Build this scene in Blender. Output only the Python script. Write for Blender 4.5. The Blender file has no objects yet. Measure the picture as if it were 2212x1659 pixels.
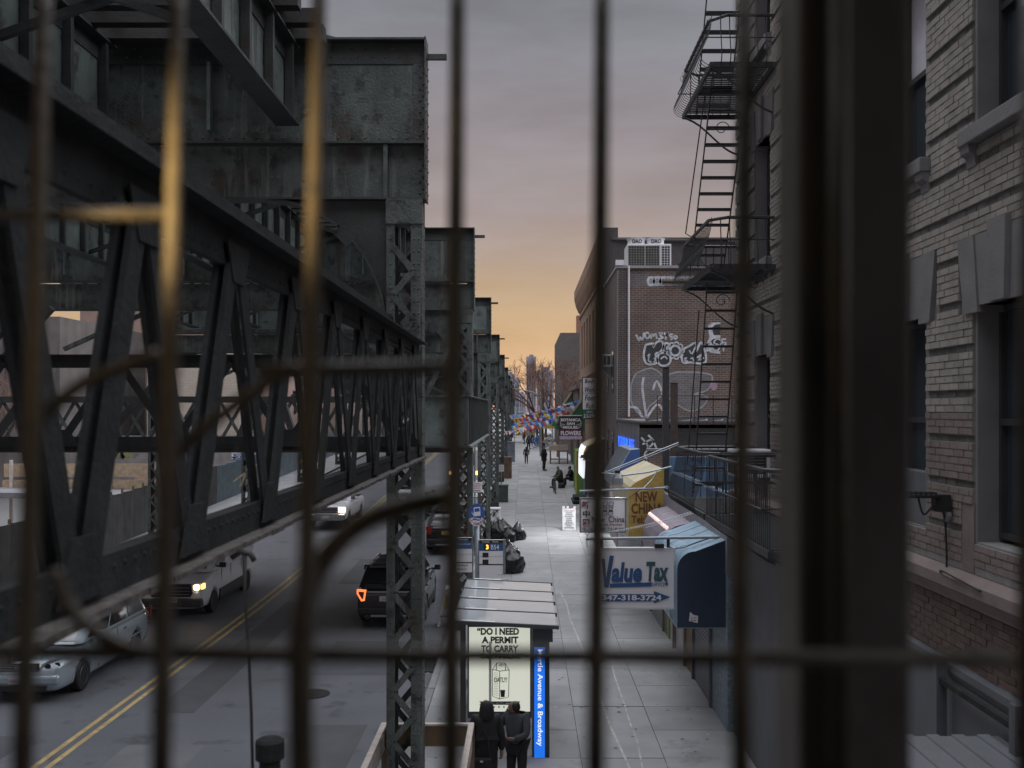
import bpy, bmesh, math, random
from mathutils import Vector, Matrix
random.seed(7)
R = math.radians
SC = bpy.context.scene
COL = SC.collection

# ------------------------------------------------------------------ camera
CAMZ = 6.4
cd = bpy.data.cameras.new('camera')
cd.sensor_width = 36.0
cd.lens = 35.0
cd.shift_x = -0.0131
cd.shift_y = 0.0251
cd.clip_start = 0.05
cd.clip_end = 6000.0
cd.dof.use_dof = True
cd.dof.focus_distance = 27.0
cd.dof.aperture_fstop = 2.8
cam = bpy.data.objects.new('camera', cd)
COL.objects.link(cam)
cam.location = (0, 0, CAMZ)
cam.rotation_euler = (R(90), 0, 0)
SC.camera = cam

# ------------------------------------------------------------------ sky
W = bpy.data.worlds.new('World')
SC.world = W
W.use_nodes = True
nt = W.node_tree
nt.nodes.clear()
N = nt.nodes.new
L = nt.links.new
w_out = N('ShaderNodeOutputWorld')
w_tc = N('ShaderNodeTexCoord')
w_sep = N('ShaderNodeSeparateXYZ')
L(w_tc.outputs['Generated'], w_sep.inputs[0])


def ramp(nodes, stops):
    r = nodes('ShaderNodeValToRGB')
    els = r.color_ramp.elements
    while len(els) > 1:
        els.remove(els[-1])
    els[0].position = stops[0][0]
    els[0].color = (*stops[0][1], 1)
    for p, c in stops[1:]:
        e = els.new(p)
        e.color = (*c, 1)
    return r


# soft cloud layer: stretched noise warps the elevation a little and mottles the grey
w_map = N('ShaderNodeMapping')
w_map.inputs['Scale'].default_value = (2.2, 2.2, 9.0)
w_noise = N('ShaderNodeTexNoise')
w_noise.inputs['Scale'].default_value = 2.2
w_noise.inputs['Detail'].default_value = 6
w_noise.inputs['Roughness'].default_value = 0.55
L(w_tc.outputs['Generated'], w_map.inputs[0])
L(w_map.outputs[0], w_noise.inputs['Vector'])
w_n1 = N('ShaderNodeMath'); w_n1.operation = 'MULTIPLY_ADD'
w_n1.inputs[1].default_value = 0.11
w_n1.inputs[2].default_value = -0.055
L(w_noise.outputs['Fac'], w_n1.inputs[0])
w_el = N('ShaderNodeMath'); w_el.operation = 'ADD'
L(w_sep.outputs['Z'], w_el.inputs[0])
L(w_n1.outputs[0], w_el.inputs[1])
SKY_TOP = 1.0
warm = ramp(N, [(0.0, (0.53, 0.32, 0.24)), (0.03, (0.61, 0.385, 0.245)), (0.067, (0.57, 0.395, 0.235)), (0.11, (0.48, 0.35, 0.23)), (0.15, (0.39, 0.305, 0.25)),
                (0.20, (0.315, 0.268, 0.265)), (0.27, (0.27, 0.243, 0.26)), (0.36, (0.22, 0.222, 0.25)),
                (0.55, (0.235, 0.235, 0.275)), (0.80, (0.36, 0.37, 0.43)), (1.0, (0.44, 0.455, 0.52))])
cool = ramp(N, [(0.0, (0.40, 0.29, 0.28)), (0.12, (0.33, 0.25, 0.25)), (0.25, (0.215, 0.20, 0.225)),
                (0.37, (0.20, 0.20, 0.225)), (0.55, (0.24, 0.24, 0.28)), (0.80, (0.36, 0.37, 0.43)),
                (1.0, (0.44, 0.455, 0.52))])
L(w_el.outputs[0], warm.inputs[0])
L(w_el.outputs[0], cool.inputs[0])
# the afterglow sits down the street (+Y) and fades round the horizon
w_az = N('ShaderNodeMapRange')
w_az.interpolation_type = 'SMOOTHERSTEP'
w_az.inputs['From Min'].default_value = 0.2
w_az.inputs['From Max'].default_value = 0.99
L(w_sep.outputs['Y'], w_az.inputs['Value'])
w_mix = N('ShaderNodeMix'); w_mix.data_type = 'RGBA'
L(w_az.outputs[0], w_mix.inputs[0])
L(cool.outputs[0], w_mix.inputs[6])
L(warm.outputs[0], w_mix.inputs[7])
w_cl = N('ShaderNodeMapRange')
w_cl.inputs['From Min'].default_value = 0.3
w_cl.inputs['From Max'].default_value = 0.7
w_cl.inputs['To Min'].default_value = 0.83
w_cl.inputs['To Max'].default_value = 1.17
L(w_noise.outputs['Fac'], w_cl.inputs['Value'])
w_mul = N('ShaderNodeVectorMath'); w_mul.operation = 'SCALE'
L(w_mix.outputs[2], w_mul.inputs[0])
L(w_cl.outputs[0], w_mul.inputs['Scale'])
w_bg = N('ShaderNodeBackground')
w_bg.inputs['Strength'].default_value = 0.76
L(w_mul.outputs[0], w_bg.inputs['Color'])
# a faint physical twilight sky under the cloud layer
w_sky = N('ShaderNodeTexSky')
w_sky.sky_type = 'NISHITA'
w_sky.sun_disc = False
w_sky.sun_elevation = R(2.0)
w_sky.sun_rotation = R(0)
w_bg2 = N('ShaderNodeBackground')
w_bg2.inputs['Strength'].default_value = 0.002
L(w_sky.outputs[0], w_bg2.inputs['Color'])
w_add = N('ShaderNodeAddShader')
L(w_bg.outputs[0], w_add.inputs[0])
L(w_bg2.outputs[0], w_add.inputs[1])
L(w_add.outputs[0], w_out.inputs['Surface'])

# ------------------------------------------------------------------ soft cloud-filtered sun
sd = bpy.data.lights.new('sun', 'SUN')
sd.energy = 3.3
sd.angle = R(110)
sd.color = (0.93, 0.95, 1.0)
sun = bpy.data.objects.new('sun', sd)
COL.objects.link(sun)
sun.rotation_euler = (R(-4), R(16), 0)

SC.view_settings.view_transform = 'Standard'
SC.view_settings.look = 'None'
SC.view_settings.gamma = 1.0
SC.view_settings.use_curve_mapping = False
SC.view_settings.exposure = 0.5
SC.cycles.use_adaptive_sampling = False
SC.cycles.max_bounces = 6
SC.cycles.transparent_max_bounces = 16
SC.cycles.sample_clamp_indirect = 3.0
SC.cycles.use_denoising = True
SC.cycles.denoising_input_passes = 'RGB_ALBEDO_NORMAL'
SC.cycles.denoising_prefilter = 'ACCURATE'

F = 2150.0


def at(x, y, Y):
    """world point at depth Y seen at (x, y) of the 2212-wide layout used for surveying"""
    return Vector(((x - 1135) * Y / F, Y, CAMZ - (y - 885) * Y / F))


def gz(Y):
    """street profile: level by the crossing, then a gentle climb"""
    if Y < 28: return 0.0
    if Y < 40: return 0.034 * (Y - 28) ** 2 / 24
    if Y < 105: return 0.204 + 0.034 * (Y - 40)
    if Y < 125: return 2.414 + 0.034 * (Y - 105) - 0.034 * (Y - 105) ** 2 / 40
    return 2.754


# ------------------------------------------------------------------ helpers
class MB:
    def __init__(s):
        s.v = []; s.f = []

    def add(s, vs, fs):
        b = len(s.v)
        s.v += [tuple(v) for v in vs]
        s.f += [tuple(i + b for i in f) for f in fs]
        return s

    def box(s, x0, x1, y0, y1, z0, z1):
        vs = [(x0, y0, z0), (x1, y0, z0), (x1, y1, z0), (x0, y1, z0), (x0, y0, z1), (x1, y0, z1), (x1, y1, z1), (x0, y1, z1)]
        return s.add(vs, [(0, 3, 2, 1), (4, 5, 6, 7), (0, 1, 5, 4), (1, 2, 6, 5), (2, 3, 7, 6), (3, 0, 4, 7)])

    def bar(s, p0, p1, w, h=None, up=(0, 0, 1)):
        """rectangular bar from p0 to p1; w across, h along 'up'"""
        h = w if h is None else h
        p0 = Vector(p0); p1 = Vector(p1)
        d = (p1 - p0).normalized()
        u = Vector(up)
        if abs(d.dot(u)) > 0.98: u = Vector((0, 1, 0)) if abs(d.y) < 0.9 else Vector((1, 0, 0))
        a = d.cross(u).normalized()
        b = a.cross(d).normalized()
        vs = []
        for p in (p0, p1):
            for i, j in ((-1, -1), (1, -1), (1, 1), (-1, 1)):
                vs.append(p + a * (i * w / 2) + b * (j * h / 2))
        return s.add(vs, [(0, 1, 2, 3), (7, 6, 5, 4), (0, 4, 5, 1), (1, 5, 6, 2), (2, 6, 7, 3), (3, 7, 4, 0)])

    def tube(s, pts, r, n=6, closed=False):
        pts = [Vector(p) for p in pts]
        m = len(pts)
        rr = r if isinstance(r, (list, tuple)) else [r] * m
        vs = []
        ref = None
        for i, p in enumerate(pts):
            a = pts[(i - 1) % m] if (closed or i > 0) else p
            b = pts[(i + 1) % m] if (closed or i < m - 1) else p
            d = (b - a)
            if d.length < 1e-9: d = Vector((0, 0, 1))
            d.normalize()
            if ref is None:
                ref = Vector((0, 0, 1)) if abs(d.z) < 0.9 else Vector((1, 0, 0))
            u = (ref - d * ref.dot(d))
            if u.length < 1e-4:
                u = d.orthogonal()
            u.normalize(); ref = u
            w = d.cross(u)
            for k in range(n):
                t = 2 * math.pi * k / n
                vs.append(p + (u * math.cos(t) + w * math.sin(t)) * rr[i])
        fs = []
        for i in range(m if closed else m - 1):
            j = (i + 1) % m
            for k in range(n):
                l = (k + 1) % n
                fs.append((i * n + k, i * n + l, j * n + l, j * n + k))
        if not closed:
            fs.append(tuple(range(n - 1, -1, -1)))
            fs.append(tuple((m - 1) * n + k for k in range(n)))
        return s.add(vs, fs)

    def prism(s, poly, axis, a0, a1):
        n = len(poly)

        def P(p, a):
            if axis == 'x': return (a, p[0], p[1])
            if axis == 'y': return (p[0], a, p[1])
            return (p[0], p[1], a)
        vs = [P(p, a0) for p in poly] + [P(p, a1) for p in poly]
        fs = [tuple(range(n - 1, -1, -1)), tuple(range(n, 2 * n))]
        for i in range(n):
            j = (i + 1) % n
            fs.append((i, j, n + j, n + i))
        return s.add(vs, fs)

    def lathe(s, prof, n=16, c=(0, 0, 0), axis='z'):
        vs = []
        for r, h in prof:
            for k in range(n):
                t = 2 * math.pi * k / n
                a, b = r * math.cos(t), r * math.sin(t)
                q = (a, b, h) if axis == 'z' else ((h, a, b) if axis == 'x' else (b, h, a))
                vs.append((c[0] + q[0], c[1] + q[1], c[2] + q[2]))
        fs = []
        for i in range(len(prof) - 1):
            for k in range(n):
                l = (k + 1) % n
                fs.append((i * n + k, i * n + l, (i + 1) * n + l, (i + 1) * n + k))
        fs.append(tuple(range(n - 1, -1, -1)))
        fs.append(tuple((len(prof) - 1) * n + k for k in range(n)))
        return s.add(vs, fs)

    def rivet(s, p, d, r=0.02):
        """low dome at p pointing along axis string d ('-y','x','-x')"""
        n = 5
        ax = {'-y': (Vector((1, 0, 0)), Vector((0, 0, 1)), Vector((0, -1, 0))), 'x': (Vector((0, 1, 0)), Vector((0, 0, 1)), Vector((1, 0, 0))),
              '-x': (Vector((0, 1, 0)), Vector((0, 0, 1)), Vector((-1, 0, 0)))}[d]
        p = Vector(p)
        vs = [p + (ax[0] * math.cos(2 * math.pi * k / n) + ax[1] * math.sin(2 * math.pi * k / n)) * r for k in range(n)]
        vs.append(p + ax[2] * r * 0.8)
        return s.add(vs, [(k, (k + 1) % n, n) for k in range(n)])

    def mesh(s, name, recalc=True):
        m = bpy.data.meshes.new(name)
        m.from_pydata(s.v, [], s.f)
        if recalc:
            b = bmesh.new(); b.from_mesh(m)
            bmesh.ops.recalc_face_normals(b, faces=b.faces)
            b.to_mesh(m); b.free()
        return m

    def build(s, name, mat, parent=None, smooth=False, local=False, bevel=0, recalc=True, kind=None, label=None, subs=0):
        m = s.mesh(name, recalc)
        return link(name, m, mat, parent, smooth, local, bevel, kind, label, subs)


def wloc(o):
    l = Vector((0, 0, 0))
    while o is not None:
        l += o.location
        o = o.parent
    return l


def link(name, m, mat, parent=None, smooth=False, local=False, bevel=0, kind=None, label=None, subs=0):
    if mat is not None and not m.materials:
        m.materials.append(mat)
    if smooth:
        for p in m.polygons: p.use_smooth = True
    o = bpy.data.objects.new(name, m)
    COL.objects.link(o)
    if parent is not None:
        o.parent = parent
        if not local:
            o.location = -wloc(parent)
    if bevel:
        b = o.modifiers.new('bevel', 'BEVEL'); b.width = bevel; b.segments = 2; b.limit_method = 'ANGLE'
    if subs:
        b = o.modifiers.new('subd', 'SUBSURF'); b.levels = subs; b.render_levels = subs
    if kind: o['kind'] = kind
    if label: o['label'] = label
    return o


def thing(name, label, cat, loc=(0, 0, 0), rotz=0.0, group=None):
    o = bpy.data.objects.new(name, None)
    o.empty_display_size = 0.2
    COL.objects.link(o)
    o.location = loc
    o.rotation_euler = (0, 0, rotz)
    o['label'] = label; o['category'] = cat
    if group: o['group'] = group
    return o


def tag(o, label, cat, group=None):
    o['label'] = label; o['category'] = cat
    if group: o['group'] = group
    return o


def inst(name, m, parent, loc=(0, 0, 0), rot=(0, 0, 0), scale=(1, 1, 1), label=None):
    o = bpy.data.objects.new(name, m)
    COL.objects.link(o)
    o.parent = parent
    o.location = loc; o.rotation_euler = rot; o.scale = scale
    if label: o['label'] = label
    return o


def copy_thing(root, loc, rotz, label, group=None):
    r = root.copy(); COL.objects.link(r)
    r.location = loc; r.rotation_euler = (0, 0, rotz); r['label'] = label
    if group: r['group'] = group
    for ch in list(root.children):
        c = ch.copy(); COL.objects.link(c); c.parent = r
        for g in list(ch.children):
            d = g.copy(); COL.objects.link(d); d.parent = c
    return r


def text_mesh(s, w=None, h=None, bold=0.0, shear=0.0, extrude=0.0, spacing=1.0, align='CENTER'):
    c = bpy.data.curves.new('text', 'FONT')
    c.body = s; c.align_x = align; c.offset = bold; c.shear = shear; c.extrude = extrude; c.space_character = spacing
    c.resolution_u = 3
    o = bpy.data.objects.new('text', c)
    COL.objects.link(o)
    dg = bpy.context.evaluated_depsgraph_get()
    m = bpy.data.meshes.new_from_object(o.evaluated_get(dg))
    bpy.data.objects.remove(o); bpy.data.curves.remove(c)
    xs = [v.co.x for v in m.vertices]; ys = [v.co.y for v in m.vertices]
    cx, cy = (min(xs) + max(xs)) / 2, (min(ys) + max(ys)) / 2
    sx = w / (max(xs) - min(xs)) if w else None
    sy = h / (max(ys) - min(ys)) if h else None
    if sx is None: sx = sy
    if sy is None: sy = sx
    for v in m.vertices:
        v.co.x = (v.co.x - cx) * sx; v.co.y = (v.co.y - cy) * sy
    m.name = 'lettering'
    return m


def lettering(s, mat, parent, centre, facing='-y', w=None, h=None, bold=0.0, shear=0.0, extrude=0.002, name='lettering', rot=0.0, spacing=1.0):
    """flat lettering centred at a world point, facing the camera (-y), the street (-x) or another way; rot turns it in its plane"""
    m = text_mesh(s, w, h, bold, shear, extrude, spacing)
    base = {'-y': Matrix.Rotation(R(90), 4, 'X'), '-x': Matrix.Rotation(R(-90), 4, 'Z') @ Matrix.Rotation(R(90), 4, 'X'),
            'x': Matrix.Rotation(R(90), 4, 'Z') @ Matrix.Rotation(R(90), 4, 'X')}[facing]
    m.transform(base @ Matrix.Rotation(rot, 4, 'Z'))
    m.transform(Matrix.Translation(Vector(centre)))
    return link(name, m, mat, parent)


# ------------------------------------------------------------------ materials
def new_mat(name):
    m = bpy.data.materials.new(name); m.use_nodes = True
    t = m.node_tree
    b = t.nodes['Principled BSDF']
    return m, t, t.nodes.new, t.links.new, b


def M(name, col, rough=0.6, metal=0.0, var=0.18, scale=3.0, bump=0.0, bscale=40.0, spots=None, streak=None, coat=0.0, rnd=0.0, spec=0.5):
    """painted or plain surface: noise mottling, optional blotches (colour, amount, scale), vertical streaks (colour, amount), bump"""
    m, t, n, l, b = new_mat(name)
    geo = n('ShaderNodeNewGeometry')
    nz = n('ShaderNodeTexNoise'); nz.inputs['Scale'].default_value = scale; nz.inputs['Detail'].default_value = 5
    l(geo.outputs['Position'], nz.inputs['Vector'])
    mr = n('ShaderNodeMapRange')
    mr.inputs['From Min'].default_value = 0.25; mr.inputs['From Max'].default_value = 0.75
    mr.inputs['To Min'].default_value = 1 - var; mr.inputs['To Max'].default_value = 1 + var
    l(nz.outputs['Fac'], mr.inputs['Value'])
    sc = n('ShaderNodeVectorMath'); sc.operation = 'SCALE'
    sc.inputs[0].default_value = col
    l(mr.outputs[0], sc.inputs['Scale'])
    cur = sc.outputs[0]
    if rnd:
        oi = n('ShaderNodeObjectInfo')
        mr2 = n('ShaderNodeMapRange'); mr2.inputs['To Min'].default_value = 1 - rnd; mr2.inputs['To Max'].default_value = 1 + rnd
        l(oi.outputs['Random'], mr2.inputs['Value'])
        s2 = n('ShaderNodeVectorMath'); s2.operation = 'SCALE'
        l(cur, s2.inputs[0]); l(mr2.outputs[0], s2.inputs['Scale']); cur = s2.outputs[0]
    for kind, sp in (('spot', spots), ('streak', streak)):
        if not sp: continue
        sets = sp if isinstance(sp, list) else [sp]
        for c2, amt, s2 in sets:
            nn = n('ShaderNodeTexNoise'); nn.inputs['Scale'].default_value = s2; nn.inputs['Detail'].default_value = 7
            nn.inputs['Roughness'].default_value = 0.65
            if kind == 'streak':
                mp = n('ShaderNodeMapping'); mp.inputs['Scale'].default_value = (1, 1, 0.08)
                mp.inputs['Location'].default_value = (3.1, 1.7, 0.4)
                l(geo.outputs['Position'], mp.inputs[0]); l(mp.outputs[0], nn.inputs['Vector'])
            else:
                l(geo.outputs['Position'], nn.inputs['Vector'])
            th = n('ShaderNodeMapRange')
            th.inputs['From Min'].default_value = 0.72 - amt * 0.42; th.inputs['From Max'].default_value = 0.80 - amt * 0.36
            th.inputs['To Max'].default_value = 0.85
            l(nn.outputs['Fac'], th.inputs['Value'])
            mx = n('ShaderNodeMix'); mx.data_type = 'RGBA'
            l(th.outputs[0], mx.inputs[0]); l(cur, mx.inputs[6]); mx.inputs[7].default_value = (*c2, 1)
            cur = mx.outputs[2]
    l(cur, b.inputs['Base Color'])
    b.inputs['Roughness'].default_value = rough
    b.inputs['Metallic'].default_value = metal
    b.inputs['Specular IOR Level'].default_value = spec
    if coat: b.inputs['Coat Weight'].default_value = coat; b.inputs['Coat Roughness'].default_value = 0.06
    if bump:
        bn = n('ShaderNodeTexNoise'); bn.inputs['Scale'].default_value = bscale; bn.inputs['Detail'].default_value = 4
        l(geo.outputs['Position'], bn.inputs['Vector'])
        bp = n('ShaderNodeBump'); bp.inputs['Strength'].default_value = bump; bp.inputs['Distance'].default_value = 0.02
        l(bn.outputs['Fac'], bp.inputs['Height']); l(bp.outputs[0], b.inputs['Normal'])
    return m


def M_brick(name, c1, c2, mortar, bw=0.215, bh=0.072, gap=0.011, dirt=0.25, rough=0.85, dirtcol=(0.03, 0.028, 0.026)):
    m, t, n, l, b = new_mat(name)
    geo = n('ShaderNodeNewGeometry')
    sp = n('ShaderNodeSeparateXYZ'); l(geo.outputs['Position'], sp.inputs[0])
    ad = n('ShaderNodeMath'); ad.operation = 'ADD'; l(sp.outputs['X'], ad.inputs[0]); l(sp.outputs['Y'], ad.inputs[1])
    cb = n('ShaderNodeCombineXYZ'); l(ad.outputs[0], cb.inputs['X']); l(sp.outputs['Z'], cb.inputs['Y'])
    br = n('ShaderNodeTexBrick')
    br.inputs['Scale'].default_value = 1.0
    br.inputs['Brick Width'].default_value = bw; br.inputs['Row Height'].default_value = bh
    br.inputs['Mortar Size'].default_value = gap; br.inputs['Mortar Smooth'].default_value = 0.15
    br.inputs['Bias'].default_value = 0.0
    br.inputs['Color1'].default_value = (*c1, 1); br.inputs['Color2'].default_value = (*c2, 1); br.inputs['Mortar'].default_value = (*mortar, 1)
    l(cb.outputs[0], br.inputs['Vector'])
    nz = n('ShaderNodeTexNoise'); nz.inputs['Scale'].default_value = 0.7; nz.inputs['Detail'].default_value = 8; nz.inputs['Roughness'].default_value = 0.65
    l(geo.outputs['Position'], nz.inputs['Vector'])
    th = n('ShaderNodeMapRange'); th.inputs['From Min'].default_value = 0.42; th.inputs['From Max'].default_value = 0.75; th.inputs['To Max'].default_value = dirt * 2
    l(nz.outputs['Fac'], th.inputs['Value'])
    mx = n('ShaderNodeMix'); mx.data_type = 'RGBA'
    l(th.outputs[0], mx.inputs[0]); l(br.outputs['Color'], mx.inputs[6]); mx.inputs[7].default_value = (*dirtcol, 1)
    l(mx.outputs[2], b.inputs['Base Color'])
    b.inputs['Roughness'].default_value = rough
    bp = n('ShaderNodeBump'); bp.inputs['Strength'].default_value = 0.6; bp.inputs['Distance'].default_value = 0.012; bp.invert = True
    l(br.outputs['Fac'], bp.inputs['Height']); l(bp.outputs[0], b.inputs['Normal'])
    return m


def M_glass(name, col=(0.03, 0.04, 0.05), rough=0.05):
    m, t, n, l, b = new_mat(name)
    b.inputs['Base Color'].default_value = (*col, 1)
    b.inputs['Roughness'].default_value = rough
    b.inputs['Specular IOR Level'].default_value = 0.9
    b.inputs['IOR'].default_value = 1.6
    geo = n('ShaderNodeNewGeometry')
    nz = n('ShaderNodeTexNoise'); nz.inputs['Scale'].default_value = 1.2
    l(geo.outputs['Position'], nz.inputs['Vector'])
    bp = n('ShaderNodeBump'); bp.inputs['Strength'].default_value = 0.04; bp.inputs['Distance'].default_value = 0.05
    l(nz.outputs['Fac'], bp.inputs['Height']); l(bp.outputs[0], b.inputs['Normal'])
    return m


def M_emit(name, col, strength, base=None):
    m, t, n, l, b = new_mat(name)
    b.inputs['Base Color'].default_value = (*(base or col), 1)
    b.inputs['Emission Color'].default_value = (*col, 1)
    b.inputs['Emission Strength'].default_value = strength
    b.inputs['Roughness'].default_value = 0.4
    return m


def M_slat(name, col, axis='X', period=0.08, depth=0.6, rough=0.6, metal=0.0, var=0.2, streak=None):
    """surface with fine ribs too small to model one by one"""
    m = M(name, col, rough, metal, var, 2.0, streak=streak)
    t = m.node_tree; n = t.nodes.new; l = t.links.new
    geo = n('ShaderNodeNewGeometry')
    wv = n('ShaderNodeTexWave'); wv.bands_direction = axis; wv.inputs['Scale'].default_value = 0.314 / period
    l(geo.outputs['Position'], wv.inputs['Vector'])
    bp = n('ShaderNodeBump'); bp.inputs['Strength'].default_value = depth; bp.inputs['Distance'].default_value = 0.03
    l(wv.outputs['Fac'], bp.inputs['Height']); l(bp.outputs[0], t.nodes['Principled BSDF'].inputs['Normal'])
    return m


m_el = M('old_green_steel', (0.074, 0.090, 0.085), 0.62, 0.0, 0.40, 2.2, 0.6, 26.0,
         spots=[((0.050, 0.034, 0.027), 0.44, 1.3), ((0.15, 0.165, 0.155), 0.32, 8.0), ((0.020, 0.019, 0.018), 0.46, 4.0)],
         streak=[((0.16, 0.175, 0.165), 0.42, 5.0), ((0.045, 0.032, 0.025), 0.30, 3.0)])
m_el_dark = M('sooty_green_steel', (0.044, 0.050, 0.048), 0.66, 0.0, 0.4, 2.0, 0.5, 24.0,
              spots=[((0.045, 0.030, 0.022), 0.36, 2.2)], streak=((0.085, 0.092, 0.088), 0.22, 4.0))
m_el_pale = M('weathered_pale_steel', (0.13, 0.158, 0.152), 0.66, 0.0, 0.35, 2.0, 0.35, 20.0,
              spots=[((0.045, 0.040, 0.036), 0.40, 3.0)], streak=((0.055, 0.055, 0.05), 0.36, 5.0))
m_truss = M('black_painted_steel', (0.019, 0.021, 0.0215), 0.8, 0.0, 0.4, 4.0, 0.4, 30.0,
            spots=[((0.05, 0.042, 0.035), 0.24, 3.0), ((0.045, 0.05, 0.05), 0.22, 11.0)], spec=0.25)
m_rust_edge = M('peeling_flange', (0.085, 0.075, 0.07), 0.75, 0.0, 0.5, 14.0, 0.8, 30.0, spots=[((0.05, 0.035, 0.03), 0.5, 12.0)])
m_tie = M('creosoted_timber', (0.035, 0.032, 0.030), 0.85, 0.0, 0.3, 3.0, 0.4, 20.0, rnd=0.3)
m_bar = M('worn_brown_iron', (0.058, 0.046, 0.027), 0.45, 0.0, 0.3, 30.0, 0.15, 60.0, spots=[((0.012, 0.010, 0.008), 0.3, 40.0)])
m_post = M('dark_post_paint', (0.13, 0.122, 0.112), 0.65, 0.0, 0.2, 8.0, 0.1, 40.0)
m_asphalt = M('asphalt', (0.125, 0.131, 0.147), 0.52, 0.0, 0.16, 0.35, 0.5, 60.0,
              spots=[((0.092, 0.096, 0.107), 0.45, 0.22), ((0.24, 0.24, 0.26), 0.18, 14.0), ((0.058, 0.059, 0.065), 0.36, 0.9), ((0.05, 0.05, 0.054), 0.22, 3.5)])
m_conc = M('pavement_concrete', (0.30, 0.30, 0.305), 0.85, 0.0, 0.14, 1.1, 0.35, 70.0,
           spots=[((0.20, 0.20, 0.20), 0.33, 0.8), ((0.13, 0.13, 0.13), 0.18, 7.0), ((0.36, 0.355, 0.35), 0.22, 1.7)], rnd=0.11)
m_conc_dark = M('pavement_bed', (0.10, 0.10, 0.10), 0.9)
m_kerb = M('kerb_stone', (0.21, 0.21, 0.215), 0.85, 0.0, 0.2, 2.0, 0.4, 30.0)
m_yellow = M('worn_yellow_paint', (0.46, 0.34, 0.14), 0.7, 0.0, 0.25, 3.0, 0.2, 50.0, spots=[((0.20, 0.19, 0.17), 0.46, 7.0)])
m_ground = M('far_ground', (0.12, 0.12, 0.12), 0.9, 0.0, 0.2, 0.05)
m_black = M('black_rubber', (0.015, 0.015, 0.016), 0.6)
m_dark = M('dark_interior', (0.012, 0.012, 0.013), 0.7)
m_white = M('white_paint', (0.62, 0.62, 0.64), 0.55, 0.0, 0.08)
m_sign_white = M('sign_white', (0.78, 0.77, 0.80), 0.45, 0.0, 0.05, 1.5)
m_grey = M('grey_metal', (0.25, 0.26, 0.28), 0.4, 0.5, 0.1)
m_pipe = M('galvanised_pipe', (0.27, 0.30, 0.34), 0.45, 0.6, 0.15, 6.0)
m_wood = M('raw_lumber', (0.42, 0.32, 0.22), 0.75, 0.0, 0.25, 5.0, rnd=0.15)
m_wood_pale = M('weathered_lumber', (0.50, 0.44, 0.40), 0.8, 0.0, 0.2, 6.0, 0.3, 40.0)
m_wood_brown = M('brown_board', (0.16, 0.11, 0.06), 0.75, 0.0, 0.25, 5.0)
m_glass = M_glass('window_glass')
m_glass_pale = M_glass('pale_window_glass', (0.10, 0.12, 0.14), 0.08)
m_carglass = M_glass('car_glass', (0.012, 0.014, 0.017), 0.06)
m_red_lamp = M_emit('tail_lamp_lit', (1.0, 0.20, 0.05), 1.2, (0.4, 0.03, 0.02))
m_red_dark = M('tail_lamp_off', (0.22, 0.02, 0.02), 0.2)
m_head = M_emit('head_lamp_lit', (1.0, 0.82, 0.55), 9.0)
m_head_off = M('head_lamp_off', (0.45, 0.46, 0.48), 0.15, 0.2)
m_amber = M_emit('amber_lamp', (1.0, 0.50, 0.10), 3.0)
m_plate = M('plate_yellow', (0.50, 0.38, 0.06), 0.5)
m_plate_w = M('plate_pale', (0.50, 0.42, 0.40), 0.5)
m_chrome = M('bright_trim', (0.45, 0.46, 0.48), 0.2, 0.9, 0.05)

# =================================================================== ground
def ylist(y0, y1, step=2.0):
    n = max(1, int(math.ceil((y1 - y0) / step)))
    return [y0 + (y1 - y0) * i / n for i in range(n + 1)]


def strip(xs, ys, zf):
    """sheet over x edges and y stations"""
    mb = MB()
    vs = [(x, y, zf(y)) for y in ys for x in xs]
    n = len(xs)
    fs = []
    for j in range(len(ys) - 1):
        for i in range(n - 1):
            a = j * n + i
            fs.append((a, a + 1, a + n + 1, a + n))
    return mb.add(vs, fs)


KX = -2.2          # right kerb line
LK = -15.2         # left kerb line
strip([-1500, -18, 60, 1500], [-60, 0, 28, 40, 60, 80, 105, 125, 400, 3000], lambda y: gz(y) - 0.06).build('ground', m_ground, kind='structure', recalc=False)
road = strip([LK, -8.7, KX], ylist(-12, 130) + [200, 420], gz).build('road', m_asphalt, kind='structure', recalc=False)
for i, x in enumerate((-8.86, -8.60)):
    strip([x, x + 0.11], ylist(4, 128), lambda y: gz(y) + 0.004).build('centre_line', m_yellow, road, recalc=False)
strip([-5.2, -4.0, -2.9], ylist(24, 27.5, 1), lambda y: gz(y) + 0.003).build('asphalt_patch', M('patched_asphalt', (0.095, 0.099, 0.11), 0.6, 0, 0.2, 1.0, 0.4, 70), road, recalc=False)
strip([-7.6, -6.1], ylist(12, 19, 1), lambda y: gz(y) + 0.003).build('asphalt_patch', M('older_patched_asphalt', (0.155, 0.158, 0.17), 0.6, 0, 0.12, 1.0, 0.4, 70), road, recalc=False)
m_cut = M('utility_cut_asphalt', (0.078, 0.080, 0.087), 0.6, 0, 0.2, 1.0, 0.4, 70)
for x0, x1, y0, y1 in ((-11.6, -9.6, 14.5, 19.5), (-7.9, -7.0, 21, 33), (-4.6, -3.2, 17.5, 20.2), (-6.8, -5.0, 36, 41), (-13.6, -11.2, 27, 30)):
    strip([x0, x1], ylist(y0, y1, 1), lambda y: gz(y) + 0.0045).build('utility_cut', m_cut, road, recalc=False)
mh = MB().lathe([(0.0, 0.0), (0.40, 0.0), (0.40, 0.008), (0.36, 0.008), (0.36, 0.012), (0.0, 0.012)], 28, (-4.8, 22.4, 0.002))
mhl = mh.build('manhole_cover', M('cast_iron', (0.07, 0.07, 0.072), 0.4, 0.6, 0.2, 20, 0.3, 60))
tag(mhl, 'round iron manhole cover set in the asphalt of the nearer lane', 'manhole cover')

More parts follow.
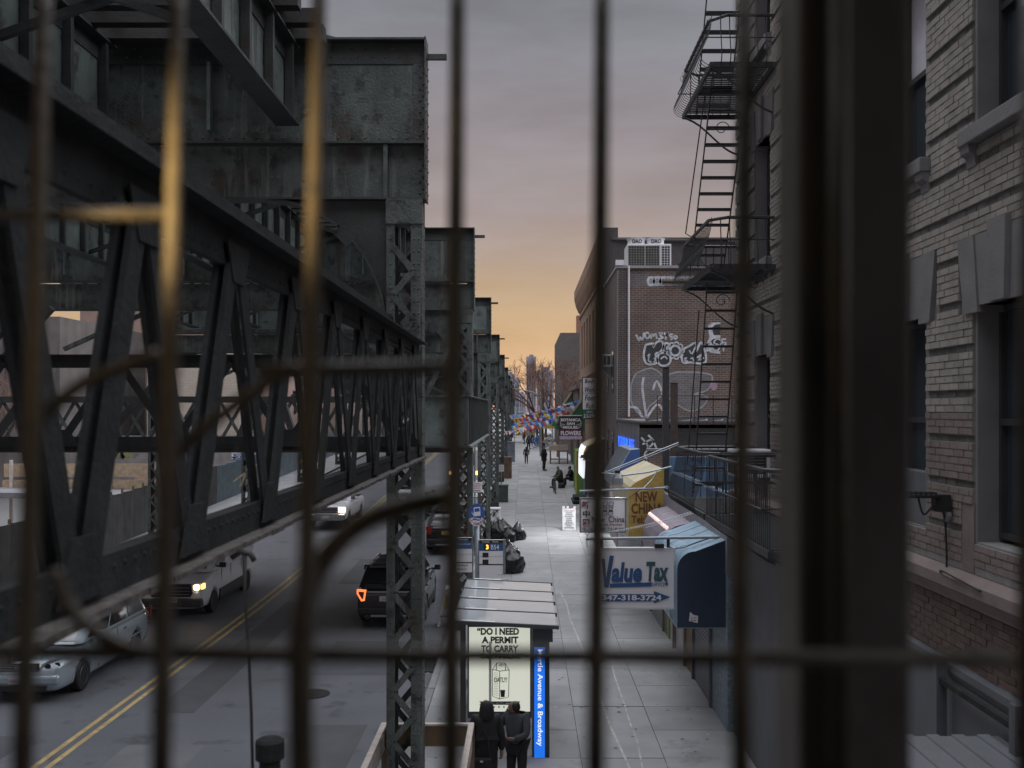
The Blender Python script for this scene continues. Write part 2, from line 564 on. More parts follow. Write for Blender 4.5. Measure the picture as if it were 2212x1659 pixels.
side = strip([KX + 0.16, 1.0, 4.15], ylist(-12, 130) + [420], lambda y: gz(y) + 0.112).build('sidewalk', m_conc_dark, kind='structure', recalc=False)
# kerb: one stone after another
kb = {}
y = 8.0
while y < 110:
    ln = 1.8
    rise = gz(y + ln) - gz(y)
    key = round(rise, 3)
    if key not in kb:
        kb[key] = MB().prism([(0.008, 0), (ln - 0.008, rise), (ln - 0.008, rise - 0.3), (0.008, -0.3)], 'x', 0.0, 0.16).mesh('kerb_stone')
        kb[key].materials.append(m_kerb)
    inst('kerb_stone', kb[key], side, (KX + random.uniform(-.006, .006), y, gz(y) + 0.135 + random.uniform(-.006, .004)))
    y += ln
# slabs
XS = [KX + 0.165, -0.52, 1.0, 2.5, 4.12]
sl = {}
y = 7.0
row = 0
while y < 84:
    ln = 1.56
    rise = gz(y + ln) - gz(y)
    for i in range(4):
        g = 0.007
        key = (i, round(rise, 3))
        if key not in sl:
            w = XS[i + 1] - XS[i]
            mm = MB().prism([(g, 0), (ln - g, rise), (ln - g, rise - 0.06), (g, -0.06)], 'x', g, w - g).mesh('paving_slab')
            mm.materials.append(m_conc)
            sl[key] = mm
        inst('paving_slab', sl[key], side, (XS[i], y, gz(y) + 0.130 + random.uniform(-.004, .004)), (random.uniform(-.001, .001), random.uniform(-.0015, .0015), 0))
    y += ln
    row += 1
strip([KX + 0.165, 1.0, 4.12], ylist(y, 130) + [420], lambda q: gz(q) + 0.13).build('far_paving', m_conc, side, recalc=False)


def seam(p0, p1, w, m, zo=0.138):
    d = Vector((p1[0] - p0[0], p1[1] - p0[1], 0)).normalized()
    a = Vector((-d.y, d.x, 0)) * w / 2
    n = 10
    vs = []
    for i in range(n + 1):
        t = i / n
        px, py = p0[0] + (p1[0] - p0[0]) * t + random.gauss(0, .02), p0[1] + (p1[1] - p0[1]) * t
        for sgn in (-1, 1): vs.append((px + a.x * sgn, py + a.y * sgn, gz(py) + zo))
    fs = [(2 * i, 2 * i + 1, 2 * i + 3, 2 * i + 2) for i in range(n)]
    return MB().add(vs, fs).build('patch_seam', m, side, recalc=False)


m_seam = M('pale_mortar_seam', (0.40, 0.39, 0.385), 0.85, 0, 0.4, 5)
seam((1.20, 34), (1.95, 13.5), 0.045, m_seam)
seam((2.10, 25), (2.06, 12.5), 0.03, m_seam)
seam((2.55, 17.6), (2.95, 12.0), 0.16, M('trowelled_patch', (0.30, 0.30, 0.305), 0.85), 0.137)
seam((1.1, 34.4), (2.4, 34.4), 0.04, m_seam)
# tar sealed cracks and an oil streak on the carriageway
m_tar = M('crack_tar', (0.05, 0.05, 0.053), 0.5)
rc = random.Random(17)
ck = MB()
for i in range(18):
    x_, y_ = rc.uniform(-13, -3), rc.uniform(13, 60)
    hd_ = rc.choice((rc.gauss(0, .25), rc.gauss(1.57, .2)))
    pts = []
    for k in range(rc.randint(10, 34)):
        pts.append((x_, y_)); hd_ += rc.gauss(0, .55)
        x_ += .13 * math.cos(hd_); y_ += .13 * math.sin(hd_)
    for (ax, ay), (bx_, by_) in zip(pts[:-1], pts[1:]):
        w_ = rc.uniform(.004, .012); d_ = Vector((bx_ - ax, by_ - ay, 0)).normalized()
        ck.add([(ax - d_.y * w_, ay + d_.x * w_, gz(ay) + .006), (ax + d_.y * w_, ay - d_.x * w_, gz(ay) + .006), (bx_ + d_.y * w_, by_ - d_.x * w_, gz(by_) + .006), (bx_ - d_.y * w_, by_ + d_.x * w_, gz(by_) + .006)], [(0, 1, 2, 3)])
ck.build('sealed_cracks', m_tar, road, kind='stuff', recalc=False)
# debris and stains of gutter grit
gr = MB()
for i in range(260):
    yy = random.uniform(14, 40); xx = random.gauss(KX - 0.18, 0.16)
    s_ = random.uniform(.008, .03)
    gr.add([(xx - s_, yy, gz(yy) + .004), (xx + s_, yy - s_, gz(yy) + .004), (xx + s_ * .6, yy + s_, gz(yy) + .01), (xx - s_ * .3, yy + s_, gz(yy) + .015)], [(0, 1, 2), (0, 2, 3), (0, 1, 3), (1, 2, 3)])
gr.build('gutter_litter', M('grit', (0.30, 0.29, 0.27), 0.9, rnd=.2), kind='stuff')
lside = strip([-24, -18, LK - 0.16], ylist(-12, 130) + [420], lambda y: gz(y) + 0.13).build('far_sidewalk', m_conc, kind='structure', recalc=False)
strip([LK - 0.16, LK], ylist(-12, 130) + [420], lambda y: gz(y) + 0.135).build('kerb', m_kerb, lside, recalc=False)

# =================================================================== elevated railway
BY = [14.66 + 13.8 * i for i in range(10)]
BT = [CAMZ + q for q in (5.42, 5.18, 4.75, 4.22, 3.85, 3.55, 3.35, 3.2, 3.05, 2.95)]
CX0, CX1 = -2.02, -1.50


def lace_mesh(sgn, h):
    mb = MB().bar((-0.15 * sgn, 0, -h / 2), (0.15 * sgn, 0, h / 2), 0.012, 0.088, up=(0, 1, 0))
    mb = MB()
    d = Vector((0.30 * sgn, 0, h)).normalized()
    a = Vector((d.z, 0, -d.x)) * 0.044
    p0 = Vector((-0.15 * sgn, 0, -h / 2)); p1 = -p0
    vs = []
    for yy in (-0.006, 0.006):
        for p in (p0 - a, p0 + a, p1 + a, p1 - a): vs.append((p.x, yy, p.z))
    mb.add(vs, [(0, 1, 2, 3), (7, 6, 5, 4), (0, 4, 5, 1), (1, 5, 6, 2), (2, 6, 7, 3), (3, 7, 4, 0)])
    m = mb.mesh('lacing_bar'); m.materials.append(m_el)
    return m


PITCH = 0.36
LACE = {1: lace_mesh(1, PITCH), -1: lace_mesh(-1, PITCH)}
ords = ['nearest', 'second', 'third', 'fourth', 'fifth', 'sixth', 'seventh', 'eighth', 'ninth', 'tenth']
BENTS = []


def el_column(t, k, x0, x1, Y, zb, zt, detail):
    cl, cr = x0 + 0.125, x1 - 0.165
    for a, b in ((x0, cl), (cr, x1)):
        ch = MB()
        ch.box(a, b, Y - 0.20, Y - 0.185, zb, zt).box(a, b, Y + 0.185, Y + 0.20, zb, zt)
        xw = a if a == x0 else b - 0.016
        ch.box(xw, xw + 0.016, Y - 0.186, Y + 0.186, zb, zt)
        ch.build('channel', m_el, t)
    xm = (cl + cr) / 2
    n = int((zt - zb - 0.5) / PITCH)
    if detail:
        for i in range(n):
            z = zb + 0.5 + PITCH * (i + 0.5) - (0.0)
            if z > zt - 0.2: break
            s = 1 if i % 2 else -1
            base = wloc(t)
            inst('lacing_bar', LACE[s], t, Vector((xm, Y - 0.207, z)) - base)
            inst('lacing_bar', LACE[-s], t, Vector((xm, Y + 0.207, z)) - base)
    else:
        lb = MB()
        for i in range(n):
            z = zb + 0.5 + PITCH * i
            s = 1 if i % 2 else -1
            for sg, yy in ((s, -0.207), (-s, 0.207)):
                lb.bar((xm - 0.15 * sg, Y + yy, z), (xm + 0.15 * sg, Y + yy, z + PITCH), 0.085, 0.012, up=(0, 1, 0))
        lb.build('lacing', m_el, t, kind='stuff')
    MB().box(x0 - 0.006, x1 + 0.006, Y - 0.226, Y - 0.2135, zt - 0.02, zt + 0.32).build('batten_plate', m_el, t)
    MB().box(x0 - 0.004, x1 + 0.004, Y - 0.222, Y + 0.222, zb - 0.02, zb + 0.45).build('base_casing', m_el_dark, t)


for k, (Y, zt) in enumerate(zip(BY, BT)):
    t = thing('railway_bent', '%s riveted green steel bent carrying the elevated railway, counted from the camera' % ords[k], 'steel bent', (-8.7, Y, gz(Y)), 0, 'bents of the elevated railway')
    BENTS.append(t)
    XR, XL = -1.45, -15.95
    d1 = 1.54; zg = zt - d1        # main girder
    d2 = 0.80; zl = zg - d2        # lower beam
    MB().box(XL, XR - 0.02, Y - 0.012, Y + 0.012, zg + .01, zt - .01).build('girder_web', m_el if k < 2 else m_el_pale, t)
    MB().box(XL, XR - 0.02, Y - 0.18, Y + 0.18, zt - 0.03, zt).build('top_flange', m_el_dark, t)
    MB().box(XL, XR - 0.02, Y - 0.028, Y - 0.0125, zt - 0.34, zt - 0.031).build('flange_angle', m_el_dark, t)
    MB().box(XL, XR - 0.02, Y - 0.18, Y + 0.18, zg, zg + 0.03).build('bottom_flange', m_el_dark, t)
    MB().box(XL, XR - 0.02, Y - 0.028, Y - 0.0125, zg + 0.031, zg + 0.20).build('flange_angle', m_el, t)
    MB().box(XR - 0.02, XR, Y - 0.19, Y + 0.19, zl - .02, zt + 0.012).build('end_plate', m_rust_edge if k < 3 else m_el, t)
    MB().box(XR - 0.20, XR - 0.0205, Y - 0.0285, Y - 0.0125, zg + .201, zt - 0.341).build('end_angle', m_el, t)
    # lower beam under it, with its gap at the middle
    gap = 0.035 if k else 0.0
    MB().box(XL, XR - 0.025, Y - 0.010, Y + 0.010, zl + .01, zg - 0.012 - gap).build('lower_web', m_el, t)
    MB().box(XL, XR - 0.025, Y - 0.16, Y + 0.16, zl - 0.01, zl + 0.02).build('lower_flange', m_el_dark, t)
    MB().box(XR - 0.62, XR - 0.56, Y - 0.15, Y - 0.0105, zl + .021, zg - 0.012).build('stiffener', m_el, t)
    MB().box(XR - 0.22, XR - 0.03, Y - 0.024, Y - 0.0105, zl + .021, zg - 0.012).build('end_angle', m_el, t)
    st = MB()
    xx = -4.6
    while xx > XL:
        MB().box(xx - 0.05, xx, Y - 0.14, Y - 0.0125, zg + .205, zt - .345).build('stiffener', m_el_pale, t)
        xx -= 1.7
    # bracket arm for wires
    arm = MB().box(XR, XR + 0.29, Y - 0.03, Y + 0.03, zt - 0.27, zt - 0.19)
    arm.build('bracket_arm', m_el_dark, t)
    zc = zl - 0.01
    el_column(t, k, CX0, CX1, Y, gz(Y), zc - 0.35, k < 3)
    MB().box(CX0, CX1, Y - 0.20, Y + 0.20, zc - 0.36, zc - 0.001).build('column_head', m_el, t)
    el_column(t, k, -15.95, -15.43, Y, gz(Y), zc - 0.35, False)
    # curved knee braces
    for sx, xc in ((-1, CX0), (1, -15.43)):
        arc = []
        for i in range(11):
            a = R(90) * i / 10
            arc.append((xc + sx * 1.75 - sx * 1.75 * math.sin(a), zc - 2.0 * (1 - math.cos(a))))
        poly = [(xc, zc - .001)] + arc
        MB().prism(poly, 'y', Y - 0.011, Y + 0.011).build('knee_plate', m_el_dark if k == 0 else m_el, t)
        fl = MB()
        for i in range(10):
            p, q = arc[i], arc[i + 1]
            fl.bar((p[0], Y, p[1]), (q[0], Y, q[1]), 0.26, 0.03, up=(sx * .7, 0, .7))
        fl.build('knee_flange', m_el_dark, t)
    # diagonal sway struts under the lower beam, across the street
    if k:
        for xa, xb in ((-4.2, -6.6), (-13.2, -10.8)):
            MB().bar((xa, Y + .03, zc - 1.1), (xb, Y + .03, zc - 0.03), 0.10, 0.12).build('sway_strut', m_el, t)
    if k < 4:
        rv = MB()
        z = gz(Y) + 0.6
        while z < zc - .4:
            for x in (CX0 + 0.06, CX1 - 0.05, CX1 - .12): rv.rivet((x, Y - 0.2, z), '-y', 0.021)
            for yy in (-.14, .14): rv.rivet((CX1, Y + yy, z + .05), 'x', 0.021)
            z += 0.18
        z = zl + .1
        while z < zt - .1:
            rv.rivet((XR - 0.10, Y - 0.0285, z), '-y', 0.022); rv.rivet((XR - 0.05, Y - 0.0285, z + .07), '-y', 0.022)
            rv.rivet((XR, Y - 0.12, z), 'x', 0.026); rv.rivet((XR, Y + 0.12, z), 'x', 0.026)
            z += 0.17
        x = XR - 0.3
        while x > -9:
            rv.rivet((x, Y - 0.028, zt - 0.12), '-y', 0.022); rv.rivet((x + .09, Y - 0.028, zt - 0.24), '-y', 0.022)
            rv.rivet((x, Y - 0.028, zg + 0.11), '-y', 0.022)
            x -= 0.2
        rv.build('rivets', m_el, t, kind='stuff', recalc=False)


def el_top(y):
    if y <= BY[0]: return BT[0]
    for i in range(9):
        if y <= BY[i + 1]:
            f = (y - BY[i]) / (BY[i + 1] - BY[i]); return BT[i] + (BT[i + 1] - BT[i]) * f
    return BT[-1]


# longitudinal plate girders and the ties they carry
GXS = [-3.45, -6.1, -8.7, -11.3, -13.95]
gnames = ['outer girder above the near traffic lane', 'second girder in from the sidewalk side', 'middle girder above the centre line', 'fourth girder in from the sidewalk side', 'outer girder on the far kerb side']
for gi, gx in enumerate(GXS):
    t = thing('track_girder', 'long riveted plate girder under the tracks, %s' % gnames[gi], 'plate girder', (gx, 14, 10), 0, 'track girders of the elevated railway')
    ys = [-6.0, 0.5] + BY
    for i in range(len(ys) - 1):
        a, b = ys[i] + (0.2 if i > 1 else 0), ys[i + 1] - 0.2
        za, zb = el_top(a) - 0.16, el_top(b) - 0.16
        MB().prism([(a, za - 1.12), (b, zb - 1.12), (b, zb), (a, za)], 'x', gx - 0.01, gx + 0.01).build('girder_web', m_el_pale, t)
        for dz in (0.0, -1.12):
            MB().prism([(a, za + dz - 0.02), (b, zb + dz - 0.02), (b, zb + dz + 0.015), (a, za + dz + 0.015)], 'x', gx - 0.17, gx + 0.17).build('girder_flange', m_el_dark, t)
        MB().prism([(a, za - 0.27), (b, zb - 0.27), (b, zb - .021), (a, za - .021)], 'x', gx + 0.0102, gx + 0.026).build('flange_angle', m_el_dark, t)
        y = a + 0.5
        jn = MB()
        while y < b - 0.2:
            z = el_top(y) - 0.16
            if gi == 0 and i < 3:
                MB().box(gx + 0.0265, gx + 0.14, y - 0.045, y + 0.045, z - 1.09, z - 0.022).build('stiffener', m_el_dark, t)
            else:
                jn.box(gx + 0.0265, gx + 0.14, y - 0.045, y + 0.045, z - 1.09, z - 0.022)
            y += 1.1
        if jn.v: jn.build('stiffeners', m_el_dark, t, kind='stuff')
        # cross frames between girders, seen from below
        if gi < 4 and i < 6:
            y = a + 2
            while y < b:
                z = el_top(y) - 0.25
                MB().bar((gx - .02, y, z - 0.9), (GXS[gi + 1] + .02, y, z), 0.09, 0.09).build('cross_brace', m_el_dark, t)
                MB().bar((gx - .02, y + .12, z), (GXS[gi + 1] + .02, y + .12, z - 0.9), 0.09, 0.09).build('cross_brace', m_el_dark, t)
                y += 4.4
t = thing('railway_track', 'timber track deck of closely laid ties on top of the elevated girders', 'railway track', (-8.7, 14, 11.8))
tm = MB().box(-5.75, 5.75, -0.10, 0.10, -0.1, 0.1).mesh('tie'); tm.materials.append(m_tie)
y = -6.0
c = 0
while y < 140 and c < 296:
    inst('tie', tm, t, Vector((-8.7 + random.uniform(-.12, .12), y, el_top(y) - 0.02)) - wloc(t))
    y += 0.58; c += 1
for x in (-13.2, -11.75, -9.55, -8.1, -5.8, -4.4):
    rl = MB()
    ys = [-6, 14.66] + BY[1:9]
    rl.tube([(x, q, el_top(q) + 0.16) for q in ys], 0.06, 4)
    rl.build('rail', m_grey, t)
for x in (-14.6, -8.9, -3.5):
    pl = MB()
    ys = [-6, 14.66] + BY[1:9]
    for q0, q1 in zip(ys[:-1], ys[1:]):
        pl.prism([(q0, el_top(q0) + .1), (q1, el_top(q1) + .1), (q1, el_top(q1) + .15), (q0, el_top(q0) + .15)], 'x', x - 0.22, x + 0.22)
    pl.build('walk_planking', m_tie, t)
# bent conduit rising over the first girder
cdt = MB().tube([at(588, 92, 14.9), at(600, 72, 14.9), at(640, 67, 14.9), at(680, 72, 14.9), at(722, 84, 14.9), at(735, 92, 14.9)], 0.035, 8).build('bent_conduit', m_el_dark, smooth=True)
tag(cdt, 'curved dark conduit arching over the top edge of the nearest cross girder', 'conduit')

# =================================================================== mezzanine footbridge trusses
TX = -1.55
t = thing('footbridge_truss', 'dark steel lattice side truss of the station footbridge running along the kerb from the left', 'bridge truss', (TX, 8, 5.7))
zt1, zt0, zb1, zb0 = CAMZ + 0.95, CAMZ + 0.74, CAMZ - 0.53, CAMZ - 0.695
Y0, Y1 = 1.2, 14.35
MB().box(TX - 0.02, TX + 0.02, Y0, Y1, zt0, zt1 - 0.012).build('top_chord', m_truss, t)
MB().box(TX - 0.12, TX + 0.13, Y0, Y1 + .05, zt1 - 0.0115, zt1 + 0.006).build('top_cover_plate', m_truss, t)
MB().box(TX - 0.02, TX + 0.02, Y0, Y1, zb0 + 0.012, zb1).build('bottom_chord', m_truss, t)
bc = MB()
y = Y0
zz = [random.uniform(0, .018) for _ in range(60)]
i = 0
while y < Y1:
    bc.box(TX - 0.10 - zz[i % 60], TX + 0.10 + zz[(i * 7) % 60], y, y + 0.26, zb0 - 0.012 - zz[(i * 3) % 60] * .4, zb0 + 0.0115)
    y += 0.262; i += 1
bc.build('bottom_flange', m_rust_edge, t)
MB().box(TX - 0.10, TX - 0.021, Y0, Y1, zb1 - 0.03, zb1 - 0.012).build('chord_angle', m_truss, t)
nodes = [1.2, 2.3, 3.4, 4.55, 5.9, 7.3, 8.7, 10.1, 11.5, 12.9, 14.3]
for a, b in zip(nodes[:-1], nodes[1:]):
    m_ = (a + b) / 2
    for sx in (-1, 1):
        MB().bar((TX + sx * .030, a + .06, zb1 - 0.05), (TX + sx * .030, m_ - .04, zt0 + 0.1), 0.026, 0.125, up=(0, 1, 0)).build('web_diagonal', m_truss, t)
        MB().bar((TX + sx * .030, m_ + .04, zt0 + 0.1), (TX + sx * .030, b - .06, zb1 - 0.05), 0.016, 0.125, up=(0, 1, 0)).build('web_diagonal', m_truss, t)
    MB().prism([(b - 0.20, zb1 - .12), (b + .18, zb1 - .12), (b + .10, zb1 + .10), (b - .10, zb1 + .10)], 'x', TX + .0392, TX + .0505).build('gusset_plate', m_truss, t)
    MB().prism([(m_ - .2, zt0 + .12), (m_ + .2, zt0 + .12), (m_ + .10, zt0 - .08), (m_ - .10, zt0 - .08)], 'x', TX + .0392, TX + .0505).build('gusset_plate', m_truss, t)
MB().bar((-1.95, 2.0, CAMZ + 1.27), (-1.95, 14.3, CAMZ + 1.27), 0.10, 0.13).build('upper_strut', m_truss, t)
rv = MB()
for y in [Y0 + .1 * j for j in range(130)]:
    rv.rivet((TX + .0205, y, zt0 + .05), 'x', .014); rv.rivet((TX + .0205, y, zb1 - .05), 'x', .014)
rv.build('rivets', m_truss, t, kind='stuff', recalc=False)
# transverse truss joining it at the first bent
t = thing('cross_truss', 'dark steel lattice truss crossing the street at the nearest railway bent', 'bridge truss', (-8, 14.1, 5.9))
YT = 14.05
zt_, zb_ = CAMZ + 0.76, CAMZ - 0.58
MB().box(-15.4, TX - .16, YT - .02, YT + .02, zt_ - .17, zt_).build('top_chord', m_truss, t)
MB().box(-15.4, TX - .16, YT - .12, YT + .12, zt_ + .0005, zt_ + .014).build('top_cover_plate', m_truss, t)
MB().box(-15.4, TX - .18, YT - .02, YT + .02, zb_, zb_ + .2).build('bottom_chord', m_truss, t)
MB().box(-15.4, TX - .18, YT - .12, YT + .12, zb_ - .014, zb_ - .0005).build('bottom_flange', m_truss, t)
x = -1.75
while x > -15.2:
    MB().bar((x, YT + .03, zb_ + .1), (x - .8, YT + .03, zt_ - .08), .11, .016, up=(0, 1, 0)).build('web_diagonal', m_truss, t)
    MB().bar((x - .8, YT - .03, zt_ - .08), (x - 1.6, YT - .03, zb_ + .1), .11, .016, up=(0, 1, 0)).build('web_diagonal', m_truss, t)
    MB().prism([(x - .3, zb_ + .06), (x + .3, zb_ + .06), (x + .12, zb_ + .3), (x - .12, zb_ + .3)], 'y', YT - .052, YT - .0405).build('gusset_plate', m_truss, t)
    x -= 1.6
# long raking struts from the footbridge up to the viaduct
for a, b in ((at(112, 665, 15.2), at(-30, 815, 15.2)), (at(95, 800, 15.2), at(-20, 960, 15.2)), (at(345, 820, 15.2), at(200, 970, 15.2)), (at(577, 800, 15.2), at(512, 960, 15.2)), (at(590, 800, 15.2), at(640, 960, 15.2)), (at(345, 830, 15.2), at(420, 960, 15.2))):
    MB().bar(a, b, .12, .09).build('raking_strut', m_el_dark, t)

# second mezzanine: lattice front across the street, plated end over the sidewalk side
t = thing('mezzanine_platform', 'green plated station mezzanine box hung between the second and third bents', 'station mezzanine', (-6, 31, 5.4))
YM, YE = 25.6, 38.2
ztm, zbm = CAMZ + 0.34, CAMZ - 0.93
MB().box(-2.72, -1.50, YM - .01, YM + .01, zbm, ztm).build('front_plate', m_el_pale, t)
for x in (-2.72, -1.56, -2.0):
    MB().box(x, x + .08, YM - .09, YM - .0105, zbm + .05, ztm - .05).build('stiffener', m_el, t)
MB().box(-2.76, -1.42, YM - .13, YM + .13, ztm, ztm + .03).build('top_angle', m_el, t)
MB().box(-2.76, -1.42, YM - .13, YM + .13, zbm - .05, zbm).build('bottom_angle', m_el_dark, t)
MB().box(-1.49, -1.47, YM, YE, zbm, ztm).build('side_plate', m_el_dark, t)
for i in range(22):
    y = YM + .3 + i * .575
    MB().box(-1.4695, -1.43, y, y + .05, zbm + .03, ztm - .03).build('side_rib', m_el_dark, t)
MB().box(-1.56, -1.40, YM, YE, ztm + .001, ztm + .03).build('side_capping', m_el, t)
MB().box(-1.58, -1.38, YM, YE, zbm - .05, zbm - .001).build('side_flange', m_el_pale, t)
MB().box(-15.3, -1.6, YM + .2, YE, zbm - .18, zbm - .06).build('floor', m_el_dark, t)
MB().box(-15.3, -2.78, YM - .1, YM + .1, ztm - .16, ztm).build('lattice_top_chord', m_el_dark, t)
MB().box(-15.3, -2.78, YM - .1, YM + .1, zbm, zbm + .2).build('lattice_bottom_chord', m_el_dark, t)
x = -2.9
while x > -15:
    MB().bar((x, YM - .02, zbm + .1), (x - .62, YM - .02, ztm - .1), .085, .014, up=(0, 1, 0)).build('lattice_bar', m_el, t)
    MB().bar((x - .62, YM + .02, zbm + .1), (x, YM + .02, ztm - .1), .085, .014, up=(0, 1, 0)).build('lattice_bar', m_el, t)
    x -= .62
for x0, x1 in ((-2.8, -3.9), (-2.6, -2.0)):
    MB().bar((x0, YM + .3, ztm), (x1, YM + .3, CAMZ + 1.6), .11, .11).build('raking_strut', m_el, t)

# cable hanging from the footbridge and the capped pipe under it
cb = MB().tube([at(528, 1198, 5.0), at(529, 1290, 5.0), at(538, 1420, 5.0), at(543, 1540, 5.0), at(548, 1760, 5.0)], [.012, .007, .008, .008, .008], 6)
cb.tube([at(500, 1205, 5.0), at(520, 1192, 5.0), at(540, 1196, 5.0), at(550, 1212, 5.0)], .014, 6)
tag(cb.build('hanging_cable', m_black, smooth=True), 'thin black cable dangling from the bottom of the kerbside truss', 'cable')
pc = at(583, 1600, 5.2)
pp = thing('capped_pipe', 'dark capped standpipe just below the hanging cable at the bottom edge', 'pipe', (pc.x, pc.y, 2.0))
MB().lathe([(.055, -.0), (.055, pc.z - .03)], 14, (pc.x, pc.y, 0)).build('pipe', m_truss, pp, smooth=False)
MB().lathe([(.075, pc.z - .09), (.075, pc.z), (.06, pc.z + .012), (0.01, pc.z + .014)], 14, (pc.x, pc.y, 0)).build('cap', m_truss, pp)

# =================================================================== window grille of the station, right in front
GY = 0.83


def gyz(y):
    """the grille leans in towards the camera at its foot"""
    return 0.96 - 0.30 * (y + 140) / 1940


t = thing('iron_grille', 'out-of-focus wrought iron grille of upright bars and scrolls close to the camera', 'iron grille', (0, GY, CAMZ))
for a, b in ((100, 45), (388, 345), (692, 650), (990, 973), (1302, 1285), (1609, 1600), (2224, 2218)):
    p0, p1 = at(a, -140, gyz(-140)), at(b, 1800, gyz(1800))
    MB().tube([p0 + (p1 - p0) * (i / 8) for i in range(9)], 0.0071, 14).build('bar', m_bar, t, smooth=True)
p0, p1 = at(-60, 1408, gyz(1410) + .004), at(2280, 1424, gyz(1410) + .004)
MB().tube([p0, p0.lerp(p1, .33), p0.lerp(p1, .66), p1], 0.0062, 12).build('rail', m_bar, t, smooth=True)
p0, p1 = at(-60, 466, gyz(465)), at(378, 463, gyz(465))
MB().tube([p0, p0.lerp(p1, .5), p1], 0.0060, 12).build('rail', m_bar, t, smooth=True)
p0, p1 = at(560, 800, gyz(797)), at(985, 793, gyz(797))
MB().tube([p0, p0.lerp(p1, .5), p1], 0.0060, 12).build('rail', m_bar, t, smooth=True)


def smooth_path(pts, n=4):
    out = []
    P = [Vector(p) for p in pts]
    for i in range(len(P) - 1):
        a = P[max(0, i - 1)]; b = P[i]; c_ = P[i + 1]; d = P[min(len(P) - 1, i + 2)]
        for k in range(n):
            u = k / n
            out.append(0.5 * ((2 * b) + (c_ - a) * u + (2 * a - 5 * b + 4 * c_ - d) * u * u + (3 * b - a - 3 * c_ + d) * u ** 3))
    out.append(P[-1])
    return out


for pts in (((118, 1235), (150, 1312), (210, 1366), (280, 1400), (350, 1412)),
            ((650, 792), (565, 835), (490, 888), (430, 935), (370, 1000)),
            ((345, 765), (260, 795), (180, 828), (110, 885), (60, 950))):
    MB().tube(smooth_path([at(x, y, gyz(y)) for x, y in pts]), 0.0056, 12).build('scroll', m_bar, t, smooth=True)
MB().tube(smooth_path([at(x, y, gyz(y)) for x, y in ((655, 1800), (650, 1600), (648, 1420), (652, 1330), (685, 1235), (755, 1148), (850, 1100), (980, 1072))]), 0.0088, 12).build('scroll', m_bar, t, smooth=True)
t = thing('grille_post', 'broad dark steel post blurred in the foreground, right of the upright bars', 'steel post', (0.26, GY, CAMZ))
xa, xb = (1668 - 1135) * (GY + .09) / F, (1972 - 1135) * (GY - .001) / F
MB().box(xa, xb, GY, GY + .075, CAMZ - .6, CAMZ + .6).build('post_body', m_post, t, bevel=.004)
MB().tube([at(1812, -160, GY - .012), at(1812, 1830, GY - .012)], .0085, 16).build('conduit', m_bar, t, smooth=True)  # slim glossy tube added for the warm reflected streak on the post
# the station gallery the camera stands in: floor, roof and back wall
t = thing('station_gallery', 'timber floored station gallery with a dark roof, where the camera stands', 'station gallery', (0, -2, 4.7))
for i in range(24):
    MB().box(-1.30, 3.6, -5.0 + i * .25, -4.76 + i * .25, 4.62, 4.70).build('floor_plank', m_tie, t)
MB().box(-1.45, 3.7, -5.1, 1.05, 8.30, 8.42).build('roof', m_el_dark, t)
MB().box(-1.45, 3.7, -5.2, -5.05, 4.5, 8.30).build('back_wall', m_el_dark, t)
MB().box(-1.45, -1.31, -5.04, .45, 4.5, 8.30).build('side_wall', m_el_dark, t)
for x in (-1.38, 3.6):
    MB().box(x - .06, x + .06, .85, .97, 4.4, 8.299).build('gallery_post', m_post, t)
# the warm station lamp behind the camera whose light the bars catch
lp = Vector((-0.42, 0.56, 6.66))
t = thing('station_lamp', 'caged warm bulb lamp hung on the station wall just left of the grille', 'wall lamp', lp)
MB().lathe([(.001, -.03), (.018, -.02), (.025, 0), (.018, .02), (.012, .03)], 14, lp).build('bulb', M_emit('warm_bulb', (1.0, .62, .22), 12.0), t, smooth=True)
MB().lathe([(.012, .031), (.025, .034), (.025, .09), (.01, .10)], 14, lp).build('lamp_base', m_black, t)
MB().bar(lp + Vector((0, 0, .09)), lp + Vector((-.5, -.1, .09)), .02).build('lamp_arm', m_black, t)
ld = bpy.data.lights.new('station_lamp_light', 'SPOT'); ld.energy = 23.0; ld.spot_size = R(46); ld.spot_blend = 1.0; ld.color = (1.0, .74, .40); ld.shadow_soft_size = .03
lo = bpy.data.objects.new('station_lamp_light', ld); COL.objects.link(lo); lo.location = lp + Vector((.0, .0, -.065))
lo.rotation_euler = (Vector((-.24, .89, 6.60)) - lo.location).to_track_quat('-Z', 'Y').to_euler()


# =================================================================== buildings: helpers
def holed_wall(axis, c0, c1, a0, a1, z0, z1, holes):
    """wall slab between c0 and c1 along 'axis' ('x' wall faces ±x and runs along y), with rectangular holes (a0,a1,z0,z1)"""
    As = sorted({a0, a1, *[h[0] for h in holes], *[h[1] for h in holes]})
    Zs = sorted({z0, z1, *[h[2] for h in holes], *[h[3] for h in holes]})
    As = [a for a in As if a0 <= a <= a1]; Zs = [z for z in Zs if z0 <= z <= z1]
    mb = MB()
    for j in range(len(Zs) - 1):
        run = None
        for i in range(len(As) - 1):
            am, zm = (As[i] + As[i + 1]) / 2, (Zs[j] + Zs[j + 1]) / 2
            solid = not any(h[0] < am < h[1] and h[2] < zm < h[3] for h in holes)
            if solid:
                if run is None: run = As[i]
                end = As[i + 1]
            if (not solid or i == len(As) - 2) and run is not None:
                if axis == 'x': mb.box(c0, c1, run, end, Zs[j], Zs[j + 1])
                else: mb.box(run, end, c0, c1, Zs[j], Zs[j + 1])
                run = None
    return mb


m_wframe = M('dark_window_frame', (0.035, 0.035, 0.037), 0.5)
m_wframe_w = M('pale_window_frame', (0.45, 0.45, 0.47), 0.5)


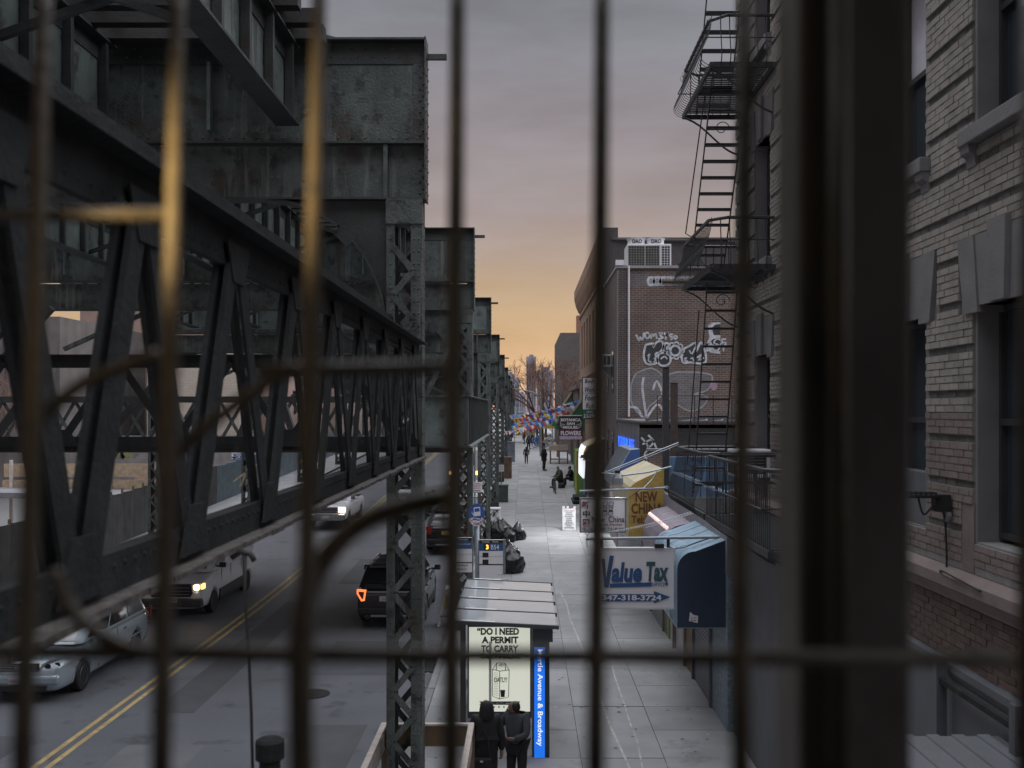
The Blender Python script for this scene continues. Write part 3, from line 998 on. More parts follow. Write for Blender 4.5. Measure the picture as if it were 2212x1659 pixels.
def window(parent, axis, c, a0, a1, z0, z1, frame=None, glass=None, mid=True, depth=0.05, fw=0.05):
    """sash window in a hole: c is the plane of the pane; frame stands towards the viewer side (smaller c)"""
    frame = frame or m_wframe; glass = glass or m_glass

    def B(mb, p, q, r, s, d0, d1):
        if axis == 'x': mb.box(c + d0, c + d1, p, q, r, s)
        else: mb.box(p, q, c + d0, c + d1, r, s)
    f = MB()
    B(f, a0, a0 + fw, z0, z1, -depth, .02); B(f, a1 - fw, a1, z0, z1, -depth, .02)
    B(f, a0 + fw, a1 - fw, z0, z0 + fw, -depth, .02); B(f, a0 + fw, a1 - fw, z1 - fw, z1, -depth, .02)
    fo = f.build('window', frame, parent)
    p = MB(); B(p, a0 + fw, a1 - fw, z0 + fw, z1 - fw, 0, .008)
    p.build('pane', glass, fo, local=True)
    if mid:
        r_ = MB(); zm = (z0 + z1) / 2
        B(r_, a0 + fw, a1 - fw, zm - .03, zm + .03, -depth - .01, -.001)
        r_.build('meeting_rail', frame, fo, local=True)
    return fo


# =================================================================== near building on the right
XF = 4.10
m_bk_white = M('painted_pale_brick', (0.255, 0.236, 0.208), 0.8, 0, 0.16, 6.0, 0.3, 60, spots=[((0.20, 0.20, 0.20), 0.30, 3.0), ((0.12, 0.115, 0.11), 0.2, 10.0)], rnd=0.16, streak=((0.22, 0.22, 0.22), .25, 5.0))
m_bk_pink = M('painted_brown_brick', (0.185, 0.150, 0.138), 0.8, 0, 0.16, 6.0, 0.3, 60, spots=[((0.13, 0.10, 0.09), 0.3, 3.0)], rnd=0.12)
m_bk_red = M('old_red_brick', (0.098, 0.070, 0.060), 0.85, 0, 0.25, 8.0, 0.4, 60, rnd=0.25)
m_bk_groove = M('sooty_groove_brick', (0.12, 0.115, 0.11), 0.9, 0, 0.3, 8.0, 0.4, 60, rnd=.2)
m_mortar = M('grey_mortar', (0.19, 0.187, 0.182), 0.9, 0, 0.2, 10)
m_mortar_pale = M('pale_mortar', (0.27, 0.25, 0.23), 0.9, 0, 0.2, 10)
m_stone = M('grey_trim_stone', (0.165, 0.163, 0.163), 0.8, 0, 0.15, 3.0, 0.25, 50, spots=[((0.14, 0.14, 0.145), 0.3, 4.0)])
m_stone_brown = M('brown_painted_stone', (0.17, 0.135, 0.125), 0.8, 0, 0.18, 4.0, 0.25, 50, spots=[((0.26, 0.26, 0.26), 0.2, 6.0)])
m_base = M('grey_painted_plinth', (0.10, 0.105, 0.117), 0.8, 0, 0.14, 2.0, 0.2, 40, spots=[((0.11, 0.11, 0.115), 0.28, 2.0)])

nb = thing('tenement_building', 'pale painted brick tenement with splayed stone lintels filling the right edge', 'building', (XF, 12, 0))
cols = [(5.8, 6.9), (7.95, 9.05), (10.15, 11.25), (12.3, 13.4), (14.45, 15.55), (16.6, 17.7)]
rows = [(5.2, 7.34), (8.95, 11.05), (12.65, 14.75)]
holes = [(a, b, z0, z1) for a, b in cols for z0, z1 in rows]
YA, YB = 4.0, 19.3
ZT = 16.2
holed_wall('x', XF, XF + .35, YA, YB, 4.9, ZT, holes).build('wall', m_mortar, nb)
MB().box(XF + .0, XF + .35, YA, YB, 4.0, 4.62).build('lower_wall', m_mortar_pale, nb)
MB().box(XF - .06, XF + .35, YA, YB, 0, 3.999).build('plinth', m_base, nb)
MB().box(XF + .36, 14, YA, YB, 0, ZT - .3).build('rear_block', m_dark, nb)
MB().box(XF - .0, 14, YB + .001, YB + .02, 0, ZT).build('party_wall', M_brick('party_brick', (.14, .09, .075), (.10, .07, .06), (.2, .19, .18)), nb)
# moulded water table
MB().prism([(XF + .1, 4.6205), (XF - .06, 4.6205), (XF - .10, 4.70), (XF - .15, 4.74), (XF - .15, 4.84), (XF - .02, 4.8995), (XF + .1, 4.8995)], 'y', YA, YB).build('water_table', m_stone_brown, nb)
MB().prism([(XF - .001, 3.86), (XF - .07, 3.86), (XF - .10, 3.93), (XF - .10, 3.9985), (XF - .001, 3.9985)], 'y', YA, YB).build('plinth_moulding', m_base, nb)
MB().prism([(XF + .3, ZT - .5), (XF - .2, ZT - .5), (XF - .5, ZT - .1), (XF - .55, ZT + .1), (XF + .3, ZT + .1)], 'y', YA, YB + .1).build('cornice', m_stone, nb)

surround = []
stone_m = {}
for a, b in cols:
    for z0, z1 in rows:
        surround.append((a - .02, b + .02, z0 - .02, z1))
        zl0, zl1 = z1 - 0.0, z1 + 0.64
        # splayed voussoirs, keystone proud in the middle
        n = 5; m_ = (a + b) / 2
        bot = [a - .16 + (b - a + .32) * i / n for i in range(n + 1)]
        top = [m_ + (q - m_) * 1.20 for q in bot]
        for i in range(n):
            key = i == n // 2
            pr = .085 if key else (.05 if i in (0, n - 1) else .035)
            up = .07 if key else 0.0
            dn = .06 if i in (0, n - 1) else 0.0
            MB().prism([(bot[i] + .004, zl0 - dn), (bot[i + 1] - .004, zl0 - dn), (top[i + 1] - .004, zl1 + up), (top[i] + .004, zl1 + up)], 'x', XF - pr, XF + .20).build('keystone' if key else 'voussoir', m_stone, nb)
        surround.append((top[0], top[-1], zl0 - .05, zl1 + .01))
        window(nb, 'x', XF + .24, a + .03, b - .03, z0 + .04, z1 - .0, m_wframe, m_glass)
        MB().box(XF - .003, XF + .35, b - .03, b, z0, z1 - .06).build('jamb', m_stone, nb)
        MB().box(XF - .003, XF + .35, a, a + .03, z0, z1 - .06).build('jamb', m_stone, nb)
        if z0 > 6:
            MB().box(XF - .13, XF + .22, a - .12, b + .12, z0 - .15, z0 + .0).build('sill', m_stone, nb, bevel=.012)
            for yc in (a - .02, b + .02):
                MB().prism([(XF - .001, z0 - .151), (XF - .11, z0 - .151), (XF - .10, z0 - .22), (XF - .05, z0 - .25), (XF - .04, z0 - .34), (XF - .001, z0 - .36)], 'y', yc - .09, yc + .09).build('corbel', m_stone, nb)
            surround.append((a - .14, b + .14, z0 - .16, z0 + .02))
# sky reflection painted as pale sash panels (first one also a blind); window board
MB().box(XF + .2315, XF + .2395, 10.24, 11.16, 10.05, 10.98).build('sash_reflection', M('sash_reflection_white', (.62, .60, .64), .6), nb)
MB().box(XF + .2315, XF + .2395, 16.68, 17.62, 9.98, 10.98).build('sash_reflection', bpy.data.materials['sash_reflection_white'], nb)
MB().box(XF + .02, XF + .20, 10.2, 11.2, 5.201, 5.75).build('window_board', m_base, nb)
MB().box(XF - .02, XF + .0, 9.06, 9.30, 4.905, 5.55).build('pier_block', m_stone_brown, nb)
surround.append((9.04, 9.30, 4.9, 5.55))

# individually laid bricks of the façade
BWD, CH = 0.212, 0.07
unit = MB().add([(0, -.5, -.5), (0, .5, -.5), (0, .5, .5), (0, -.5, .5), (1, -.5, -.5), (1, .5, -.5), (1, .5, .5), (1, -.5, .5)],
                [(0, 3, 2, 1), (0, 1, 5, 4), (1, 2, 6, 5), (2, 3, 7, 6), (3, 0, 4, 7)])
UB = {}
for nm, mm in (('w', m_bk_white), ('p', m_bk_pink), ('r', m_bk_red), ('g', m_bk_groove)):
    q = unit.mesh('brick'); q.materials.append(mm); UB[nm] = q
bulk = {k: MB() for k in UB}
rb = random.Random(3)
cand = []


def lay(z, y0, y1, kind, proud):
    y = y0
    cand.append(((y0 + y1) / 2, z, y1 - y0, kind, proud))


grs = [9.07 + CH * 6 * k for k in range(-10, 16)]
for g0, g1 in zip(grs[:-1], grs[1:]):
    b0, b1 = max(4.905, g0 + CH / 2), min(ZT - .51, g1 - CH / 2)
    if b1 - b0 > .05: holed_wall('x', XF - .020, XF - .0005, YA, YB - .003, b0, b1, surround).build('mortar_bed', m_mortar, nb, kind='stuff')
zc = 4.9 + CH / 2 + .002
ci = 0
zlist = []
z = 4.05
while z < 4.6: zlist.append((z, 'r')); z += CH
z = 9.07 - CH * 59
while z < 15.6:
    if z > 4.94: zlist.append((z, None))
    z += CH
for idx, (z, kd) in enumerate(zlist):
    k = round((z - 9.07) / CH)
    groove = kd is None and k % 6 == 0
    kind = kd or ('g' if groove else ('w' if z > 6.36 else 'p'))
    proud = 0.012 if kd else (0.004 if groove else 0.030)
    y = YA + (BWD / 2 if idx % 2 else 0) - .05
    while y < YB:
        y0, y1 = y + .006, y + BWD - .006
        y += BWD
        segs = [(max(y0, YA), min(y1, YB - .002))]
        if kd is None:
            for h in surround:
                if h[2] - .005 < z < h[3] + .005:
                    ns = []
                    for s0, s1 in segs:
                        if h[1] <= s0 or h[0] >= s1: ns.append((s0, s1)); continue
                        if s0 < h[0]: ns.append((s0, h[0] - .003))
                        if s1 > h[1]: ns.append((h[1] + .003, s1))
                    segs = ns
        for s0, s1 in segs:
            if s1 - s0 > .03: lay(z, s0, s1, kind, proud + rb.uniform(-.004, .004))


def bscore(c):
    yy, z = c[0], c[1]
    px = 1135 + XF * F / yy; py = 885 - (z - CAMZ) * F / yy
    vis = 1960 < px < 2205 and 0 < py < 1659
    return (0 if vis else 1, yy)


cand.sort(key=bscore)
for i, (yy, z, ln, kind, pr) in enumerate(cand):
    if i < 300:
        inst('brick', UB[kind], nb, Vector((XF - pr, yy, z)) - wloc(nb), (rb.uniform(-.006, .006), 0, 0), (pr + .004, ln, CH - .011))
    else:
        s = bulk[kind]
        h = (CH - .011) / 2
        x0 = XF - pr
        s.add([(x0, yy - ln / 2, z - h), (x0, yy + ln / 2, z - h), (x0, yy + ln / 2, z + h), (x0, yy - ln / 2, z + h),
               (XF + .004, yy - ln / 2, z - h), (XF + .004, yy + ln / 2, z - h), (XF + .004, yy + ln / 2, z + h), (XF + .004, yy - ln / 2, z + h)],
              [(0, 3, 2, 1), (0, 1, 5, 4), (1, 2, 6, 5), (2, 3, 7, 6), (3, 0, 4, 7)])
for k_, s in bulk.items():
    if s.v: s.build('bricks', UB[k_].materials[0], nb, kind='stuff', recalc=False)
# security floodlight with its cable, air conditioner, things standing against the plinth
fp = at(2048, 1082, 9.5)
t = thing('floodlight', 'black floodlight on a wall bracket with a cable, fixed to the brown brick pier', 'floodlight', (XF, 9.5, fp.z))
MB().box(XF - .46, XF - .16, 9.44, 9.60, fp.z + .03, fp.z + .065).build('lamp_head', m_black, t, bevel=.01)
for i in range(6):
    MB().box(XF - .45 + i * .048, XF - .435 + i * .048, 9.44, 9.60, fp.z + .0655, fp.z + .085).build('cooling_fin', m_black, t)
MB().box(XF - .20, XF - .05, 9.47, 9.57, fp.z - .10, fp.z + .06).build('bracket', m_black, t)
MB().lathe([(.06, -.04), (.06, .0)], 12, (XF - .05, 9.52, fp.z - .14), 'x').build('junction_box', m_grey, t)
MB().tube(smooth_path([(XF - .35, 9.5, fp.z + .03), (XF - .3, 9.5, fp.z - .13), (XF - .2, 9.5, fp.z - .05), (XF - .10, 9.52, fp.z - .13), (XF - .06, 9.55, fp.z - .5), (XF - .055, 9.58, fp.z - .72), (XF - .17, 9.4, 4.88), (XF - .17, 8.6, 4.83)]), .010, 6).build('cable', m_black, t, smooth=True)

t = thing('window_air_conditioner', 'white window air conditioner behind the fire escape bars of the pale tenement', 'air conditioner', (3.85, 17.1, 5.2))
ax0, ax1, ay0, ay1, az0, az1 = 3.55, 4.2, 16.75, 17.5, 5.26, 5.72
MB().box(ax0, ax1, ay0, ay1, az0, az1).build('housing', m_white, t, bevel=.015)
MB().box(ax0 + .06, ax0 + .5, ay0 - .004, ay0 + .002, az0 + .06, az1 - .06).build('side_vent', m_wframe, t)
for i in range(7):
    MB().box(ax0 + .06, ax0 + .5, ay0 - .010, ay0 - .0045, az0 + .08 + i * .05, az0 + .095 + i * .05).build('louvre', m_grey, t)
MB().box(ax0 - .005, ax0 + .004, ay0 + .06, ay1 - .06, az0 + .05, az1 - .05).build('front_grille', m_wframe, t)

bx = at(1990, 1600, 8.3)
t = thing('ribbed_metal_cabinet', 'pale grey ribbed metal cabinet roof at the foot of the brown wall, bottom right', 'metal cabinet', (3.4, 8.0, 0))
zr = bx.z
MB().box(2.95, 3.98, 7.0, 8.35, 0.13, zr - .04).build('cabinet_body', m_base, t)
MB().box(2.90, 4.0, 6.95, 8.42, zr - .0395, zr).build('lid', m_grey, t)
for i in range(5):
    MB().box(2.95 + i * .215, 3.05 + i * .215, 6.97, 8.40, zr + .0005, zr + .022).build('rib', m_grey, t)
rl_ = thing('handrail', 'dark steel guard rail with square posts in front of the grey plinth', 'guard rail', (3.95, 8.5, 0))
for y in (9.4, 7.9, 6.6):
    MB().box(3.86, 3.96, y - .05, y + .05, .13, zr + .42).build('post', m_base, rl_)
MB().bar((3.91, 9.35, zr + .22), (3.91, 6.6, zr + .22), .05).build('rail', m_truss, rl_)

# =================================================================== fire escape
m_fe = M('black_fire_escape_iron', (0.032, 0.034, 0.037), 0.5, 0, 0.3, 8.0, 0.2, 40, spots=[((0.06, 0.04, 0.03), .3, 6.0)])
fe = thing('fire_escape', 'black iron fire escape with bellied balcony rails and ladders on the pale tenement', 'fire escape', (3.55, 17.6, 4.6))


def balcony(z, y0, y1, x0, h, belly=True, floor=True, front_end=True):
    xw = XF - .06
    rail = MB()
    c = 0.25
    path = [(xw, y1, z + h), (x0 + c, y1, z + h), (x0, y1 - c, z + h), (x0, y0 + c, z + h), (x0 + c, y0, z + h), (xw, y0, z + h)]
    rail.tube(path, .028, 6)
    rail.build('top_rail', m_fe, fe)
    MB().tube([(xw, y1, z + h * .55), (x0 - .10, y1, z + h * .55), (x0 - .10, y0, z + h * .55), (xw, y0, z + h * .55)], .012, 5).build('mid_rail', m_fe, fe)
    fr = MB()
    fr.bar((x0, y0, z), (x0, y1, z), .05, .09).bar((xw, y0, z), (xw, y1, z), .05, .09)
    for y in (y0, (y0 + y1) / 2, y1): fr.bar((x0 + .026, y, z - .002), (xw - .026, y, z - .002), .05, .084)
    fr.build('floor_frame', m_fe, fe)
    if floor:
        y = y0 + .09
        while y < y1 - .05:
            MB().box(x0 + .03, xw - .03, y - .028, y + .028, z + .046, z + .058).build('floor_slat', m_fe, fe)
            y += .105
    for y in (y0 + .1, y1 - .1):
        MB().tube(smooth_path([(xw, y, z - .75), (xw - .25, y, z - .62), (x0 + .3, y, z - .2), (x0 + .02, y, z - .05)], 3), .02, 5).build('bracket', m_fe, fe)
        sc_ = []
        for i in range(18):
            a = i * .45; r = .15 - i * .007
            sc_.append((xw - .30 + r * math.cos(a), y, z - .25 + r * math.sin(a)))
        MB().tube(sc_, .009, 4).build('scroll', m_fe, fe)
    prof = [(0.0, h), (-.01, h * .82), (-.05, h * .6), (-.14, h * .35), (-.18, h * .18), (-.13, .04), (-.02, -.01), (.05, .03)] if belly else [(0, h), (0, 0)]
    n = int((y1 - y0) / (.115 if belly else .105))
    for i in range(n + 1):
        y = y0 + (y1 - y0) * i / n
        pts = smooth_path([(x0 + p, y, z + q) for p, q in prof], 3) if belly else [(x0 + p, y, z + q) for p, q in prof]
        MB().tube(pts, .0062 if belly else .0055, 4).build('baluster', m_fe, fe)
        if belly and i % 2 == 0:
            cu = [(x0 - .02 + .05 * math.cos(a * .7), y + .05, z + h - .09 + .05 * math.sin(a * .7)) for a in range(8)]
            MB().tube(cu, .004, 3).build('curl', m_fe, fe)
    for ye in ((y0, y1) if front_end else (y1,)):
        for i in range(1, 7):
            x = x0 + (xw - x0) * i / 7
            pr2 = [(x, ye + (-1 if ye == y0 else 1) * (-p) * .6, z + q) for p, q in prof]
            MB().tube(smooth_path(pr2, 2) if belly else pr2, .009, 4).build('baluster', m_fe, fe)


balcony(12.0, 16.15, 19.05, 3.02, .80)
balcony(8.72, 16.15, 19.05, 3.02, .80)
balcony(4.66, 16.2, 19.2, 2.92, 1.02)
balcony(4.66, 11.9, 16.05, 2.92, 1.0, belly=False)


def ladder(p_top, p_bot, half, n, rod=True):
    pt, pb = Vector(p_top), Vector(p_bot)
    for s in (-1, 1):
        MB().bar(pt + Vector((half * s, 0, .0)), pb + Vector((half * s, 0, 0)), .018, .06, up=(0, 1, 0)).build('ladder_stringer', m_fe, fe)
    for i in range(n):
        p = pt.lerp(pb, (i + .5) / n)
        MB().box(p.x - half + .01, p.x + half - .01, p.y - .07, p.y + .07, p.z - .018, p.z + .018).build('rung', m_fe, fe)
    if rod:
        MB().tube([pt + Vector((-half - .16, -.05, -.5)), pb + Vector((-half - .12, -.05, .55)), pb + Vector((-half - .02, -.03, .5))], .012, 5).build('hand_rod', m_fe, fe)


ladder((3.58, 17.3, 12.35), (3.48, 19.0, 9.2), .31, 12)
ladder((3.62, 18.3, 8.72), (3.5, 19.1, 4.8), .28, 12)
ladder((3.66, 17.4, 15.6), (3.55, 18.9, 12.0), .31, 12, False)

# =================================================================== graffiti building
XB = 3.95
m_gbrick = M_brick('dark_red_side_brick', (0.165, 0.098, 0.075), (0.105, 0.070, 0.058), (0.23, 0.205, 0.19), .27, .095, .014, .26)
m_gbrick2 = M_brick('dark_front_brick', (0.10, 0.065, 0.058), (0.075, 0.055, 0.05), (0.16, 0.15, 0.15), .27, .095, .014, .25)
gb = thing('graffiti_building', 'dark red brick building with white graffiti and rooftop cooling units', 'building', (XB, 43, 0))
MB().box(XB + .50, 15, 43.0, 50, 0, 12.5).build('side_wall', m_gbrick, gb)
MB().box(XB, XB + .4995, 42.92, 50, 0, 12.45).build('corner_pier', m_gbrick2, gb)
fh = [(44.4, 45.3, 7.2, 9.1), (47.2, 48.1, 7.2, 9.1), (44.4, 45.3, 3.9, 5.5), (47.2, 48.1, 3.9, 5.5)]
MB().box(XB - .04, 15.02, 42.9, 50, 12.501, 12.62).build('coping', M('white_coping', (.28, .28, .29), .6), gb)
MB().box(XB - .05, XB + .3, 42.85, 43.2, 12.621, 12.85).build('coping_block', m_white, gb)
MB().tube([(XB + .50, 42.85, 12.6), (XB + .50, 42.85, 6.1)], .045, 8).build('white_downpipe', m_white, gb)
MB().tube([(XB + .02, 42.80, 12.4), (XB - .02, 42.80, 4.5)], .03, 6).build('wall_pipe', m_grey, gb)
MB().tube([(8.3, 42.9, 11.9), (5.9, 42.9, 11.95)], .08, 8).build('scupper_pipe', M('rust_pipe', (.12, .08, .06), .8), gb)
for (a, b, z0, z1) in fh:
    w_ = MB().box(XB - .02, XB - .0005, a, b, z0, z1).build('window', m_wframe, gb)
    MB().box(XB - .026, XB - .0205, a + .08, b - .08, z0 + .08, z1 - .08).build('pane', m_glass, w_, local=True)
# window unit on the front
q = at(1315, 780, 46)
t = thing('front_air_conditioner', 'small white window air conditioner sticking out of the dark brick front beside the graffiti wall', 'air conditioner', (XB, 46, q.z))
MB().box(XB - .62, XB - .03, 45.4, 46.2, q.z - .28, q.z + .28).build('housing', m_white, t, bevel=.02)
for i in range(3):
    MB().box(XB - .58 + i * .18, XB - .44 + i * .18, 45.39, 45.3995, q.z - .2, q.z + .2).build('vent', m_wframe, t)
MB().prism([(XB - .5, q.z - .281), (XB - .1, q.z - .281), (XB - .03, q.z - .75), (XB - .08, q.z - .75)], 'y', 45.6, 46.0).build('support_bracket', m_grey, t)
# roof cooling units
t = thing('rooftop_cooling_unit', 'white twin-fan cooling unit with dark grilles standing on the graffiti building roof', 'cooling unit', (5.6, 45, 12.6))
a_, b_ = at(1355, 585, 45), at(1450, 530, 45)
zb_u, zt_u = 12.62, at(0, 527, 45).z
cxs = [(a_.x, a_.x + .84), (a_.x + .86, a_.x + 1.62)]
MB().box(a_.x, b_.x, 45.0, 46.4, zb_u, zt_u).build('casing', m_white, t, bevel=.02)
for i, (p, r_) in enumerate(((a_.x + .05, a_.x + .78), (a_.x + .82, a_.x + 1.45), (a_.x + 1.55, b_.x - .06))):
    g_ = MB().box(p, r_, 44.985, 44.9995, zb_u + .12, zt_u - .08).build('grille', m_wframe, t)
    gm = MB()
    n1 = max(3, int((r_ - p) / .11))
    for k in range(n1 + 1): gm.box(p + (r_ - p) * k / n1 - .008, p + (r_ - p) * k / n1 + .008, 44.97, 44.984, zb_u + .12, zt_u - .08)
    for k in range(10): gm.box(p, r_, 44.96, 44.9695, zb_u + .14 + (zt_u - zb_u - .25) * k / 9, zb_u + .155 + (zt_u - zb_u - .25) * k / 9)
    gm.build('grille_wires', m_white if i == 2 else M('wire_grey', (.22, .22, .2), .5), g_, local=True)
for cx in (a_.x + .48, a_.x + 1.35):
    MB().lathe([(.42, zt_u + .0), (.40, zt_u + .1), (.40, zt_u + .26), (.46, zt_u + .33), (.36, zt_u + .33), (.34, zt_u + .05)], 24, (cx, 45.7, 0.002)).build('fan_cowl', m_white, t, smooth=False)
m_mark = M('black_marker', (.02, .02, .022), .6)
for cx in (a_.x + .48, a_.x + 1.35):
    lettering('DAO', m_mark, t, (cx, 45.7 - .425, zt_u + .17), '-y', w=.46, h=.18, bold=.03)

# graffiti paint on the side wall (flat paint, a few millimetres proud)
m_gw = M('white_spray_paint', (.50, .51, .55), .8, 0, .4, 5.0, spots=[((.20, .16, .15), .30, 4.0)])
m_gk = M('black_spray_paint', (.035, .037, .042), .7, 0, .25, 6.0)
m_gg = M_brick('grey_washed_brick', (.165, .155, .16), (.125, .115, .12), (.22, .21, .21), .27, .095, .014, .42, dirtcol=(.10, .07, .06))
YG = 42.995


def gw(x, y): return (XB + .50) if x is None else at(x, y, 43.0)


def zg4(zx, zy):  # survey of the wall enlargement
    return at((1350 + zx * .3165) * .8848, (500 + zy * .3165) * .8848, 43.0)


def stroke(pts, r, m, parent, name='paint_stroke', y=None, closed=False):
    P_ = [Vector((p.x, 0, p.z)) for p in pts]
    if not closed: P_ = smooth_path(P_, 3)
    yy = YG - .012 if y is None else y
    mb = MB(); n = len(P_)
    vs = []
    for i, p in enumerate(P_):
        a = P_[max(0, i - 1)] if not closed else P_[i - 1]; b = P_[min(n - 1, i + 1)] if not closed else P_[(i + 1) % n]
        d = (b - a); d.normalize()
        nn = Vector((-d.z, 0, d.x)) * r
        for s in (-1, 1):
            vs.append((p.x + nn.x * s, yy, p.z + nn.z * s))
    fs = [(2 * i, 2 * i + 1, 2 * i + 3, 2 * i + 2) for i in range(n - 1)]
    if closed: fs.append((2 * n - 2, 2 * n - 1, 1, 0))
    return mb.add(vs, fs).build(name, m, parent, recalc=False)


def fill(pts, m, parent, y, name='paint_fill'):
    mb = MB().add([(p.x, y, p.z) for p in pts], [tuple(range(len(pts)))])
    return mb.build(name, m, parent, recalc=False)


# pale washed area under the roof line and the big faded winged shape
fill([zg4(585, 530), zg4(740, 530), zg4(740, 632), zg4(585, 632)], m_gg, gb, YG - .004)
wing_l = [(640, 1300), (760, 1260), (850, 1330), (845, 1440), (800, 1510), (740, 1560), (700, 1640), (620, 1560), (600, 1480), (605, 1380)]
wing_r = [(850, 1330), (960, 1290), (1180, 1300), (1230, 1340), (1190, 1430), (1090, 1460), (1190, 1480), (1150, 1560), (1050, 1590), (930, 1520), (845, 1440)]
fill([zg4(*p) for p in wing_l], m_gg, gb, YG - .004)
fill([zg4(*p) for p in wing_r], m_gg, gb, YG - .005)
for w_ in (wing_l, wing_r):
    stroke([zg4(*p) for p in w_ + [w_[0]]], .035, M('faded_line', (.30, .30, .32), .8), gb, y=YG - .008)
for pts in (((700, 1330), (690, 1420), (720, 1640)), ((770, 1430), (800, 1360), (840, 1440)), ((590, 1560), (650, 1570), (690, 1640)), ((720, 1650), (800, 1540), (850, 1590))):
    stroke([zg4(*p) for p in pts], .05, m_gw, gb, y=YG - .010)
# roofline throw-up, half hidden
for i in range(9):
    cx = 755 + i * 48
    stroke([zg4(cx + 24 * math.cos(a * .8) , 590 + 30 * math.sin(a * .8)) for a in range(9)], .05, m_gw, gb)
fill([zg4(730, 550), zg4(1160, 545), zg4(1160, 625), zg4(730, 630)], M_brick('white_sprayed_brick', (.34, .345, .37), (.24, .24, .26), (.4, .4, .42), .27, .095, .014, .2), gb, YG - .006)
# tag: W O M B Y S O
tagz = 1010
for strokes in (((640, 1000), (665, 1050), (672, 1020), (690, 1045), (700, 985)), ((745, 1000), (722, 985), (710, 1010), (725, 1032), (745, 1015), (740, 995)),
                ((755, 1035), (762, 995), (775, 1015), (792, 992), (800, 1035)), ((815, 992), (845, 990), (825, 1008), (850, 1025), (812, 1036)),
                ((858, 985), (872, 1010), (890, 985), (872, 1010), (868, 1040)), ((925, 1000), (905, 1000), (902, 1015), (925, 1025), (905, 1042)),
                ((945, 1008), (932, 1020), (945, 1035), (957, 1020), (945, 1008))):
    stroke([zg4(*p) for p in strokes], .040, m_gw, gb)
# main piece: black bubble letters with white outlines
blobs = [[(715, 1080), (775, 1070), (770, 1100), (800, 1060), (840, 1055), (850, 1100), (820, 1140), (790, 1150), (805, 1210), (770, 1230), (720, 1225), (700, 1170), (705, 1120)],
         [(815, 1150), (860, 1140), (900, 1160), (905, 1210), (870, 1240), (825, 1235), (805, 1195)],
         [(855, 1090), (870, 1065), (900, 1080), (895, 1105), (920, 1150), (880, 1150), (850, 1120)],
         [(990, 1120), (1050, 1090), (1100, 1065), (1105, 1130), (1140, 1060), (1170, 1120), (1180, 1200), (1150, 1225), (1060, 1215), (1000, 1215)]]
for i, b in enumerate(blobs):
    P_ = [zg4(*p) for p in b]
    Ps = [Vector((p.x, 0, p.z)) for p in P_]
    sm = smooth_path(Ps + [Ps[0]], 3)[:-1]
    fill(sm, m_gk, gb, YG - .010 - i * .0006)
    stroke(sm, .045, m_gw, gb, y=YG - .016, closed=True)
# a plain flower between the letters
fc = (942, 1125)
for k in range(9):
    a = k * 2 * math.pi / 9
    c_ = (fc[0] + 52 * math.cos(a), fc[1] + 50 * math.sin(a))
    ring = [zg4(c_[0] + 17 * math.cos(j * .7), c_[1] + 17 * math.sin(j * .7)) for j in range(9)]
    fill(ring, m_gk, gb, YG - .013)
    stroke(ring, .035, m_gw, gb, y=YG - .017, closed=True)
ring = [zg4(fc[0] + 38 * math.cos(j * .35), fc[1] + 38 * math.sin(j * .35)) for j in range(18)]
fill(ring, m_gk, gb, YG - .018)
stroke(ring, .045, m_gw, gb, y=YG - .020, closed=True)
for pts in (((730, 1170), (745, 1150), (735, 1200), (760, 1215)), ((780, 1180), (790, 1200), (775, 1215)), ((1010, 1190), (1030, 1180), (1015, 1205), (1040, 1205)), ((1060, 1190), (1075, 1180), (1085, 1205)), ((1110, 1180), (1150, 1150), (1120, 1200), (1165, 1180)), ((830, 1190), (860, 1170), (880, 1190)), ((1050, 1120), (1070, 1150), (1095, 1100))):
    stroke([zg4(*p) for p in pts], .030, m_gw, gb, y=YG - .022)
# black hearts with white halo at the right, partly behind the fire escape
fill([zg4(x, y) for x, y in ((1195, 930), (1225, 910), (1290, 905), (1290, 1150), (1210, 1140), (1190, 1090), (1205, 1030))], m_gw, gb, YG - .006)
fill([zg4(x, y) for x, y in ((1225, 950), (1250, 925), (1290, 920), (1290, 1005), (1240, 1005))], m_gk, gb, YG - .009)
fill([zg4(x, y) for x, y in ((1210, 1060), (1235, 1035), (1290, 1030), (1290, 1130), (1225, 1105))], m_gk, gb, YG - .009)
c_ = zg4(1255, 1063); lettering('ACE', m_gw, gb, (c_.x, YG - .012, c_.z), '-y', w=.9, h=.36, bold=.02)
c_ = zg4(1262, 1100); lettering('BOY', m_gw, gb, (c_.x, YG - .012, c_.z), '-y', w=.9, h=.36, bold=.02)
fill([zg4(1240 + 28 * math.cos(k * .6), 1395 + 40 * math.sin(k * .6)) for k in range(11)], M('faded_pink_paint', (.32, .20, .27), .8), gb, YG - .007)

# =================================================================== ochre building beyond, with its heavy cornice
m_ochre = M_brick('ochre_front_brick', (0.42, 0.27, 0.18), (0.36, 0.24, 0.165), (.26, .2, .16), .3, .1, .01, .15)
m_parapet = M_brick('dark_parapet_brick', (.07, .06, .06), (.055, .05, .052), (.09, .085, .085), .27, .09, .012, .2)
ob = thing('cornice_building', 'ochre brick building with a bulging cornice rising behind the graffiti building', 'building', (XB, 60, 0))
oh = [(y, y + 1.3, z0, z1) for y in (51.6, 54.4, 57.2, 60, 62.8, 65.6, 68.4) for z0, z1 in ((9.2, 12.2), (5.5, 7.9))]
holed_wall('x', XB - .02, XB + .33, 50.2, 72, 0, 15.3, oh).build('front_wall', m_ochre, ob)
MB().box(XB + .331, 15, 50.05, 72, 0, 14.9).build('side_block', m_parapet, ob)
MB().box(XB - .1, XB + .7, 50.0, 50.19, 9, 15.55).build('corner_pier', m_parapet, ob)
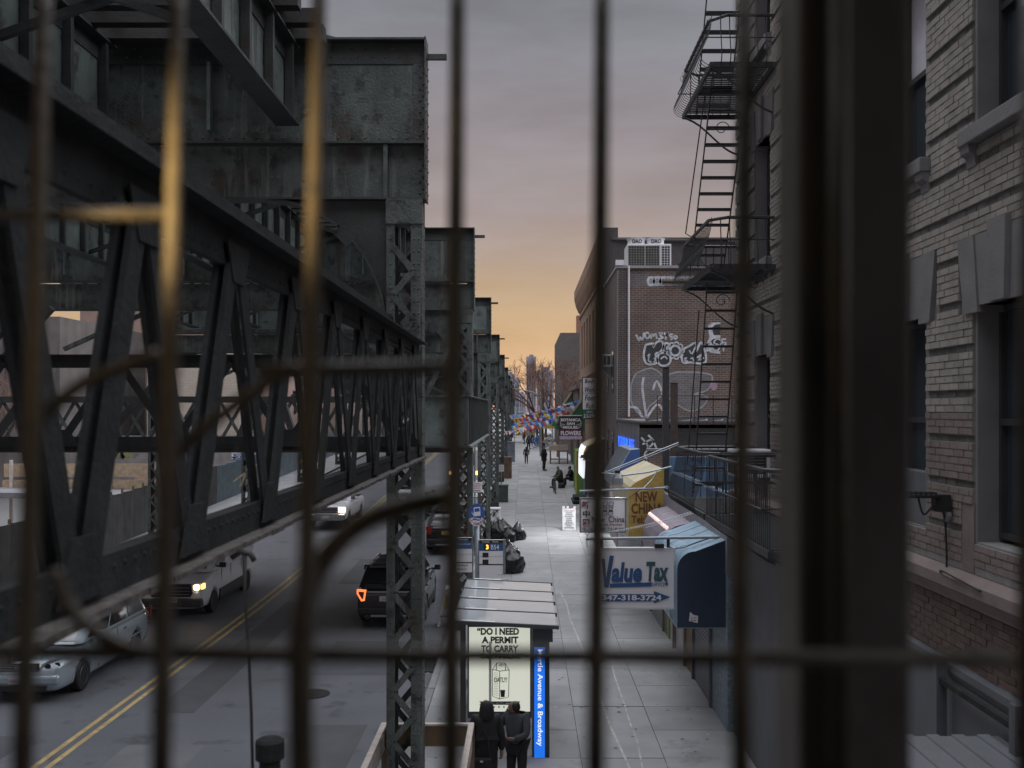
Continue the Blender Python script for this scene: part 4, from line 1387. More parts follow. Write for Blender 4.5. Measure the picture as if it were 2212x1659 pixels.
for h in oh: window(ob, 'x', XB + .2, h[0] + .02, h[1] - .02, h[2] + .02, h[3] - .02, m_wframe, m_glass)
for z in (8.5, 12.9):
    MB().box(XB - .10, XB - .021, 50.2, 72, z, z + .22).build('string_course', m_ochre, ob)
prof = [(XB - .0205, 13.3), (XB - .10, 13.35), (XB - .30, 13.8), (XB - .42, 14.3), (XB - .42, 14.9), (XB - .30, 15.2), (XB - .12, 15.5), (XB - .0205, 15.5)]
MB().prism(prof, 'y', 50.2, 72).build('cornice', m_ochre, ob)
MB().box(XB + .332, 15, 49.98, 50.049, 14.901, 15.05).build('parapet_coping', m_parapet, ob)
MB().tube([(XB + .4, 49.95, 14.96), (14, 49.95, 14.8)], .07, 6).build('coping_roll', m_parapet, ob)

# =================================================================== one-storey shops between
sa = thing('low_shop_building', 'single storey shop with a corrugated parapet and black graffitied side below the graffiti wall', 'shop building', (XB, 39, 0))
m_corr = M_slat('corrugated_sheet', (.20, .20, .215), 'Y', .22, 1.0, .5, .4, .25, streak=((.08, .06, .05), .3, 3.0))
MB().box(XB + .06, 14, 35, 42.84, 0, 5.75).build('side_wall', M_brick('black_painted_brick', (.045, .043, .043), (.035, .034, .035), (.05, .05, .05), .25, .085, .012, .2), sa)
MB().box(XB, XB + .0595, 35.02, 42.84, 4.1, 5.95).build('corrugated_parapet', m_corr, sa)
MB().box(XB - .06, 14.05, 34.9, 42.84, 5.951, 6.02).build('roof_edge', M('tarred_edge', (.13, .13, .135), .7, 0, .4, 6, .5, 20), sa)
rr_ = random.Random(4)
for i in range(9):
    MB().bar((XB + .3 + i * .55, 35.2, 6.06), (XB + .75 + i * .55, 35.1, 6.09), .3, .08).build('tar_roll', M('tar_felt', (.11, .11, .115), .8, 0, .3, 8, .6, 15), sa)
m_shut = M_slat('roller_shutter', (.16, .17, .20), 'Z', .09, .8, .45, .5)
MB().box(XB + .02, XB + .0595, 35.02, 42.84, .3, 4.099).build('roller_shutter', m_shut, sa)
c_ = at(1395, 965, 34.99)
for pts in (((1385, 945), (1400, 965), (1392, 985), (1410, 1000)), ((1400, 940), (1412, 955), (1398, 972), (1416, 985), (1404, 1012)), ((1388, 960), (1408, 950), (1420, 975)), ((1395, 1010), (1405, 980), (1414, 1008), (1420, 990))):
    stroke([at(x, y, 35) for x, y in pts], .035, m_gw, sa, y=34.985)
m_neon = M_emit('blue_neon', (.015, .12, 1.0), 1.5)
nz = [at(1345, 940, 39.5), at(1378, 955, 35.6)]
ns = thing('neon_sign', 'glowing blue neon lettering fixed to the corrugated parapet', 'neon sign', (XB, 37.5, 4.6))
for i, ch in enumerate('WS&BBILIFE'):
    yy = 41.4 - i * .62
    lettering(ch, m_neon, ns, (XB - .07, yy, 5.10), '-x', w=.36, h=.44, bold=.01, extrude=.003)
MB().box(XB - .035, XB - .002, 35.3, 41.9, 4.78, 4.83).build('sign_rail', m_black, ns)

sb = thing('awning_shop_building', 'row of low shops under the blue, mauve and yellow awnings beside the pale tenement', 'shop building', (XB, 27, 0))
MB().box(XB + .1, 14, 19.33, 34.88, 0, 4.05).build('shop_block', m_dark, sb)
MB().box(XB + .1, 14, 19.33, 34.85, 4.051, 4.12).build('flat_roof', M('tar_roof', (.09, .09, .095), .8, 0, .3, 3, .5, 20), sb)
m_blue = M('blue_painted_wall', (.075, .14, .235), .65, 0, .2, 2.0, .2, 30, spots=[((.16, .22, .30), .25, 4.0), ((.05, .08, .14), .25, 3.0)])
MB().box(XB + .2, 9, 28.4, 28.7, 4.121, 5.05).build('blue_parapet', m_blue, sb)
MB().box(XB + .2, XB + .45, 21.5, 28.39, 4.121, 4.62).build('blue_parapet', m_blue, sb)
MB().box(XB + .1, 7.0, 32.6, 32.9, 4.121, 5.05).build('brick_parapet', M_brick('red_parapet_brick', (.20, .12, .10), (.15, .10, .09), (.22, .2, .19), .24, .08), sb)
MB().box(XB + .05, 7.05, 32.55, 32.95, 5.051, 5.12).build('parapet_coping', m_stone, sb)
segs = [(19.35, 21.0, M('teal_flower_panel', (.20, .27, .32), .6, 0, .5, 14.0)), (21.0, 23.2, m_shut), (23.2, 24.4, m_wood_brown), (24.4, 26.2, M('pale_shopfront', (.34, .33, .34), .6)), (26.2, 26.7, M('green_door', (.08, .20, .12), .6)),
        (26.7, 27.2, m_wood), (27.2, 27.7, M('green_door_trim', (.10, .22, .13), .6)), (27.7, 28.2, m_wood_brown), (28.2, 31.0, m_glass), (31.0, 33.2, M('cream_shopfront', (.40, .37, .30), .6)), (33.2, 34.85, m_shut)]
for a, b, mm in segs:
    p = random.choice((0, .03, -.03))
    MB().box(XB - .02 + p, XB + .099, a + .01, b - .01, .13, 3.2).build('shopfront_panel', mm, sb)
MB().box(XB - .03, XB + .099, 19.35, 34.85, 3.201, 4.05).build('fascia', M('drab_fascia', (.22, .22, .24), .7), sb)
for y in (21.0, 23.2, 24.4, 26.2, 28.2, 31.0, 33.2):
    MB().box(XB - .08, XB + .099, y - .06, y + .06, .13, 3.19).build('shopfront_pier', m_stone, sb)

# further up the right hand side
m_bfar = M_brick('brown_far_brick', (.17, .11, .095), (.14, .095, .085), (.17, .15, .14), .3, .1, .012, .2)
m_gfar = M_brick('grey_far_brick', (.15, .125, .12), (.125, .11, .105), (.16, .15, .15), .3, .1, .01, .15)


def block(name, label, x0, x1, y0, y1, z1, mm, wins=(), frame=None, cornice=True, glass=None, front='x'):
    """building box whose street face (x0 or x1) and camera face carry real window openings"""
    t = thing(name, label, 'building', ((x0 + x1) / 2, y0, gz(y0)))
    left = x1 < 0
    hx = [w for w in wins if w[4] == 'x']; hy = [w for w in wins if w[4] == 'y']
    if left:
        holed_wall('x', x1 - .3, x1, y0 + .3, y1, 0, z1, [w[:4] for w in hx]).build('street_wall', mm, t)
        MB().box(x0, x1 - .301, y0 + .3005, y1, 0, z1 - .2).build('core', m_dark, t)
    else:
        holed_wall('x', x0, x0 + .3, y0 + .3, y1, 0, z1, [w[:4] for w in hx]).build('street_wall', mm, t)
        MB().box(x0 + .301, x1, y0 + .3005, y1, 0, z1 - .2).build('core', m_dark, t)
    holed_wall('y', y0, y0 + .2995, x0, x1, 0, z1, [w[:4] for w in hy]).build('end_wall', mm, t)
    for w in hy: window(t, 'y', y0 + .2, w[0] + .02, w[1] - .02, w[2] + .02, w[3] - .02, frame, glass)
    for w in hx: window(t, 'x', (x1 - .12) if left else (x0 + .2), w[0] + .02, w[1] - .02, w[2] + .02, w[3] - .02, frame, glass, depth=-.10 if left else .05)
    if cornice:
        MB().box(x0 - .15, x1 + .15, y0 - .15, y1, z1 + .001, z1 + .35).build('cornice', m_stone_brown, t)
    return t


bl1 = block('low_brick_building', 'low brown brick storefront beyond the ochre building, green awning on its front', 4.0, 14, 76, 88, 8.0, m_bfar, [(4.9, 6.4, 6.0, 7.4, 'y'), (78, 80, 5.6, 7.2, 'x'), (82, 84, 5.6, 7.2, 'x')])
bl2 = block('grey_apartment_block', 'plain grey apartment block rising behind the bare trees on the right', 3.4, 16, 97, 116, 13.9, m_gfar, [(y, y + 1.3, z, z + 1.6, 'x') for y in (99, 103, 107, 111) for z in (6.5, 10)] + [(7.5, 8.8, z, z + 1.6, 'y') for z in (9.6,)], cornice=False)
MB().box(5.0, 15.8, 97.2, 98.2, 13.901, 15.6).build('rooftop_railing_wall', M('rusty_roof_screen', (.30, .16, .12), .7), bl2)
block('far_right_building', 'far low building past the grey apartment block on the right', 4.4, 16, 120, 150, 9.0, m_bfar, [(y, y + 1.6, 5.5, 7.4, 'x') for y in (122, 127, 132, 137)])
# ---- left hand side, seen through the trusses
m_pink = M_brick('pink_gable_brick', (.40, .26, .215), (.34, .225, .19), (.36, .29, .26), .3, .1, .012, .12, dirtcol=(.12, .08, .07))
m_cream = M_brick('cream_gable_block', (.52, .45, .38), (.47, .41, .35), (.40, .35, .31), .45, .15, .014, .1, dirtcol=(.2, .16, .14))
m_brownwall = M('stained_rendered_wall', (.135, .12, .115), .85, 0, .3, .8, .3, 20, streak=((.07, .065, .06), .4, 1.2))
block('pink_brick_building', 'tall pinkish brick building with a blank gable wall, seen through the left truss', -34, -19.4, 76, 96, 17, m_pink, [(y, y + 1.4, z, z + 2, 'x') for y in (79, 83, 87, 91) for z in (6, 10)], cornice=False)
block('cream_building', 'cream block gable wall between two truss diagonals, in front of the pink brick', -26.6, -20.2, 70, 75.6, 11.4, m_cream, [], cornice=False)
block('stained_grey_building', 'stained dark grey building with a low roof railing at the far left', -46, -29.0, 62, 80, 12.2, m_brownwall, [(-31.2, -30.0, 8.4, 10.4, 'y'), (-35, -33.6, 8.4, 10.4, 'y'), (-31.2, -30.0, 4.6, 6.6, 'y'), (-35, -33.6, 4.6, 6.6, 'y')], m_wframe_w, False)
block('distant_left_building', 'pale far building at the end of the left sidewalk, small windows', -34, -18.6, 100, 122, 13, M_brick('pale_far_brick', (.44, .33, .28), (.4, .3, .26), (.4, .33, .3), .3, .1), [(y, y + 1.4, z, z + 1.8, 'x') for y in (102, 106, 110, 114, 118) for z in (5.5, 9)] + [(x, x + 1.3, z, z + 1.8, 'y') for x in (-21, -24, -27) for z in (5.5, 9)], cornice=True)
block('far_left_building', 'brown far building beyond the pale one on the left', -34, -18.6, 126, 160, 11, m_bfar, [(y, y + 1.4, 6, 8, 'x') for y in (128, 134, 140, 146)])

# distant towers
m_tower = M_brick('haze_tinted_tower', (.30, .30, .37), (.21, .215, .28), (.33, .33, .40), 3.2, 2.6, .5, .1)  # distance haze is mixed into these pale blue colours


def tower(label, x0, x1, ytop, Y, dep=20):
    p, q = at(x0, ytop, Y), at(x1, ytop, Y)
    t = thing('apartment_tower', label, 'tower', ((p.x + q.x) / 2, Y, 0), 0, 'hazy towers at the end of the street')
    MB().box(p.x, q.x, Y, Y + dep, 0, p.z).build('tower_block', m_tower, t)
    w = q.x - p.x
    MB().box(p.x + w * .3, q.x - w * .25, Y + 2, Y + dep - 3, p.z + .001, p.z + w * .22).build('roof_plant', m_tower, t)
    n = 4
    for i in range(n):
        MB().box(p.x + w * (i + .28) / n, p.x + w * (i + .62) / n, Y - .25, Y - .001, 8, p.z - 3).build('balcony_stack', m_gfar, t)
    return t


tower('tall slab tower rising behind the bare tree', 1137, 1158, 770, 420)
tower('hazy blue tower right beside the last railway bents', 1092, 1112, 808, 520)
tower('lower hazy tower between the two taller ones', 1110, 1122, 818, 560)
tower('wide dim tower just right of the tall slab', 1160, 1196, 800, 380)
tower('short far tower closing the street', 1118, 1136, 850, 620)

# =================================================================== hoardings and yard on the far side
hb = thing('plywood_hoarding', 'dark plywood construction hoarding along the far sidewalk behind the van', 'hoarding', (-18, 45, 0))
m_ply = M('stained_plywood', (.10, .10, .098), .8, 0, .3, 1.5, .2, 20, streak=((.20, .16, .11), .35, 1.5), rnd=.12)
y = 30.0
while y < 57.5:
    MB().box(-18.04, -18.0, y + .01, y + 1.21, gz(y) + .13, gz(y) + 2.35).build('panel', m_ply, hb)
    MB().box(-18.12, -18.045, y - .04, y + .05, gz(y) + .13, gz(y) + 2.5).build('post', m_wood_brown, hb)
    y += 1.22
hc = thing('corrugated_fence', 'blue grey corrugated metal fence on the far sidewalk, seen under the pink brick wall', 'fence', (-18, 73, 0))
m_blfence = M_slat('blue_grey_corrugation', (.16, .22, .25), 'Y', .26, .8, .5, .3, .25, streak=((.09, .10, .11), .3, 2.0))
y = 58.0
while y < 96:
    MB().box(-18.05, -18.0, y + .01, y + 1.99, gz(y) + .15, gz(y) + 2.3).build('panel', m_blfence, hc)
    y += 2.0
gl = thing('graffiti_wall', 'low yard wall covered in blue and white graffiti below the pink gable', 'yard wall', (-25, 69, 0))
a_ = at(190, 985, 68); b_ = at(480, 985, 68)
MB().box(-34, -18.6, 68.0, 68.3, 0, 4.25).build('wall', M('dingy_block_wall', (.24, .22, .21), .85, 0, .25, 1.5, .3, 20, spots=[((.12, .11, .10), .3, 1.0)]), gl)
MB().box(-34, -18.6, 67.9, 68.35, 4.251, 4.36).build('coping', m_stone, gl)
m_gb = M('blue_spray', (.08, .15, .40), .7); m_gol = M('olive_spray', (.26, .26, .10), .7)
rg = random.Random(11)
fill([at(232, 968, 67.9), at(282, 968, 67.9), at(282, 988, 67.9), at(232, 988, 67.9)], m_gol, gl, 67.985)
fill([at(330, 968, 67.9), at(430, 968, 67.9), at(430, 992, 67.9), at(330, 992, 67.9)], m_gb, gl, 67.985)
fill([at(500, 968, 67.9), at(600, 968, 67.9), at(600, 994, 67.9), at(500, 994, 67.9)], m_gb, gl, 67.986)
for cx in (240, 256, 270, 342, 360, 380, 400, 420, 508, 525, 545, 565, 590):
    pts = [at(cx + rg.uniform(-10, 10), 980 + rg.uniform(-11, 11), 67.9) for _ in range(5)]
    stroke(pts, .07, m_gw if cx > 300 else m_gk, gl, y=67.97)
sh = thing('sidewalk_shed', 'raw lumber and corrugated roof of a builders shed on the far sidewalk', 'shed', (-20, 52, 0))
MB().box(-26, -18.3, 49.5, 49.6, 2.2, 2.9).build('lumber_beam', m_wood, sh)
MB().box(-26, -18.3, 49.62, 49.72, 3.05, 3.7).build('lumber_beam', m_wood, sh)
MB().prism([(-26, 2.3), (-18.2, 2.3), (-18.2, 2.42), (-26, 2.55)], 'y', 46.5, 49.4).build('shed_roof', m_corr, sh)
for x in (-25.5, -23, -20.6, -18.4):
    MB().box(x - .06, x + .06, 49.3, 49.45, .2, 3.9).build('shed_post', m_wood_pale, sh)
for p0, p1 in ((at(330, 1060, 50), at(352, 1010, 50)), (at(345, 1065, 50), at(372, 1005, 50)), (at(340, 1032, 50), at(420, 1030, 50)), (at(505, 1040, 52), at(560, 1000, 52)), (at(520, 1050, 52), at(548, 985, 52))):
    MB().bar(p0, p1, .22, .08).build('brace', m_wood, sh)
MB().box(-21.0, -18.4, 53.5, 53.6, 1.2, 3.0).build('plywood_sheet', M('fresh_plywood', (.42, .27, .20), .75), sh)


def bare_tree(base, h, seed, name='bare_tree', label='', spread=.62, depth=6, r0=None):
    rt = random.Random(seed)
    t = thing(name, label, 'tree', base, 0, 'bare street trees')
    trunk = MB(); br = MB()

    def grow(p, d, ln, r, lev):
        pts = [p]; rs = [r]
        q = Vector(p); dd = Vector(d)
        for i in range(3):
            dd = (dd + Vector((rt.gauss(0, .10), rt.gauss(0, .10), rt.gauss(.03, .06)))).normalized()
            q = q + dd * ln / 3
            pts.append(Vector(q)); rs.append(r * (1 - .12 * (i + 1)))
        (trunk if lev == 0 else br).tube(pts, rs, 6 if lev < 2 else (4 if lev < 4 else 3))
        if lev >= depth: return
        nb_ = rt.choice((2, 3, 3)) if lev else 4
        for k in range(nb_):
            ax = Vector((rt.gauss(0, 1), rt.gauss(0, 1), rt.gauss(0, .3)))
            nd = (dd + ax.normalized() * rt.uniform(.35, spread + .2)).normalized()
            s = rt.uniform(.62, .85)
            grow(pts[rt.choice((2, 3))], nd, ln * s, max(r * .60, .014), lev + 1)
    grow(Vector(base), Vector((0, 0, 1)), h * .30, r0 or h * .014, 0)
    m_bark = bpy.data.materials.get('bark') or M('bark', (.15, .085, .065), .9)
    trunk.build('trunk', m_bark, t)
    br.build('crown', m_bark, t, recalc=False)
    return t


bare_tree((3.0, 91, gz(91)), 11.5, 3, depth=7, label='tall bare tree standing before the grey apartment block')
bare_tree((1.9, 112, gz(112)), 12.0, 5, label='bare tree further back, left of the grey apartment block')
bare_tree((2.6, 128, gz(128)), 12.5, 8, label='farthest bare tree on the right hand sidewalk')
bare_tree((-28.5, 58, gz(58)), 9.5, 12, label='bare tree in front of the stained grey building, far left', depth=5)
bare_tree((-31.5, 56, gz(56)), 8.5, 14, label='smaller bare tree at the left edge before the stained building', depth=5)

# =================================================================== awnings
def awning(name, label, x0, x1, y0, y1, zt, zb, prof, m_top, m_end, m_val=None, valance=None, ribs=0):
    """prof: outline (x, z) from the wall top round to the front bottom edge, extruded along the façade; closed by end panels"""
    t = thing(name, label, 'awning', ((x0 + x1) / 2, (y0 + y1) / 2, zb))
    n = len(prof)
    sk = MB()
    vs = [(p[0], y0, p[1]) for p in prof] + [(p[0], y1, p[1]) for p in prof] + [(p[0] + .012, y0, p[1] - .012) for p in prof] + [(p[0] + .012, y1, p[1] - .012) for p in prof]
    fs = []
    for i in range(n - 1):
        fs += [(i, i + 1, n + i + 1, n + i), (2 * n + i, 3 * n + i, 3 * n + i + 1, 2 * n + i + 1)]
    sk.add(vs, fs).build('canopy_cloth', m_top, t, smooth=False)
    poly = list(prof) + [(x1, prof[-1][1])]
    ins = .012
    MB().prism(poly, 'y', y0 - .02, y0 - .0005).build('end_panel', m_end, t)
    MB().prism(poly, 'y', y1 + .0005, y1 + .02).build('end_panel', m_end, t)
    hem = MB()
    hem.bar((prof[-1][0], y0 - .03, prof[-1][1]), (prof[-1][0], y1 + .03, prof[-1][1]), .025)
    hem.bar((prof[-1][0] + .013, y0 - .03, prof[-1][1]), (x1, y0 - .03, prof[-1][1]), .02)
    hem.build('frame_tube', m_pipe, t)
    for i in range(ribs):
        y = y0 + (y1 - y0) * (i + 1) / (ribs + 1)
        MB().tube([(p[0] - .006, y, p[1] + .006) for p in prof], .006, 4).build('rib', m_top, t)
    return t


def rounded(x0, x1, zt, zb, r, drop=0.0):
    """wall top -> flat/sloped top -> rounded shoulder -> vertical front"""
    pts = [(x1, zt + drop)]
    for i in range(9):
        a = R(90) * i / 8
        pts.append((x0 + r - r * math.sin(a), zt - r + r * math.cos(a)))
    pts.append((x0, zb))
    return pts


XW = 3.93
m_aw_blue = M('faded_blue_canvas', (.19, .28, .36), .7, 0, .25, 3.0, .15, 40, spots=[((.30, .36, .40), .36, 5.0), ((.09, .14, .19), .32, 1.6)])
m_aw_navy = M('navy_canvas_end', (.033, .052, .09), .8, 0, .12, 3.0, .1, 60)
m_aw_mauve = M('mauve_canvas', (.22, .19, .225), .7, 0, .25, 3.0, .1, 40, spots=[((.14, .12, .14), .32, 3.0)])
m_aw_yel = M('yellow_canvas', (.38, .26, .065), .7, 0, .25, 3.0, .1, 40, spots=[((.22, .15, .06), .32, 4.0)])
m_aw_ytop = M('pale_yellow_canvas_top', (.40, .36, .24), .7, 0, .18, 3.0)
m_aw_dblue = M('blue_canvas_end', (.04, .09, .26), .7, 0, .1)
m_aw_grey = M('grey_blue_canvas', (.22, .27, .31), .7, 0, .2, 3, streak=((.12, .15, .18), .35, 6.0))
m_aw_green = M('green_canvas', (.03, .13, .07), .7, 0, .15)
m_brown_t = M('brown_letter', (.12, .045, .03), .6)

aw1 = awning('blue_awning', 'big rounded blue awning with a white sticker on its navy end panel', 2.98, XW, 19.55, 23.0, 3.62, 2.12, rounded(2.98, XW, 3.62, 2.12, .36, .22), m_aw_blue, m_aw_navy, ribs=3)
stq = at(1496, 1336, 19.52)
stk = MB().prism([(stq.x - .07, stq.z - .05), (stq.x + .10, stq.z - .09), (stq.x + .11, stq.z + .05), (stq.x + .02, stq.z + .07), (stq.x - .05, stq.z + .13)], 'y', 19.524, 19.5285)
sk_ = stk.build('sticker', m_sign_white, aw1)
lettering('NO SWAN', m_mark, aw1, (stq.x + .02, 19.522, stq.z + .01), '-y', w=.12, bold=.01, rot=.1)
lettering('OR M', m_mark, aw1, (stq.x + .01, 19.522, stq.z - .04), '-y', w=.10, bold=.02)
aw2 = awning('mauve_awning', 'mauve rounded awning with a row of light bulbs along its shoulder, behind the blue awning', 3.25, XW + .3, 23.6, 27.6, 3.66, 2.45, [(XW + .3, 3.80), (3.56, 3.64), (3.46, 3.58), (3.38, 3.48), (3.31, 3.32), (3.26, 3.10), (3.25, 2.45)], m_aw_mauve, m_aw_mauve)
m_bulb = M_emit('shade_bulb', (1.0, .72, .66), .55)
for i in range(9):
    MB().lathe([(.001, -.05), (.045, -.02), (.048, .02), (.03, .05), (.001, .055)], 10, (3.39, 23.9 + i * .40, 3.56)).build('bulb', m_bulb, aw2, smooth=True)
lettering('WELCOME HERE', m_sign_white, aw2, (3.55, 23.578, 2.75), '-y', w=.5, h=.18)
aw3 = awning('yellow_awning', 'mustard yellow box awning lettered in dark brown, end panel facing the camera', 2.93, XW, 28.25, 33.0, 4.22, 2.70, [(XW, 4.72), (3.12, 4.34), (2.97, 4.20), (2.93, 4.10), (2.93, 2.70)], m_aw_ytop, m_aw_yel)
lettering('NEW', m_brown_t, aw3, (3.43, 28.222, 3.93), '-y', w=.62, h=.30, bold=.03)
lettering('CHINA', m_brown_t, aw3, (3.45, 28.222, 3.60), '-y', w=.90, h=.30, bold=.03)
lettering('Tel:718-', m_brown_t, aw3, (3.42, 28.222, 3.29), '-y', w=.84, h=.22, bold=.02)
aw4 = awning('grey_blue_awning', 'grey blue sloping awning with a bright blue end, under the neon lettering', 3.05, XW, 34.2, 38.5, 5.0, 3.7, [(XW, 5.05), (3.62, 5.02), (3.05, 4.05), (3.05, 3.75)], m_aw_grey, m_aw_dblue)
for i in range(12):
    MB().tube([(3.60, 34.4 + i * .34, 5.0), (3.07, 34.5 + i * .34, 4.1)], .022, 4).build('seam', m_grey, aw4)
m_lit = M_emit('lit_awning_front', (.92, .95, 1.0), .55)
zo = gz(50)
aw5 = awning('black_yellow_awning', 'black ended awning with a yellow band and a lit white front', 2.85, XW, 49.2, 53.5, 4.75, 2.6, [(XW, 5.0), (3.35, 4.78), (3.02, 4.60), (2.88, 4.30), (2.85, 3.9)], M('cream_awning_top', (.42, .37, .27), .7), M('black_awning_end', (.03, .032, .035), .6))
MB().prism([(XW - .02, 4.93), (3.36, 4.71), (3.08, 4.55), (2.96, 4.28), (2.92, 3.9), (2.85, 3.9), (2.88, 4.30), (3.02, 4.60), (3.35, 4.78), (XW - .02, 4.995)], 'y', 49.172, 49.1795).build('yellow_band', M('yellow_band', (.55, .38, .05), .6), aw5)
MB().prism([(2.84, 3.9), (2.87, 4.30), (3.0, 4.58), (3.02, 4.56), (2.92, 3.0), (2.84, 3.0)], 'y', 49.3, 53.4).build('lit_valance', m_lit, aw5)
MB().prism([(2.95, 2.2), (XW, 2.2), (XW, 3.89), (2.95, 3.89)], 'y', 49.1805, 49.2).build('lower_end_panel', M('black_awning_end2', (.035, .037, .04), .6), aw5)
for i, (x0, y0, y1, zt, zb) in enumerate(((2.5, 66, 70.5, 7.3, 4.9), (2.3, 74, 78, 6.9, 4.9), (2.3, 84, 88, 7.9, 5.0))):
    a = awning('green_awning', ['dark green sloping awning nearest behind the bunting, salmon underside', 'second dark green awning down the sidewalk', 'tall bright green awning edge far down the sidewalk'][i], x0, XW, y0, y1, zt, zb,
               [(XW, zt), (x0, zb + .5), (x0, zb)], m_aw_green, m_aw_green, ribs=2)
    a['group'] = 'green awnings down the sidewalk'
    MB().bar((x0 - .02, y0 - .03, zb + .5), (XW, y0 - .03, zt + .02), .10, .14).build('pale_edge', M('salmon_edging', (.42, .30, .24), .7), a)
gp = thing('green_shopfront', 'bright green painted shopfront pier beside the standing man', 'shopfront', (3.9, 62, gz(62)))
MB().box(3.2, 3.92, 62.0, 66.0, gz(62), gz(62) + 2.9).build('green_panel', M('lime_green_paint', (.12, .26, .05), .6), gp)
MB().box(3.12, 3.2, 62.0, 62.3, gz(62), gz(62) + 2.9).build('yellow_edge', M('yellow_edge', (.5, .4, .12), .6), gp)
MB().box(3.55, 3.92, 56.5, 61.9, gz(58), gz(58) + 2.8).build('roller_shutter', m_shut, gp)

# =================================================================== hanging signs
def frame_sign(t, x0, x1, y, z0, z1, m_face, m_frame, th=.10, fw=.03):
    MB().box(x0, x1, y, y + th, z0, z1).build('sign_box', m_face, t)
    f = MB()
    f.box(x0 - .01, x0 + fw, y - .012, y + th + .012, z0 - .01, z1 + .01).box(x1 - fw, x1 + .01, y - .012, y + th + .012, z0 - .01, z1 + .01)
    f.box(x0 + fw, x1 - fw, y - .012, y + th + .012, z0 - .01, z0 + fw).box(x0 + fw, x1 - fw, y - .012, y + th + .012, z1 - fw, z1 + .01)
    f.build('sign_frame', m_frame, t)


m_navy_t = M('navy_letter', (.035, .10, .25), .5)
m_teal_t = M('dark_teal_letter', (.04, .11, .13), .5)
m_red_t = M('maroon_letter', (.22, .03, .04), .5)
m_black_t = M('black_letter', (.02, .02, .022), .5)
m_pgrey = M('grey_letter', (.20, .20, .22), .5)

YV = 20.0
a_, b_ = at(1289, 1315, YV), at(1458, 1184, YV)
t = thing('tax_sign', 'large white hanging tax service sign with a phone number in an arrow', 'hanging sign', (a_.x, YV, a_.z))
frame_sign(t, a_.x, b_.x, YV, a_.z, b_.z, m_sign_white, m_white)


def sg(zx, zy, dy=-.014):  # survey of the sign enlargement (crop 1480..1900 / 2212)
    p = at((1480 + zx * .1899) * .8848, (1300 + zy * .1899) * .8848, YV)
    return Vector((p.x, YV + dy, p.z))


def sgl(s, x0, y0, x1, y1, m, **k):
    p, q = sg(x0, y0), sg(x1, y1)
    return lettering(s, m, t, ((p.x + q.x) / 2, YV - .016, (p.z + q.z) / 2), '-y', w=abs(q.x - p.x), h=abs(p.z - q.z), **k)


sgl('alue', 65, 380, 458, 640, m_navy_t, bold=.04, shear=.15)
pV = [sg(*q) for q in ((-62, 335), (-18, 335), (-2, 590), (44, 296), (97, 296), (28, 706), (-22, 706))]
MB().prism([(p.x, p.z) for p in pV], 'y', YV - .018, YV - .0125).build('lettering', m_navy_t, t)
sgl('Tax', 512, 374, 800, 630, m_teal_t, bold=.04, shear=.12)
pp_ = [sg(*q) for q in ((45, 655), (582, 640), (582, 692), (45, 706))]
MB().prism([(p.x, p.z) for p in pp_], 'y', YV - .018, YV - .0125).build('underline', m_navy_t, t)
sgl('SERVICE', 585, 642, 752, 690, m_navy_t, bold=.0)
pp_ = [sg(*q) for q in ((752, 655), (770, 630), (797, 658), (772, 688))]
MB().prism([(p.x, p.z) for p in pp_], 'y', YV - .018, YV - .0125).build('arrow_tip', m_navy_t, t)
pp_ = [sg(*q) for q in ((-60, 790), (612, 790), (612, 752), (822, 828), (612, 910), (612, 882), (-60, 884))]
MB().prism([(p.x, p.z) for p in pp_], 'y', YV - .016, YV - .0125).build('phone_arrow', m_navy_t, t)
p, q = sg(-55, 800), sg(708, 872)
lettering('347-318-3724', m_sign_white, t, ((p.x + q.x) / 2, YV - .020, (p.z + q.z) / 2), '-y', w=q.x - p.x, h=p.z - q.z, bold=.03)
pl, pr = at(1265, 1164, YV), at(1592, 1160, YV)
MB().tube([pl, pr], .030, 10).build('support_pipe', m_pipe, t)
for x in (1300, 1444):
    h0, h1 = at(x, 1163, YV), at(x, 1186, YV)
    MB().box(h0.x - .03, h0.x + .03, YV + .02, YV + .06, h1.z - .01, h0.z + .03).build('hanger', m_wframe, t)
c_ = at(1424, 1180, YV)
MB().box(c_.x - .09, c_.x + .09, YV - .05, YV + .11, c_.z - .03, c_.z + .05).build('lamp_driver', m_black, t)
MB().tube(smooth_path([at(1440, 1181, YV), at(1470, 1184, YV), at(1500, 1174, YV), at(1535, 1162, YV)]), .010, 5).build('cable', m_black, t)
MB().tube([at(1268, 1156, YV), at(1262, 1150, YV), at(1268, 1144, YV), at(1274, 1150, YV), at(1268, 1158, YV), at(1268, 1182, YV)], .009, 5).build('eye_hook', m_pipe, t)

YN = 27.0
a_, b_ = at(1253, 1150, YN), at(1352, 1076, YN)
t = thing('restaurant_sign', 'white hanging restaurant sign with red and black characters and two chefs, behind the tax sign', 'hanging sign', (a_.x, YN, a_.z))
frame_sign(t, a_.x, b_.x, YN, a_.z, b_.z, m_sign_white, m_grey)


def sn(zx, zy):
    p = at(1194.5 + zx * .28, 752 + zy * .28, YN)
    return Vector((p.x, YN - .016, p.z))


def snl(s, x0, y0, x1, y1, m, **k):
    p, q = sn(x0, y0), sn(x1, y1)
    return lettering(s, m, t, ((p.x + q.x) / 2, YN - .016, (p.z + q.z) / 2), '-y', w=abs(q.x - p.x), h=abs(p.z - q.z), **k)


